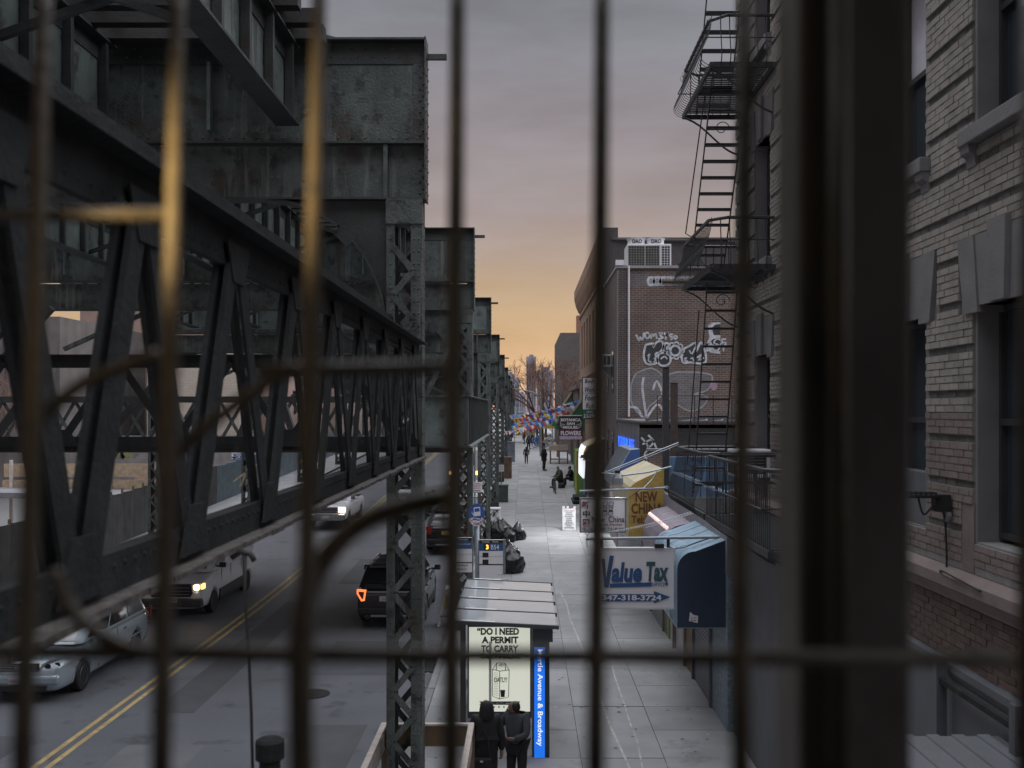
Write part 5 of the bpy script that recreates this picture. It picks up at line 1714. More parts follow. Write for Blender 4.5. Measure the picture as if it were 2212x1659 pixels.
snl('新', 222, 1180, 286, 1236, m_red_t, bold=.02)
snl('中', 230, 1250, 284, 1305, m_black_t, bold=.02)
snl('國', 230, 1318, 284, 1375, m_red_t, bold=.02)
snl('New', 298, 1300, 402, 1344, m_black_t, bold=.01)
snl('China', 428, 1296, 550, 1344, m_black_t, bold=.01)
snl('Lounge Kitchen', 330, 1352, 535, 1374, m_red_t, bold=.02, shear=.2)
snl('TEL: 718-249-0089 / 718-249-0090', 222, 1384, 550, 1408, m_black_t, bold=.01)
for cx in (400, 445):   # the two chefs in outline
    c0 = sn(cx, 1245)
    for pts in (((-14, -30), (-10, -58), (6, -60), (22, -56), (16, -28)), ((-14, -30), (16, -28), (14, -18), (-12, -20), (-14, -30)), ((-12, -18), (-8, 4), (10, 4), (14, -16)), ((-10, 4), (-20, 40), (16, 40), (12, 4))):
        MB().tube(smooth_path([(c0.x + px * .28 * YN / F, YN - .0145, c0.z - py * .28 * YN / F) for px, py in pts], 2), .007, 4).build('chef_line', m_black_t, t)
    MB().prism([(c0.x - .06, c0.z - .06), (c0.x + .07, c0.z - .06), (c0.x + .03, c0.z - .01), (c0.x - .03, c0.z - .01)], 'y', YN - .017, YN - .0125).build('chef_tie', m_black_t, t)
MB().tube([at(1252, 1061, YN), at(1436, 1054, YN)], .030, 8).build('support_pipe', m_pipe, t)
for x in (1272, 1330): MB().tube([at(x, 1058, YN), at(x - 4, 1076, YN)], .010, 5).build('hanger', m_pipe, t)
MB().tube([at(1306, 1021, YN + .3), at(1430, 970, YN + 1.5), at(1465, 956, YN + 2)], .016, 6).build('guy_rod', m_pipe, t)
MB().tube([at(1308, 1024, YN + .3), at(1432, 974, YN + 1.5), at(1465, 960, YN + 2)], .010, 5).build('guy_rod', m_pipe, t)
MB().tube([at(1300, 1022, YN + .2), at(1345, 1027, YN + .2), at(1400, 1020, YN + .6), at(1450, 1008, YN + .9)], .024, 6).build('lamp_arm', m_pipe, t)
MB().tube([at(1378, 1066, YN), at(1408, 1036, YN + .4), at(1420, 1016, YN + .5)], .014, 5).build('brace_rod', m_pipe, t)
MB().tube(smooth_path([at(1350, 1082, YN), at(1372, 1066, YN), at(1400, 1052, YN), at(1428, 1056, YN)]), .010, 5).build('cable', m_black, t)
# lamp over the sign: its white light falls on the pavement
c_ = at(1334, 1034, YN + .25)
lm = thing('sign_floodlight', 'grey bell floodlight on an arm above the restaurant sign', 'floodlight', c_)
MB().lathe([(.04, .16), (.10, .14), (.15, .02), (.16, -.16), (.13, -.16), (.12, 0)], 18, c_).build('lamp_shade', m_grey, lm, smooth=False)
MB().lathe([(.10, -.14), (.10, -.12)], 14, c_).build('lens', M_emit('white_led', (.95, .97, 1.0), 4.0), lm)
MB().box(c_.x - .07, c_.x + .07, c_.y - .07, c_.y + .07, c_.z + .1605, c_.z + .23).build('lamp_cap', m_black, lm)
t = thing('chain', 'thin pale chain slung from the blue awning pipe up toward the tenement balcony', 'chain', at(1440, 1130, 22))
for (p0, p1, n) in ((at(1300, 1152, 24), at(1495, 1106, 21), 70), (at(1395, 1140, 23.5), at(1500, 1108, 21), 2)):
    if n > 2:
        lk = MB().tube([(0.018 * math.cos(a * .785), 0, .03 * math.sin(a * .785)) for a in range(8)], .006, 3, closed=True).mesh('chain_link')
        lk.materials.append(m_white)
        d = (p1 - p0)
        for i in range(n):
            f = i / n
            q = p0.lerp(p1, f) - Vector((0, 0, math.sin(f * math.pi) * .05))
            inst('chain_link', lk, t, q - wloc(t), (0, R(75), R(90) * (i % 2)))
    else:
        MB().tube([p0, p1], .006, 4).build('wire', m_white, t)

YBW = 50.4
a_, b_ = at(1258, 905, YBW), at(1290, 815, YBW)
t = thing('vertical_sign', 'tall narrow white sign with italic black lettering and a green foot, on the ochre building', 'hanging sign', (a_.x, YBW, a_.z))
zg_ = a_.z + (b_.z - a_.z) * .23
frame_sign(t, a_.x, b_.x, YBW, a_.z, b_.z, m_sign_white, m_black, fw=.02)
MB().box(a_.x + .021, b_.x - .021, YBW - .008, YBW - .0005, a_.z + .021, zg_).build('green_panel', M('sign_green', (.03, .13, .08), .5), t)
wv_, hv_ = b_.x - a_.x, b_.z - zg_
for i, s in enumerate(('Body', 'Work', 'Foot', 'Rub')):
    lettering(s, m_black_t, t, ((a_.x + b_.x) / 2 + .02, YBW - .01, b_.z - hv_ * (.14 + .25 * i)), '-y', w=wv_ * (.74 if i != 3 else .6), h=hv_ * .17, shear=.22, bold=.015)
lettering('(929)', m_sign_white, t, ((a_.x + b_.x) / 2, YBW - .012, a_.z + (zg_ - a_.z) * .68), '-y', w=wv_ * .4, h=.15, bold=.01)
lettering('313-0999', m_sign_white, t, ((a_.x + b_.x) / 2, YBW - .012, a_.z + (zg_ - a_.z) * .30), '-y', w=wv_ * .82, h=.2, bold=.01)
MB().box(a_.x - .01, b_.x + .01, YBW - .016, YBW - .0125, b_.z - hv_ * .5 - .01, b_.z - hv_ * .5 + .01).build('divider', m_pgrey, t)
for z in (b_.z - .2, a_.z + .2): MB().tube([(b_.x, YBW + .05, z), (4.0, YBW + .05, z)], .03, 6).build('bracket', m_pipe, t)

YBO = 56.0
a_, b_ = at(1208, 950, YBO), at(1258, 900, YBO)
t = thing('flower_shop_sign', 'square maroon and black hanging sign with white flower shop lettering', 'hanging sign', (a_.x, YBO, a_.z))
hz_ = b_.z - a_.z; wz_ = b_.x - a_.x; cx_ = (a_.x + b_.x) / 2
frame_sign(t, a_.x, b_.x, YBO, a_.z, b_.z, M('sign_black', (.035, .03, .04), .5), m_black, fw=.015)
MB().box(a_.x + .016, b_.x - .016, YBO - .006, YBO - .0005, a_.z + hz_ * .16, a_.z + hz_ * .42).build('maroon_band', M('maroon_band', (.10, .02, .05), .5), t)
MB().box(a_.x + .016, b_.x - .016, YBO - .006, YBO - .0005, a_.z + .016, a_.z + hz_ * .16 - .003).build('lilac_band', M('lilac_flowers', (.46, .38, .52), .5, 0, .5, 9.0), t)
for s, f, w_, h_ in (('BOTANICA', .86, .86, .125), ('SAN', .70, .34, .115), ('MIGUEL', .54, .66, .125), ('FLOWERS', .29, .86, .19)):
    lettering(s, m_sign_white, t, (cx_, YBO - .010, a_.z + hz_ * f), '-y', w=wz_ * w_, h=hz_ * h_, bold=.03)
for s in (-1, 1):
    for k in range(3):
        MB().tube(smooth_path([(cx_ + s * wz_ * .46, YBO - .008, a_.z + hz_ * (.80 - k * .08)), (cx_ + s * wz_ * .40, YBO - .008, a_.z + hz_ * (.68 - k * .07)), (cx_ + s * wz_ * (.24 + .03 * k), YBO - .008, a_.z + hz_ * (.66 - k * .07))], 2), .018, 4).build('leaf_scroll', M('sign_silver', (.42, .41, .44), .5), t)
for z in (b_.z - .1,): MB().tube([(a_.x, YBO + .05, z + .15), (4.0, YBO + .05, z + .15)], .03, 6).build('bracket', m_pipe, t)

# steel posts on the roof edge
t = thing('billboard_post', 'tall dark steel post of a removed billboard, in front of the graffiti wall', 'steel post', (4.25, 30, 0), 0, 'billboard posts in front of the graffiti wall')
p0, p1 = at(1438, 1096, 30), at(1438, 795, 30)
MB().box(p0.x - .09, p0.x + .09, 29.9, 30.1, 2.8, p1.z).build('post', m_fe, t)
MB().box(p0.x - .10, p0.x + .10, 29.88, 30.12, p1.z + .0005, p1.z + .03).build('cap', m_fe, t)
t = thing('billboard_post', 'shorter rusty steel post right behind the taller one', 'steel post', (4.6, 30.4, 0), 0, 'billboard posts in front of the graffiti wall')
q0, q1 = at(1456, 970, 30.4), at(1456, 828, 30.4)
MB().box(q0.x - .10, q0.x + .10, 30.3, 30.5, 4.13, q1.z).build('post', M('rusty_post', (.07, .05, .045), .8, 0, .3, 4), t)
MB().box(q0.x - .11, q0.x + .11, 30.29, 30.51, q1.z + .0005, q1.z + .02).build('cap', m_fe, t)
# roof fence wires behind the posts
t = thing('roof_fence', 'thin iron railing and wire mesh on the flat roof below the graffiti wall', 'railing', (5, 36, 5.9))
for z in (6.15, 6.9): MB().tube([(4.6, 34.7, z), (8.5, 34.7, z)], .02, 5).build('rail', m_fe, t)
for i in range(7): MB().tube([(4.6 + i * .65, 34.7, 5.95), (4.6 + i * .65, 34.7, 6.9)], .02, 5).build('post', m_fe, t)
wm = MB()
for i in range(26):
    wm.bar((5.25 + i * .12, 34.72, 6.0), (5.25 + i * .12 + .45, 34.72, 6.9), .006); wm.bar((5.7 + i * .12, 34.73, 6.0), (5.25 + i * .12, 34.73, 6.9), .006)
wm.build('wire_mesh', m_grey, t, kind='stuff', recalc=False)

# =================================================================== bus shelter
YS0, YS1 = 17.8, 22.2
t = thing('bus_shelter', 'glass roofed bus shelter with a lit advertisement end and a blue lit name strip', 'bus shelter', (-.3, 20, .13))
m_roof = M('frosted_roof_glass', (.40, .42, .43), .04, 0, .06, 2.0, spec=.8)
m_steel = M('shelter_steel', (.10, .11, .12), .35, .6, .1)
ZR = 2.55
nP = 4
for i in range(nP):
    y0 = YS0 + (YS1 - YS0) * i / nP; y1 = YS0 + (YS1 - YS0) * (i + 1) / nP
    MB().prism([(-1.30, ZR + .06), (.56, ZR - .03), (.56, ZR - .015), (-1.30, ZR + .075)], 'y', y0 + .06, y1 - .06).build('roof_pane', m_roof, t)
    # pale translucent film strip in each pane
for i in range(nP + 1):
    y0 = YS0 + (YS1 - YS0) * i / nP
    MB().prism([(-1.32, ZR + .02), (.60, ZR - .075), (.60, ZR - .01), (-1.32, ZR + .085)], 'y', y0 - .028, y0 + .028).build('roof_rib', m_steel, t)
    MB().prism([(-1.15, ZR + .0685), (-.55, ZR + .040), (-.55, ZR + .048), (-1.15, ZR + .078)], 'y', y0 + .031, y0 + .10).build('clamp_plate', m_white, t)
MB().box(-1.34, -1.24, YS0 - .02, YS1 + .02, ZR - .06, ZR + .018).build('roof_edge_beam', m_steel, t)
for y in (YS0 + .9, YS1 - .5):
    MB().box(-1.22, -1.12, y - .05, y + .05, .13, ZR - .0).build('post', m_steel, t)
MB().box(-1.18, -1.165, YS0 + 1.0, YS1 - .6, .45, 2.2).build('rear_pane', M_glass('shelter_glass', (.10, .12, .12), .05), t)
MB().box(-1.10, -.65, YS0 + 1.2, YS1 - .8, .55, .60).build('bench', m_steel, t)
# advertisement light box facing the camera
YAD = 18.0
m_adframe = M('dark_ad_frame', (.035, .045, .055), .4)
a_, b_ = at(1010, 1551, YAD), at(1149, 1345, YAD)
MB().box(a_.x, b_.x, YAD, YAD + .16, a_.z, b_.z).build('advert_box', m_adframe, t)
u0, v0 = 973.3, 1106.0


def sp(zx, zy, dy=0.0):
    p = at(u0 + zx * .33333, v0 + zy * .33333, YAD)
    return Vector((p.x, YAD + dy, p.z))


m_adlit = M_emit('lit_poster', (.80, .83, .70), .44, (.5, .5, .45))
p, q = sp(120, 1292), sp(515, 745)
MB().box(p.x, q.x, YAD - .006, YAD - .0005, p.z, q.z).build('lit_poster', m_adlit, t)
m_ink = M('poster_ink', (.03, .03, .03), .6)
m_ink2 = M('poster_ink_grey', (.16, .18, .15), .6)


def spl(s, x0, y0, x1, y1, m=None, par=None, **k):
    p, q = sp(x0, y0), sp(x1, y1)
    return lettering(s, m or m_ink, par or t, ((p.x + q.x) / 2, YAD - .009, (p.z + q.z) / 2), '-y', w=abs(q.x - p.x), h=abs(p.z - q.z), **k)


spl('“DO I NEED', 172, 748, 444, 796, bold=.045)
spl('A PERMIT', 202, 806, 440, 850, bold=.045)
spl('TO CARRY', 198, 862, 440, 906, bold=.045)
spl('OATMILK?”', 190, 914, 478, 950, bold=.045)
for pts in (((272, 1018), (300, 978), (352, 978), (380, 1022), (376, 1198), (318, 1210), (272, 1192), (272, 1018)), ((318, 1030), (318, 1210)), ((272, 1018), (318, 1030), (380, 1022)), ((300, 978), (296, 1022)), ((352, 978), (358, 1024)), ((312, 992), (330, 986), (350, 990), (334, 998), (312, 992))):
    MB().tube([sp(x, y, -.008) for x, y in pts], .0065, 4).build('carton_line', m_ink2, t)
for i in range(14):
    MB().tube([sp(280, 1040 + i * 11, -.007), sp(308, 1044 + i * 11, -.007)], .003, 3).build('carton_line', m_ink2, t)
spl('OATLY!', 282, 1070, 366, 1102, m_ink2, bold=.03)
pp_ = [sp(*c) for c in ((322, 1152), (354, 1152), (350, 1198), (326, 1198))]
MB().prism([(c.x, c.z) for c in pp_], 'y', YAD - .011, YAD - .0065).build('glass_print', m_ink, t)
pp_ = [sp(*c) for c in ((186, 1226), (452, 1226), (444, 1236), (452, 1248), (186, 1248), (196, 1237))]
MB().prism([(c.x, c.z) for c in pp_], 'y', YAD - .009, YAD - .0065).build('banner_print', m_ink, t)
spl('totally no permit required', 210, 1231, 420, 1243, m_sign_white)
for i, x in enumerate((282, 314, 346)): MB().lathe([(.016, -.009), (.016, -.0065)], 8, (sp(x, 1262).x, YAD, sp(x, 1262).z), 'y').build('dot_print', m_ink2, t)
pq, pr_ = sp(254, 1300), sp(270, 805)
MB().box(pq.x, pr_.x, YAD - .42, YAD - .38, .13, pr_.z).build('front_post', M('pale_post', (.55, .57, .54), .5), t)
# name column with the blue strip
a_, b_ = at(1149.5, 1659, 17.95), at(1187, 1362, 17.95)
MB().box(a_.x, b_.x, 17.95, 18.12, .13, b_.z).build('name_column', m_adframe, t)
c0, c1 = at(1150, 1386, 17.9), at(1194, 1357, 17.9)
MB().box(c0.x, c1.x, 17.86, 18.2, c0.z, c1.z).build('column_head', m_adframe, t)
m_bluelit = M_emit('lit_blue_strip', (.010, .17, .80), .62, (.02, .1, .5))
m_whitelit = M_emit('lit_white_letter', (.85, .90, 1.0), .6, (.8, .8, .8))
s0, s1 = at(1154, 1643, 17.95), at(1177, 1398, 17.95)
MB().box(s0.x, s1.x, 17.94, 17.9495, s0.z, s1.z).build('blue_strip', m_bluelit, t)
g0, g1 = at(1160, 1611, 17.95), at(1173, 1402, 17.95)
lettering('Myrtle Avenue & Broadway', m_whitelit, t, ((s0.x + s1.x) / 2, 17.936, (g0.z + g1.z) / 2), '-y', w=g1.z - g0.z, h=(s1.x - s0.x) * .62, rot=R(-90), bold=.012)

# =================================================================== bus stop pole with panels
YP = 25.0
px_ = at(1031, 1200, YP).x
t = thing('bus_stop_pole', 'grey bus stop pole with a round blue bus sign and two arrival panels', 'bus stop', (px_, YP, .13))
MB().tube([(px_, YP, .1), (px_, YP, 4.02)], .055, 12).build('pole', m_pipe, t, smooth=True)
MB().lathe([(.11, .13), (.10, .3), (.06, .36)], 12, (px_, YP, 0)).build('pole_base', m_pipe, t)
o_ = at(1030, 1110, YP)
ov = [(o_.x + .20 * math.cos(a * .2618), o_.z + .27 * math.sin(a * .2618)) for a in range(24)]
MB().prism(ov, 'y', YP - .085, YP - .065).build('round_sign', M('bus_blue', (.035, .10, .33), .45), t)
m_bs = m_sign_white


def osp(zx, zy):
    p = at((1000 + zx / 3.687) * .8848, (850 + zy / 3.687) * .8848, YP); return p


for poly in (((580, 1430), (636, 1425), (640, 1505), (578, 1510)), ((566, 1520), (600, 1524), (600, 1534), (566, 1530)), ((582, 1524), (636, 1530), (636, 1538), (582, 1534)), ((582, 1544), (634, 1552), (634, 1560), (582, 1554))):
    pz = [osp(*c) for c in poly]
    MB().prism([(c.x, c.z) for c in pz], 'y', YP - .089, YP - .0855).build('bus_symbol', m_bs, t)
pz = [osp(*c) for c in ((588, 1440), (630, 1436), (632, 1466), (586, 1470))]
MB().prism([(c.x, c.z) for c in pz], 'y', YP - .092, YP - .0895).build('bus_symbol_window', bpy.data.materials['bus_blue'], t)
MB().tube([osp(562, 1470) - Vector((0, .087, 0)), osp(566, 1488) - Vector((0, .087, 0)), osp(574, 1492) - Vector((0, .087, 0)), osp(576, 1500) - Vector((0, .087, 0))], .008, 4).build('wheelchair_symbol', m_bs, t)
lw = osp(607, 1585)
arcp = [(o_.x + .215 * math.cos(R(205 + 130 * i / 10)), o_.z + .30 * math.sin(R(205 + 130 * i / 10))) for i in range(11)] + [(o_.x + .135 * math.cos(R(335 - 130 * i / 10)), o_.z + .19 * math.sin(R(335 - 130 * i / 10))) for i in range(11)]
MB().prism(arcp, 'y', YP - .094, YP - .0925).build('no_standing_band', m_bs, t)
for i, ch in enumerate('NO STANDING'):
    if ch == ' ': continue
    a = R(214 + 112 * i / 10)
    lettering(ch, bpy.data.materials.get('sign_red') or M('sign_red', (.32, .03, .04), .5), t, (o_.x + .178 * math.cos(a), YP - .0955, o_.z + .248 * math.sin(a)), '-y', h=.06, bold=.02, rot=a + R(90), extrude=.001)


def psp(zx, zy): return at((1100 + zx * .12055) * .8848, (1300 + zy * .12055) * .8848, YP)


m_pblue = M('panel_blue', (.03, .10, .24), .45)
for (x0, x1, yt, sk, lab) in ((122, 436, 96, .10, 0), (584, 1064, 132, .10, 1)):
    p0, p1 = psp(x0, yt + (0 if not lab else 10)), psp(x1, yt + 700)
    X0, X1, Z1, Z0 = p0.x, p1.x, p0.z, p1.z
    yf = YP - .07
    H = Z1 - Z0
    MB().box(X0, X1, yf, yf + .07, Z0, Z1).build('arrival_panel', m_sign_white, t)
    MB().box(X0, X1, yf - .004, yf - .0005, Z1 - H * .10, Z1).build('panel_header', m_black_t, t)
    MB().box(X0, X1, yf - .004, yf - .0005, Z1 - H * .32, Z1 - H * .1005).build('route_band', m_pblue, t)
    MB().box(X0, X1, yf - .004, yf - .0005, Z0 + H * .265, Z0 + H * .295).build('panel_line', m_black_t, t)
    for f in (.52,): MB().box(X0, X1, yf - .003, yf - .0005, Z0 + H * f - .002, Z0 + H * f + .002).build('panel_line', m_pgrey, t)
    W_ = X1 - X0
    if lab:
        MB().box(X1 + .0005, X1 + .06, yf - .01, yf + .08, Z0 - .01, Z1 + .01).build('panel_edge', m_pipe, t)
        lettering('Minutes', m_sign_white, t, (X0 + W_ * .28, yf - .006, Z1 - H * .05), '-y', w=W_ * .30, h=.045)
        lettering('Route', m_sign_white, t, (X0 + W_ * .68, yf - .006, Z1 - H * .05), '-y', w=W_ * .24, h=.045)
        lettering('B54', m_sign_white, t, (X0 + W_ * .66, yf - .006, Z1 - H * .21), '-y', w=W_ * .34, h=H * .14, bold=.01)
        MB().box(X0 + W_ * .19, X0 + W_ * .40, yf - .008, yf - .0045, Z1 - H * .30, Z1 - H * .115).build('led_window', m_black_t, t)
        lettering('3', M_emit('led_amber', (1.0, .50, .05), 2.4), t, (X0 + W_ * .335, yf - .011, Z1 - H * .207), '-y', h=H * .13, bold=.02)
        for f in (.44, .64): MB().box(X0 + W_ * .14, X0 + W_ * .39, yf - .006, yf - .0035, Z1 - H * (f + .07), Z1 - H * (f - .065)).build('led_window', m_black_t, t)
    else:
        lettering('Destination', m_sign_white, t, (X0 + W_ * .42, yf - .006, Z1 - H * .05), '-y', w=W_ * .64, h=.045)
        lettering('Downtown Brooklyn', m_sign_white, t, (X0 + W_ * .48, yf - .006, Z1 - H * .19), '-y', w=W_ * .86, h=.05)
        lettering('Broadway &', m_black_t, t, (X0 + W_ * .42, yf - .004, Z0 + H * .20), '-y', w=W_ * .66, h=.055, bold=.01)
        lettering('Myrtle Av', m_black_t, t, (X0 + W_ * .38, yf - .004, Z0 + H * .09), '-y', w=W_ * .56, h=.055, bold=.01)
# parking rule sign on a separate pole
YQ = 41.0
c_ = at(1031, 1052, YQ)
t = thing('parking_sign_pole', 'thin grey pole with a red and white parking sign behind the bus stop', 'sign pole', (c_.x, YQ, gz(YQ)))
MB().tube([(c_.x - .1, YQ, gz(YQ)), (c_.x - .1, YQ, c_.z + 2.6)], .035, 8).build('pole', m_pipe, t)
MB().box(c_.x - .2, c_.x + .2, YQ - .06, YQ - .045, c_.z - .21, c_.z + .21).build('sign_plate', m_sign_white, t)
for i, s in enumerate(('NO PARKING', '8AM-6PM', 'MON & THU')):
    lettering(s, bpy.data.materials['sign_red'], t, (c_.x, YQ - .063, c_.z + .14 - .09 * i), '-y', w=.3, h=.055, bold=.01)
MB().box(c_.x - .14, c_.x + .14, YQ - .064, YQ - .0605, c_.z - .165, c_.z - .135).build('arrow', m_black_t, t)
c_ = at(1083, 1011, 60)
t = thing('column_notice', 'small white notice fixed to a railway column further down the street', 'notice', c_)
MB().box(c_.x - .16, c_.x + .16, 59.9, 59.92, c_.z - .2, c_.z + .2).build('plate', m_sign_white, t)
for i in range(3): MB().box(c_.x - .12, c_.x + .12, 59.893, 59.8995, c_.z - .11 + .1 * i, c_.z - .08 + .1 * i).build('text_line', m_pgrey, t)
MB().tube([(c_.x, 59.94, gz(60)), (c_.x, 59.94, c_.z + .25)], .03, 6).build('pole', m_pipe, t)

# =================================================================== street things
# folding board
YFB = 48.0
c_ = at(1229, 1133, YFB); zf = gz(YFB) + .135
t = thing('folding_board', 'white plastic folding sign board standing in the pool of light on the sidewalk', 'sign board', (c_.x, YFB, zf))
for s, nm in ((-1, 'front_leaf'), (1, 'back_leaf')):
    mb = MB()
    x0, x1 = c_.x - .32, c_.x + .32
    p = [(YFB + s * .26, zf + .0), (YFB + s * .04, zf + 1.02), (YFB + s * .04 + .03, zf + 1.02), (YFB + s * .26 + .03, zf + .0)]
    mb.prism(p, 'x', x0, x1)
    lf = mb.build(nm, m_white, t)
    for xx in (x0, c_.x - .12, x1 - .12):
        if nm == 'front_leaf': MB().box(xx, xx + .12, YFB - .06, YFB + .02, zf + 1.0205, zf + 1.13).build('top_tab', m_white, t)
for i in range(9):
    f = .12 + .085 * i
    yy = YFB - .26 + .22 * (f)
    w_ = random.uniform(.25, .5)
    MB().box(c_.x - w_ / 2, c_.x + w_ / 2, yy - .022, yy - .008, zf + f * 1.02, zf + f * 1.02 + .022).build('menu_line', m_pgrey, t)
lettering('LUNCH MENU', bpy.data.materials['sign_red'], t, (c_.x, YFB - .092, zf + .93), '-y', w=.5, h=.07)
# worn gum spots and scraps trodden into the slabs
gs = MB(); rgm = random.Random(21)
for i in range(420):
    yy = rgm.uniform(11, 60); xx = rgm.uniform(KX + .25, 3.85); r_ = rgm.uniform(.015, .045)
    gs.add([(xx + r_ * math.cos(k * 1.047), yy + r_ * math.sin(k * 1.047), gz(yy) + .1385) for k in range(6)], [(0, 1, 2, 3, 4, 5)])
gs.build('gum_spots', M('trodden_gum', (.12, .12, .12), .8), kind='stuff')
lt_ = MB()
for i in range(90):
    yy = rgm.uniform(12, 70); xx = rgm.choice((rgm.gauss(3.7, .15), rgm.uniform(KX + .3, 3.8))); xx = min(xx, 3.85); r_ = rgm.uniform(.02, .06); a = rgm.uniform(0, 6)
    lt_.add([(xx + r_ * math.cos(a + k * 1.57) * (1 if k % 2 else .5), yy + r_ * math.sin(a + k * 1.57), gz(yy) + .140 + .01 * (k % 2)) for k in range(4)], [(0, 1, 2, 3)])
lt_.build('paper_litter', M('paper_scraps', (.45, .44, .42), .8), kind='stuff')
# rubbish bags: slumped, knotted, wrinkled
def bag_mesh(seed, sx, sy, sz):
    rg_ = random.Random(seed)
    bm = bmesh.new()
    bmesh.ops.create_icosphere(bm, subdivisions=4, radius=1)
    from mathutils import noise
    off = Vector((rg_.uniform(0, 50), rg_.uniform(0, 50), 0))
    for v in bm.verts:
        d = v.co.copy()
        z = d.z
        k = 1 + .24 * noise.noise(d * 1.4 + off) + .20 * abs(noise.noise(Vector((d.x * 3.2, d.y * 3.2, d.z * 1.4)) + off)) + .16 * abs(noise.noise(d * 6 + off)) + .08 * abs(noise.noise(d * 13 + off))
        d *= k
        if z > .55:
            f = (z - .55) / .45
            d.x *= 1 - .75 * f; d.y *= 1 - .75 * f; d.z += .22 * f
        if d.z < -.62: d.z = -.62 + (d.z + .62) * .08; d.x *= 1.06; d.y *= 1.06
        v.co = Vector((d.x * sx, d.y * sy, (d.z + .64) * sz))
    m = bpy.data.meshes.new('bin_bag'); bm.to_mesh(m); bm.free()
    for p in m.polygons: p.use_smooth = True
    m.materials.append(m_bag)
    return m


m_bag = M('black_bag_plastic', (.010, .010, .012), .28, 0, .2, 5, .9, 9, spec=.45)
bm_ = [bag_mesh(i, .36, .34, .40) for i in range(4)]
bags = [(1062, 1140, 45.5, 'black bin bag leaning on the graffitied box by the kerb', 1.0), (1078, 1138, 45.0, 'shiny black bin bag in the middle of the pile by the graffitied box', 1.15), (1098, 1140, 44.6, 'small black bin bag sagging at the front of the pile', .9),
        (1118, 1139, 45.2, 'black bin bag rolled out to the right of the pile', 1.0), (1088, 1128, 46.2, 'black bin bag on the top rear of the pile', 1.1),
        (1104, 1216, 37.6, 'big black bin bag closest to the camera, right of the arrival panel', 1.25), (1100, 1198, 39.0, 'black bin bag behind the closest one', 1.1), (1096, 1180, 40.3, 'black bin bag farthest back in the pile right of the arrival panel', 1.0), (1070, 1172, 40.6, 'flat grey black bag half hidden by the arrival panel', .8)]
for i, (x, y, Y, lab, s) in enumerate(bags):
    q = at(x, y, Y)
    o = bpy.data.objects.new('bin_bag', bm_[i % 4]); COL.objects.link(o)
    o.location = (q.x, Y, gz(Y) + .128); o.scale = (s, s, s * random.uniform(.85, 1.1)); o.rotation_euler = (0, 0, i * 1.3)
    tag(o, lab, 'rubbish bag', 'rubbish bags on the kerb')


def util_box(label, x, y0, Y, w, h, mm, marks=None):
    q = at(x, y0, Y)
    t = thing('kerb_box', label, 'planter box', (q.x, Y, gz(Y) + .13), 0, 'boxes round the column feet')
    MB().box(q.x - w / 2, q.x + w / 2, Y, Y + .7, gz(Y) + .13, gz(Y) + .13 + h).build('box_body', mm, t)
    MB().box(q.x - w / 2 - .03, q.x + w / 2 + .03, Y - .03, Y + .73, gz(Y) + .1305 + h, gz(Y) + .18 + h).build('lid', mm, t)
    if marks:
        rk = random.Random(5)
        for i in range(12):
            bx_, bz_ = q.x + rk.uniform(-.35, .35) * w, gz(Y) + .2 + rk.uniform(.1, .85) * h
            pts = [(bx_ + rk.uniform(-.12, .12), bz_ + rk.uniform(-.16, .16)) for _ in range(4)]
            MB().tube(smooth_path([(a, Y - .004, min(b, gz(Y) + .1 + h)) for a, b in pts], 3), .016, 4).build('paint_scrawl', marks, t)
    return t


util_box('white kerb box covered in black scrawl beside the pile of bin bags', 1066, 1130, 47.5, .62, 1.05, m_white, m_black_t)
util_box('dark green square box at the foot of the fourth railway column', 1080, 1081, 58.5, .95, .95, M('dark_green_box', (.06, .08, .075), .6, 0, .3, 4, spots=[((.3, .3, .3), .18, 8)]))
util_box('brown picture covered box at the foot of the fifth railway column', 1092, 1038, 72, .9, 1.5, M('brown_box', (.16, .10, .07), .6, 0, .4, 4))
util_box('grey and blue box at the foot of the sixth railway column', 1100, 1006, 86, 1.0, 1.7, M('grey_blue_box', (.18, .20, .24), .6, 0, .4, 2))
# white barricade at the kerb by the car
YK = 29.5
t = thing('folded_barricade', 'weathered white folding barricade leaning at the kerb beside the dark car', 'barricade', (-2.35, YK, 0))
q0 = Vector((-2.32, YK, .02))
MB().prism([(q0.x - .28, .02), (q0.x - .20, .02), (q0.x + .03, 1.12), (q0.x - .04, 1.14)], 'y', YK - .25, YK + .35).build('leaf', m_white, t)
MB().prism([(q0.x + .18, .02), (q0.x + .26, .02), (q0.x + .05, 1.14), (q0.x - .01, 1.12)], 'y', YK - .22, YK + .32).build('leaf', m_sign_white, t)
MB().box(q0.x - .18, q0.x + .18, YK - .28, YK - .255, .30, .36).build('tie_bar', m_grey, t)
MB().prism([(q0.x - .07, .55), (q0.x + .06, .55), (q0.x + .03, .95), (q0.x - .02, .95)], 'y', YK - .262, YK - .2505).build('reflector', m_plate, t)
t = thing('storm_grate', 'rusted storm drain grate in the gutter by the dark car', 'drain grate', (-2.45, 25, 0))
MB().box(-2.62, -2.22, 24.3, 25.5, .001, .012).build('pit', m_dark, t)
for i in range(9): MB().box(-2.62 + i * .048, -2.60 + i * .048, 24.3, 25.5, .0125, .03).build('grate_bar', m_fe, t)
MB().box(-2.66, -2.18, 24.22, 24.2995, .001, .032).build('grate_frame', m_fe, t)
MB().box(-2.66, -2.18, 25.5005, 25.58, .001, .032).build('grate_frame', m_fe, t)
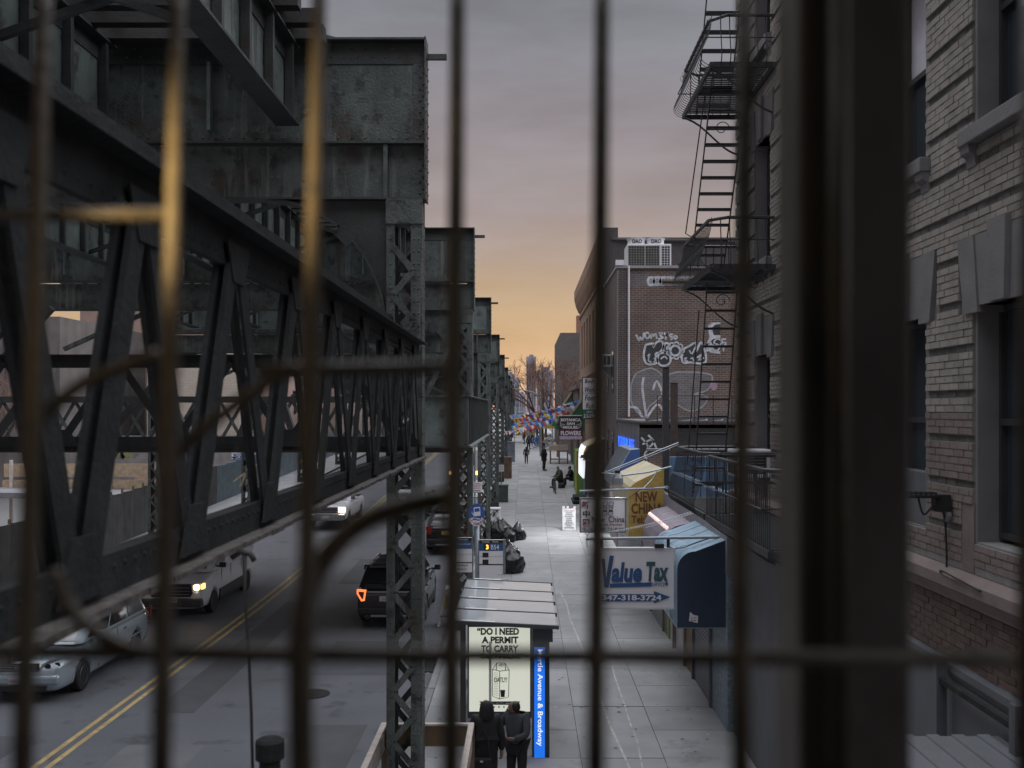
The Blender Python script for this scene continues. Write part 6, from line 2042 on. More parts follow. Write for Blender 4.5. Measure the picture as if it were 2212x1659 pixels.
# timber guard frame round the nearest column
t = thing('timber_guard', 'raw timber guard frame built round the foot of the nearest railway column', 'timber frame', (-1.5, 14, .13))
ZG = 1.66
MB().box(-2.18, -.78, 15.02, 15.06, ZG - .34, ZG - .03).build('cross_board', m_wood_brown, t)
MB().box(-2.18, -.78, 15.0, 15.09, ZG - .029, ZG).build('top_rail', m_wood_pale, t)
for x in (-2.18, -.86):
    MB().box(x, x + .085, 15.061, 15.15, .13, ZG - .0295).build('post', m_wood_brown, t)
    MB().box(x, x + .085, 12.2, 15.0 - .001, ZG - .035, ZG + .004).build('side_rail', m_wood_pale, t)
    MB().box(x + .02, x + .06, 12.2, 15.019, ZG - .38, ZG - .12).build('side_board', m_wood_pale, t)
    MB().box(x, x + .085, 12.2, 12.29, .13, ZG - .036).build('post', m_wood_brown, t)
for x in (-2.02, -1.665):
    MB().box(x - .004, x + .15, 14.428, 14.4335, .3, 1.02).build('poster_scrap', M('peeled_poster', (.34, .34, .35), .8, 0, .4, 12, spots=[((.1, .1, .1), .4, 14)]), t)
# plain hanging bunting over the sidewalk
bt = thing('bunting', 'strings of blue, white and red pennants stretched from the green awnings to the railway', 'bunting', (1, 76, 6))
cols_ = [M('flag_blue', (.05, .14, .42), .7), M('flag_white', (.50, .50, .54), .7), M('flag_red', (.40, .05, .04), .7), M('flag_yellow', (.50, .36, .05), .7), M('flag_sky', (.12, .30, .50), .7)]
fm = []
for mm in cols_:
    q = MB().add([(-.17, 0, 0), (.17, 0, 0), (0.02, -.05, -.36), (-.17, .012, 0), (.17, .012, 0), (0.02, -.038, -.36)], [(0, 2, 1), (3, 4, 5), (0, 1, 4, 3), (1, 2, 5, 4), (2, 0, 3, 5)]).mesh('flag')
    q.materials.append(mm); fm.append(q)
lines = [((1243, 884, 66), (1105, 908, 84)), ((1236, 892, 66), (1110, 926, 84)), ((1228, 902, 68), (1106, 938, 80)), ((1205, 915, 74), (1112, 930, 92)), ((1244, 880, 67), (1118, 902, 96)), ((1222, 896, 70), (1125, 912, 90)), ((1190, 918, 78), (1095, 944, 78)), ((1240, 886, 67), (1112, 916, 86)), ((1232, 897, 68), (1108, 932, 82)), ((1215, 908, 72), (1120, 920, 94))]
for a, b in lines:
    p0, p1 = at(*a), at(*b)
    n = int((p1 - p0).length / .62) + 1
    n = 24
    pts = []
    for i in range(n + 1):
        f = i / n
        q = p0.lerp(p1, f); q.z += .45 - .25 * math.sin(f * math.pi)
        pts.append(q)
        inst('flag', fm[random.choice((0, 0, 1, 1, 1, 2, 2, 4, 3))], bt, q - wloc(bt), (random.uniform(-.5, .5), random.uniform(-.3, .3), random.uniform(-.6, .6)), (random.uniform(1.0, 1.4), 1, random.uniform(.8, 1.25)))
    MB().tube(pts, .012, 3).build('cord', m_white, bt)
# lamp posts and utility pole
def lamp_post(label, x, y, Y, arm):
    q = at(x, y, Y)
    t = thing('street_lamp', label, 'street lamp', (q.x, Y, gz(Y)), 0, 'street lamps on the right sidewalk')
    MB().tube([(q.x, Y, gz(Y)), (q.x, Y, q.z - .8)], [.11, .07], 8).build('pole', m_pipe, t)
    MB().tube(smooth_path([(q.x, Y, q.z - 1.2), (q.x - arm * .3, Y, q.z - .3), (q.x - arm, Y, q.z)]), .04, 6).build('arm', m_pipe, t)
    MB().box(q.x - arm - .5, q.x - arm + .1, Y - .14, Y + .14, q.z - .05, q.z + .09).build('lamp_head', m_grey, t, bevel=.03)


lamp_post('cobra head street lamp before the bare trees', 1168, 842, 92, 1.9)
lamp_post('farther street lamp by the railway bents', 1118, 862, 140, 1.6)
c_ = at(1172, 820, 100)
t = thing('utility_pole', 'slim utility pole with a crossarm in front of the bare trees', 'utility pole', (c_.x, 100, gz(100)))
MB().tube([(c_.x, 100, gz(100)), (c_.x, 100, c_.z)], [.13, .09], 8).build('pole', m_wood_brown, t)
MB().box(c_.x - .9, c_.x + .9, 99.95, 100.05, c_.z - 1.7, c_.z - 1.55).build('crossarm', m_wood_brown, t)
MB().lathe([(.2, -.5), (.2, .5)], 10, (c_.x - .2, 99.8, c_.z - 6.2)).build('transformer', m_grey, t)
# market cart, step, crates and lit kiosk
t = thing('wooden_stall', 'pale wooden display stall against the shops behind the standing man', 'stall', (2.9, 84, gz(84)))
z0 = gz(84) + .13
MB().box(2.0, 3.6, 84, 84.8, z0 + 1.15, z0 + 1.6).build('counter', M('pale_stall_wood', (.40, .33, .26), .7), t)
for x in (2.05, 2.8, 3.5): MB().box(x, x + .12, 84, 84.1, z0, z0 + 1.15).build('stall_leg', m_wood_brown, t)
MB().box(2.1, 3.5, 84.1, 84.75, z0 + .35, z0 + .42).build('shelf', m_wood_brown, t)
t = thing('step_platform', 'dark low step platform against the shutters in front of the seated person', 'step', (3.2, 58, gz(58)))
MB().box(2.75, 3.5, 57.5, 60, gz(58) + .13, gz(58) + .30).build('lower_step', m_truss, t)
MB().box(2.85, 3.5, 58.0, 60, gz(58) + .301, gz(58) + .50).build('upper_step', m_truss, t)
t = thing('lit_kiosk', 'warmly lit shop window at the far end of the sidewalk', 'kiosk', (0, 132, gz(132)))
ka, kb_ = at(1137, 938, 132), at(1150, 918, 132)
MB().box(ka.x, kb_.x, 132, 134, gz(132), kb_.z + .8).build('kiosk_wall', m_cream, t)
MB().box(ka.x + .08, kb_.x - .08, 131.98, 131.9995, gz(132) + .9, kb_.z).build('lit_window', M_emit('warm_shop_light', (1.0, .72, .30), .9), t)
MB().box(kb_.x - .05, kb_.x + .06, 131.9, 131.9795, gz(132) + .3, kb_.z + .2).build('white_tube', M_emit('white_tube', (.8, .9, 1.0), 1.5), t)

# pool of white light on the sidewalk comes from the floodlight over the restaurant sign and the shop awnings
def spot(loc, target, energy, size, color, blend=.8, r=.10):
    l = bpy.data.lights.new('lamp_light', 'SPOT'); l.energy = energy; l.spot_size = R(size); l.spot_blend = blend; l.color = color; l.shadow_soft_size = r
    o = bpy.data.objects.new('lamp_light', l); COL.objects.link(o)
    o.location = loc
    o.rotation_euler = (Vector(target) - Vector(loc)).to_track_quat('-Z', 'Y').to_euler()
    return o


lt = thing('shop_downlight', 'small white downlight under the front edge of the awning beside the folding board', 'downlight', (2.7, 46.2, 4.3))
MB().lathe([(.12, 0), (.16, -.14), (.13, -.14)], 14, (2.7, 46.2, 4.3)).build('lamp_shade', m_black, lt)
MB().lathe([(.11, -.10), (.11, -.08)], 12, (2.7, 46.2, 4.3)).build('lens', bpy.data.materials['white_led'], lt)
MB().tube([(2.7, 46.2, 4.3), (2.9, 46.2, 4.55), (3.95, 46.2, 4.6)], .03, 6).build('arm', m_black, lt)
spot((2.7, 46.2, 4.12), (1.7, 45.6, gz(45.6)), 600, 140, (.97, .98, 1.0))
spot((c_.x * 0 + at(1334, 1034, YN + .25).x, YN + .25, at(1334, 1034, YN + .25).z - .17), (at(1300, 1120, YN).x, YN - .3, 3.4), 40, 120, (.95, .97, 1.0))

# =================================================================== vehicles
def lerp_tab(tab, y):
    """tab: list of (y, v) with y decreasing front to rear"""
    if y >= tab[0][0]: return tab[0][1]
    for (ya, va), (yb, vb) in zip(tab[:-1], tab[1:]):
        if yb <= y <= ya:
            f = (ya - y) / (ya - yb) if ya != yb else 0
            return va + (vb - va) * f
    return tab[-1][1]


def baked(o):
    dg = bpy.context.evaluated_depsgraph_get(); dg.update()
    m = bpy.data.meshes.new_from_object(o.evaluated_get(dg))
    old = o.data
    o.modifiers.clear(); o.data = m
    bpy.data.meshes.remove(old)
    return o


def car(kind, label, loc, rotz, L_, Wd, H, r, axles, top, wtab, cabin, paint, zb=.22, cladding=None, group='vehicles on the street', cat='car', front=None, rear=None, mirrors=True, roof_rails=False):
    """front is +y locally; top: (y, z) shoulder/hood line, wtab: (y, half width factor), cabin: belt and roof rings"""
    t = thing(kind, label, cat, loc, rotz, group)
    w = Wd / 2
    hl = L_ / 2
    st = [hl - d for d in (0, .03, .12, .30, .60, 1.0, 1.5, 2.0)] + [hl - 2.0 - (L_ - 4.0) * f for f in (.35, .7)] + [-hl + d for d in (2.0, 1.4, .9, .5, .22, .08, .02, 0)]
    st = sorted(set(round(s, 3) for s in st), reverse=True)
    vs = []; K = 0
    for y in st:
        zt = lerp_tab(top, y); wf = lerp_tab(wtab, y) * w
        e = min(1, (hl - abs(y)) / .10)
        z0 = zb + (1 - e) * .10
        h = zt - z0
        half = [(0, z0), (.80 * wf, z0), (.93 * wf, z0 + .05), (.985 * wf, z0 + .20 * h), (1.0 * wf, z0 + .48 * h), (.988 * wf, z0 + .74 * h), (.955 * wf, z0 + .93 * h), (.88 * wf, zt), (.5 * wf, zt + .025), (0, zt + .035)]
        K = len(half)
        ring = half + [(-x, z) for x, z in half[-2:0:-1]]
        vs += [(x, y, z) for x, z in ring]
    n = 2 * K - 2
    fs = []
    for i in range(len(st) - 1):
        for k in range(n):
            l = (k + 1) % n
            fs.append((i * n + k, i * n + l, (i + 1) * n + l, (i + 1) * n + k))
    fs += [tuple(range(n - 1, -1, -1)), tuple((len(st) - 1) * n + k for k in range(n))]
    body = MB().add(vs, fs).build('body', paint, t, smooth=True, local=True)
    sub = body.modifiers.new('s', 'SUBSURF'); sub.levels = 1; sub.render_levels = 1
    cut = MB()
    for ya in axles:
        for s in (-1, 1):
            cut.lathe([(r * 1.14, -.17), (r * 1.14, .17)], 20, (s * (w - .06), ya, r), 'x')
    co = cut.build('cutter', m_black, None)
    bo = body.modifiers.new('b', 'BOOLEAN'); bo.object = co; bo.operation = 'DIFFERENCE'; bo.solver = 'EXACT'
    co.parent = t
    bpy.context.view_layer.update()
    baked(body)
    bpy.data.objects.remove(co)
    for p in body.data.polygons: p.use_smooth = True
    # wheels
    for ya in axles:
        for s in (-1, 1):
            ty = MB().lathe([(r * .62, -.11), (r * .93, -.115), (r, -.085), (r, .085), (r * .93, .115), (r * .62, .11)], 22, (s * (w - .135), ya, r), 'x').build('wheel', m_black, t, smooth=False, local=True)
            rm = MB().lathe([(.02, -.02), (r * .60, .02), (r * .62, .05), (r * .58, .075), (r * .56, .04)] if s > 0 else [(r * .56, -.04), (r * .58, -.075), (r * .62, -.05), (r * .60, -.02), (.02, .02)], 18, (s * (w - .135) + s * .04, ya, r), 'x')
            for k in range(5):
                a = k * 2 * math.pi / 5
                rm.bar((s * (w - .075), ya, r), (s * (w - .07), ya + r * .58 * math.cos(a), r + r * .58 * math.sin(a)), .055, .03, up=(1, 0, 0))
            rm.build('rim', m_grey, ty, local=True)
    # cabin
    (bf, br, bw, bz), (rf, rr, rw, rz) = cabin
    def ring(yf, yr, ww, z, c=.16):
        return [(ww - c, yf, z), (ww, yf - c, z), (ww, (yf + yr) / 2, z), (ww, yr + c, z), (ww - c, yr, z), (-ww + c, yr, z), (-ww, yr + c, z), (-ww, (yf + yr) / 2, z), (-ww, yf - c, z), (-ww + c, yf, z)]
    def mix(f, ins=0.0):
        return (bf + (rf - bf) * f - ins, br + (rr - br) * f + ins, bw + (rw - bw) * f - ins, bz + (rz - bz) * f)
    R_ = []
    for f in (0, .5, .92, 1.0):
        a = mix(f)
        R_.append(ring(*a))
    top_ = mix(1.0, .14)
    R_.append(ring(top_[0], top_[1], top_[2], rz + .035))
    vs = [p for q in R_ for p in q]
    m_ = 10
    fs = []
    for i in range(len(R_) - 1):
        for k in range(m_): fs.append((i * m_ + k, i * m_ + (k + 1) % m_, (i + 1) * m_ + (k + 1) % m_, (i + 1) * m_ + k))
    fs.append(tuple((len(R_) - 1) * m_ + k for k in range(m_)))
    MB().add(vs, fs).build('cabin', paint, t, smooth=False, local=True, bevel=.02)
    # glass panels lying a little proud of the cabin shell
    def P(side, u, f, o=.012):
        yf, yr, ww, z = mix(f)
        if side == 'f': return Vector(((u * 2 - 1) * (ww - .17), yf + o, z + o * .4))
        if side == 'r': return Vector(((u * 2 - 1) * (ww - .17), yr - o, z + o * .4))
        sx = 1 if side == 'R' else -1
        return Vector((sx * (ww + o), (yf - .18) + ((yr + .18) - (yf - .18)) * u, z))
    def panel(nm, side, u0, u1, f0, f1, mm=m_carglass):
        q = [P(side, u0, f0), P(side, u1, f0), P(side, u1, f1), P(side, u0, f1)]
        q2 = [P(side, u0, f0, .002), P(side, u1, f0, .002), P(side, u1, f1, .002), P(side, u0, f1, .002)]
        MB().add(q + q2, [(0, 1, 2, 3), (7, 6, 5, 4), (0, 4, 5, 1), (1, 5, 6, 2), (2, 6, 7, 3), (3, 7, 4, 0)]).build(nm, mm, t, local=True)
    panel('windscreen', 'f', .0, 1.0, .08, .90)
    panel('rear_window', 'r', .04, .96, .22 if kind != 'pickup_truck' else .1, .88)
    for sd in ('L', 'R'):
        if kind == 'cargo_van':
            panel('side_window', sd, .02, .24, .12, .84)
        elif kind == 'pickup_truck':
            panel('side_window', sd, .05, .95, .12, .85)
        else:
            for u0, u1 in ((.02, .33), (.36, .66), (.69, .97)):
                panel('side_window', sd, u0, u1, .10, .86)
    if roof_rails:
        for sx in (-1, 1):
            MB().tube([(sx * (rw - .10), rf - .25, rz + .03), (sx * (rw - .10), rf - .35, rz + .09), (sx * (rw - .10), rr + .3, rz + .09), (sx * (rw - .10), rr + .2, rz + .03)], .02, 5).build('roof_rail', m_chrome, t, local=True)
        for y in (rf - .9, rr + .6):
            MB().bar((-(rw - .10), y, rz + .10), (rw - .10, y, rz + .10), .05, .025).build('roof_bar', m_black, t, local=True)
    if mirrors:
        for sx in (-1, 1):
            mo = MB().box(sx * (w + .14) - .10, sx * (w + .14) + .10, bf - .62, bf - .50, bz + .06, bz + .22).build('wing_mirror', paint if kind != 'cargo_van' else m_black, t, local=True, bevel=.03)
            MB().box(min(sx * (w - .08), sx * (w + .06)), max(sx * (w - .08), sx * (w + .06)), bf - .59, bf - .53, bz + .08, bz + .13).build('mirror_arm', m_black, mo, local=True)
    if cladding:
        for sx in (-1, 1):
            MB().box(sx * w - .012, sx * w + .012, axles[1] + r * 1.2, axles[0] - r * 1.2, zb + .04, zb + .22).build('side_skirt', cladding, t, local=True)
    dl = MB()
    for sx in (-1, 1):
        for y in ((bf - .9), (bf + br) / 2 - .25):
            MB().box(sx * w * .985 - .012, sx * w * .985 + .012, y - .22, y - .06, bz - .16, bz - .125).build('door_handle', m_chrome if kind == 'minivan' else paint, t, local=True)
    return t, w, hl


def lamp(t, nm, mm, poly, y, d=.05, face=1, axis='y'):
    MB().prism(poly, axis, y - d if face > 0 else y - .02, y + .02 if face > 0 else y + d).build(nm, mm, t, local=True)


m_p_black = M('black_car_paint', (.012, .013, .016), .22, 0, .05, 2, coat=.6)
m_p_char = M('charcoal_car_paint', (.028, .030, .034), .25, 0, .05, 2, coat=.6)
m_p_white = M('white_car_paint', (.70, .70, .73), .28, 0, .04, 2, coat=.5)
m_p_silver = M('silver_blue_car_paint', (.36, .42, .46), .24, .35, .04, 2, coat=.6)


def suv(label, x, Y, paint, lit=True, plate=m_plate, rot=0.0, rails=True):
    hl = 2.52
    t, w, hl = car('suv', label, (x, Y + hl, gz(Y + hl)), rot, 5.04, 2.0, 1.78, .39, (1.50, -1.36),
                   [(2.52, .82), (2.42, .98), (2.1, 1.08), (1.15, 1.16), (.6, 1.17), (-2.1, 1.15), (-2.44, 1.12), (-2.52, 1.02)],
                   [(2.52, .80), (2.40, .92), (2.0, .99), (0, 1.0), (-2.1, .985), (-2.45, .93), (-2.52, .88)],
                   ((1.25, -2.38, .93, 1.15), (.45, -2.02, .74, 1.74)), paint, .24, m_black, roof_rails=rails)
    mm = m_red_lamp if lit else m_red_dark
    for s in (-1, 1):
        # C-shaped lamp with a dark core
        q = [(s * .93, 1.14), (s * .66, 1.12), (s * .70, .82), (s * .80, .80), (s * .93, 1.02)]
        lo_ = MB().prism(q, 'y', -hl - .022, -hl + .10).build('tail_lamp', mm, t, local=True)
        q2 = [(s * .88, 1.09), (s * .71, 1.075), (s * .74, .88), (s * .78, .87), (s * .87, 1.02)]
        MB().prism(q2, 'y', -hl - .030, -hl - .0225).build('lamp_core', m_red_dark, lo_, local=True)
    MB().box(-.64, .64, -hl - .02, -hl + .04, 1.055, 1.095).build('tailgate_trim', m_chrome, t, local=True)
    MB().box(-.27, .27, -hl - .016, -hl + .02, .80, .95).build('number_plate', plate, t, local=True)
    lettering_local = text_mesh('GKM 4721' if plate is m_plate else 'T68 1402C', w=.42, h=.09)
    lettering_local.transform(Matrix.Rotation(R(90), 4, 'X')); lettering_local.transform(Matrix.Translation((0, -hl - .019, .875)))
    link('plate_text', lettering_local, m_navy_t, t, local=True)
    MB().box(-.90, .90, -hl - .06, -hl + .2, .42, .62).build('rear_bumper', m_black, t, local=True, bevel=.04)
    MB().box(-.52, .52, -hl - .075, -hl - .055, .36, .42).build('skid_plate', m_grey, t, local=True)
    MB().box(-.5, .5, -hl - .02, -hl + .05, .64, .66).build('tailgate_seam', m_black_t, t, local=True)
    for s in (-1, 1):
        MB().lathe([(.05, -.02), (.05, .1), (.04, .1), (.04, -.02)], 12, (s * .62, -hl - .065, .35), 'y').build('exhaust_pipe', m_chrome, t, local=True)
    MB().box(-.62, .62, -2.16, -2.02, 1.72, 1.765).build('roof_spoiler', paint, t, local=True)
    MB().tube([(-.25, -hl + .10, 1.32), (.28, -hl + .14, 1.36)], .012, 4).build('wiper', m_black, t, local=True)
    return t


suv('black sport utility car with lit orange tail lamps, nearest the camera', -3.98, 29.0, m_p_black, True, m_plate_w)
suv('dark grey sport utility car further up the right lane with one tail lamp glowing', -6.15, 51.0, m_p_char, True, m_plate_w, 0, True)
sv3 = suv('black parked sport utility car with a yellow number plate behind the second column', -3.25, 41.8, m_p_black, False, m_plate, 0, False)
suv('white hatchback car parked at the kerb past the black one with the yellow plate', -3.1, 52.5, m_p_white, False, m_plate_w, 0, False)


# ---- silver minivan coming towards the camera, lower left
mvY = 21.7
t, w, hl = car('minivan', 'silver blue minivan driving towards the camera at the lower left', (-11.05, mvY + 2.56, 0), R(180), 5.12, 1.98, 1.76, .35, (1.52, -1.52),
               [(2.56, .66), (2.46, .80), (2.2, .90), (1.55, 1.02), (1.3, 1.06), (.6, 1.08), (-2.2, 1.08), (-2.5, 1.02), (-2.56, .9)],
               [(2.56, .70), (2.44, .86), (2.1, .96), (1.2, 1.0), (-2.0, 1.0), (-2.45, .95), (-2.56, .9)],
               ((1.62, -2.42, .94, 1.06), (.35, -2.18, .76, 1.72)), m_p_silver, .20, None, cat='minivan')
for s in (-1, 1):
    hlp = MB().add([(s * .46, 2.50, .70), (s * .82, 2.34, .66), (s * .95, 2.02, .86), (s * .90, 2.0, .94), (s * .60, 2.36, .88), (s * .48, 2.46, .82),
                    (s * .46, 2.54, .70), (s * .83, 2.385, .66), (s * .985, 2.03, .86), (s * .93, 2.02, .955), (s * .61, 2.40, .90), (s * .48, 2.50, .83)],
                   [(0, 1, 2, 3, 4, 5), (11, 10, 9, 8, 7, 6)] + [(i, (i + 1) % 6, 6 + (i + 1) % 6, 6 + i) for i in range(6)]).build('head_lamp', M_glass('lamp_cover', (.28, .30, .32), .08), t, local=True)
    for c in ((s * .60, 2.475, .775), (s * .76, 2.37, .78)):
        MB().lathe([(.065, -.01), (.065, .02), (.03, .03)], 12, c, 'y').build('lamp_unit', m_dark, hlp, local=True)
    MB().box(s * .995 - .02, s * .995 + .02, -2.5, -2.36, .78, 1.16).build('tail_lamp', m_red_lamp if s > 0 else m_red_dark, t, local=True)
MB().box(-.44, .44, 2.52, 2.585, .70, .86).build('grille', m_black, t, local=True)
for z in (.735, .785, .83): MB().box(-.42, .42, 2.5855, 2.60, z - .009, z + .009).build('grille_bar', m_chrome, t, local=True)
MB().lathe([(.07, -.005), (.07, .005)], 16, (0, 2.608, .785), 'y').build('badge', m_chrome, t, local=True)
MB().box(-.86, .86, 2.44, 2.60, .40, .60).build('front_bumper', m_p_silver, t, local=True, bevel=.05)
MB().box(-.62, .62, 2.585, 2.612, .27, .38).build('air_intake', m_black, t, local=True)
MB().box(-.20, .20, 2.6, 2.618, .43, .55).build('number_plate', m_plate_w, t, local=True)
pm = text_mesh('HXD 2087', w=.34, h=.07); pm.transform(Matrix.Rotation(R(180), 4, 'Z') @ Matrix.Rotation(R(90), 4, 'X')); pm.transform(Matrix.Translation((0, 2.6205, .49))); link('plate_text', pm, m_navy_t, t, local=True)
for s in (-1, 1):
    MB().box(s * .99 - .008, s * .99 + .012, -1.9, 1.0, .60, .635).build('side_moulding', m_p_silver, t, local=True)
    for y in (.75, -.35): MB().box(s * .975 - .002, s * .975 + .010, y - .006, y + .006, .35, 1.02).build('door_seam', m_black_t, t, local=True)
for y in (.0, -1.1):
    MB().bar((-.55, y, 1.83), (.9, y, 1.83), .05, .03).build('roof_bar', m_chrome, t, local=True)
    MB().box(.80, .84, y - .05, y + .05, 1.745, 1.83).build('bar_foot', m_chrome, t, local=True)

# ---- white cargo van with lit head lamps
vY = 30.3
t, w, hl = car('cargo_van', 'white cargo van with lit head lamps and grey lower cladding coming down the far lane', (-10.78, vY + 2.9, gz(vY + 2.9)), R(180), 5.8, 2.06, 2.5, .36, (1.92, -1.83),
               [(2.9, .82), (2.80, 1.02), (2.55, 1.14), (2.0, 1.28), (1.85, 1.32), (-2.8, 1.34), (-2.9, 1.3)],
               [(2.9, .80), (2.8, .90), (2.4, .98), (1.5, 1.0), (-2.8, 1.0), (-2.9, .97)],
               ((2.15, -2.86, .99, 1.30), (1.15, -2.82, .90, 2.46)), m_p_white, .26, m_black, cat='van')
for s in (-1, 1):
    hp = MB().prism([(s * .62, 1.02), (s * .93, 1.08), (s * .97, .88), (s * .66, .82)], 'y', 2.66, 2.885).build('head_lamp', M_glass('lamp_cover2', (.45, .40, .3), .1), t, local=True)
    MB().lathe([(.085, -.02), (.09, .02), (.05, .03)], 14, (s * .77, 2.89, .95), 'y').build('lamp_unit', m_head, hp, local=True)
    MB().box(s * .94 - .035, s * .94 + .035, 2.70, 2.895, .90, 1.05).build('indicator', m_amber, t, local=True)
MB().prism([(-.60, 1.04), (.60, 1.04), (.66, .78), (.58, .66), (-.58, .66), (-.66, .78)], 'y', 2.80, 2.925).build('grille', m_black, t, local=True)
for z in (.74, .84, .94): MB().box(-.56, .56, 2.9255, 2.935, z - .01, z + .01).build('grille_bar', m_pgrey, t, local=True)
MB().box(-.92, .92, 2.60, 2.96, .34, .62).build('front_bumper', M('grey_cladding', (.05, .052, .056), .6), t, local=True, bevel=.06)
MB().box(-.20, .20, 2.962, 2.972, .50, .64).build('number_plate', m_plate_w, t, local=True)
pm = text_mesh('64827 MK', w=.34, h=.07); pm.transform(Matrix.Rotation(R(180), 4, 'Z') @ Matrix.Rotation(R(90), 4, 'X')); pm.transform(Matrix.Translation((0, 2.9745, .57))); link('plate_text', pm, m_navy_t, t, local=True)
for s in (-1, 1):
    MB().box(s * 1.03 - .03, s * 1.03 + .014, -1.35, 1.45, .42, .66).build('side_cladding', bpy.data.materials['grey_cladding'], t, local=True)
    for y in (1.2, .2, -1.0): MB().box(s * 1.02 - .004, s * 1.02 + .012, y - .006, y + .006, .68, 1.28).build('door_seam', m_black_t, t, local=True)

# ---- white pickup with lit lamps further up the far lane
pY = 48.6
t, w, hl = car('pickup_truck', 'white pickup truck with lit head lamps farther up the far lane', (-9.75, pY + 2.8, gz(pY + 2.8)), R(180), 5.6, 2.02, 1.85, .40, (1.80, -1.70),
               [(2.8, .86), (2.7, 1.06), (2.4, 1.12), (1.2, 1.16), (1.0, 1.18), (-2.7, 1.18), (-2.8, 1.15)],
               [(2.8, .86), (2.7, .95), (2.3, .99), (-2.7, 1.0), (-2.8, .97)],
               ((1.15, -.75, .92, 1.17), (.45, -.55, .76, 1.84)), m_p_white, .36, None, cat='pickup truck')
for s in (-1, 1):
    MB().box(s * .80 - .15, s * .80 + .15, 2.70, 2.83, .82, 1.02).build('head_lamp', m_head, t, local=True)
MB().box(-.60, .60, 2.74, 2.835, .78, 1.04).build('grille', m_black, t, local=True)
for z in (.84, .91, .98): MB().box(-.58, .58, 2.8355, 2.85, z - .012, z + .012).build('grille_bar', m_chrome, t, local=True)
MB().box(-.95, .95, 2.66, 2.92, .46, .70).build('front_bumper', m_chrome, t, local=True, bevel=.04)
MB().box(-.20, .20, 2.922, 2.932, .52, .64).build('number_plate', m_plate_w, t, local=True)
MB().box(-.82, .82, -2.7, -.85, 1.16, 1.235).build('bed_opening', m_dark, t, local=True)

# ---- pale van with amber lamps far up the near kerb
t, w, hl = car('delivery_van', 'pale van with two amber lamps far up the near kerb, behind the railway columns', (-4.0, 68, gz(68)), 0, 6.0, 2.1, 2.6, .38, (2.0, -1.9),
               [(3.0, .9), (2.85, 1.15), (2.0, 1.35), (-2.9, 1.35), (-3.0, 1.3)], [(3.0, .85), (2.7, .97), (0, 1.0), (-3.0, .98)],
               ((2.2, -2.97, 1.0, 1.34), (1.3, -2.94, .95, 2.6)), m_p_white, .3, None, cat='van')
for s in (-1, 1):
    MB().box(s * .85 - .11, s * .85 + .11, -3.03, -2.95, 1.0, 1.22).build('tail_lamp', m_amber, t, local=True)
MB().box(-.95, .95, -3.08, -2.9, .36, .56).build('rear_bumper', m_black, t, local=True)

# =================================================================== people
m_skin = M('skin', (.30, .18, .13), .6, 0, .05)
m_skin2 = M('darker_skin', (.14, .085, .06), .6, 0, .05)
m_cloth_black = M('black_cloth', (.014, .014, .016), .85, 0, .25, 8)
m_cloth_dark = M('dark_grey_cloth', (.050, .053, .062), .85, 0, .25, 8)
m_cloth_green = M('olive_cloth', (.05, .06, .035), .85, 0, .2, 8)
m_cloth_blue = M('blue_cloth', (.05, .10, .28), .85, 0, .2, 8)
m_hair = M('dark_hair', (.015, .012, .010), .55, 0, .2, 20)
m_grey_hat = M('pale_knit_hat', (.34, .34, .37), .9)


def skin_obj(name, joints, edges, radii, mat, parent, subs=2, root=0):
    m = bpy.data.meshes.new(name)
    keys = list(joints)
    idx = {k: i for i, k in enumerate(keys)}
    m.from_pydata([joints[k] for k in keys], [(idx[a], idx[b]) for a, b in edges], [])
    o = bpy.data.objects.new(name, m); COL.objects.link(o)
    o.parent = parent
    o.modifiers.new('skin', 'SKIN').use_smooth_shade = True
    for k in keys:
        d = m.skin_vertices[0].data[idx[k]]
        rr = radii[k]
        d.radius = rr if isinstance(rr, tuple) else (rr, rr)
    s = o.modifiers.new('sub', 'SUBSURF'); s.levels = subs; s.render_levels = subs
    bpy.context.view_layer.update()
    baked(o)
    if not o.data.materials: o.data.materials.append(mat)
    else: o.data.materials[0] = mat
    for p in o.data.polygons: p.use_smooth = True
    return o


def base_pose():
    j = {'pelvis': (0, 0, .93), 'spine': (0, .01, 1.10), 'chest': (0, .01, 1.30), 'neck': (0, .0, 1.46), 'head': (0, .02, 1.57), 'crown': (0, .01, 1.69), 'nose': (0, .115, 1.57)}
    for s, n in ((-1, 'L'), (1, 'R')):
        j['sh' + n] = (s * .17, 0, 1.40); j['el' + n] = (s * .235, -.02, 1.13); j['wr' + n] = (s * .25, .06, .89); j['hand' + n] = (s * .25, .09, .80)
        j['hip' + n] = (s * .095, 0, .90); j['kn' + n] = (s * .105, .02, .50); j['an' + n] = (s * .11, -.02, .09); j['toe' + n] = (s * .12, .15, .035)
    return j


EDG = [('pelvis', 'spine'), ('spine', 'chest'), ('chest', 'neck'), ('neck', 'head'), ('head', 'crown'), ('head', 'nose')]
for n in 'LR':
    EDG += [('chest', 'sh' + n), ('sh' + n, 'el' + n), ('el' + n, 'wr' + n), ('wr' + n, 'hand' + n), ('pelvis', 'hip' + n), ('hip' + n, 'kn' + n), ('kn' + n, 'an' + n), ('an' + n, 'toe' + n)]
RAD = {'pelvis': .125, 'spine': .115, 'chest': (.15, .11), 'neck': .05, 'head': .085, 'crown': .07, 'nose': .018}
for n in 'LR':
    RAD.update({'sh' + n: .058, 'el' + n: .042, 'wr' + n: .030, 'hand' + n: .036, 'hip' + n: .085, 'kn' + n: .055, 'an' + n: .042, 'toe' + n: .035})


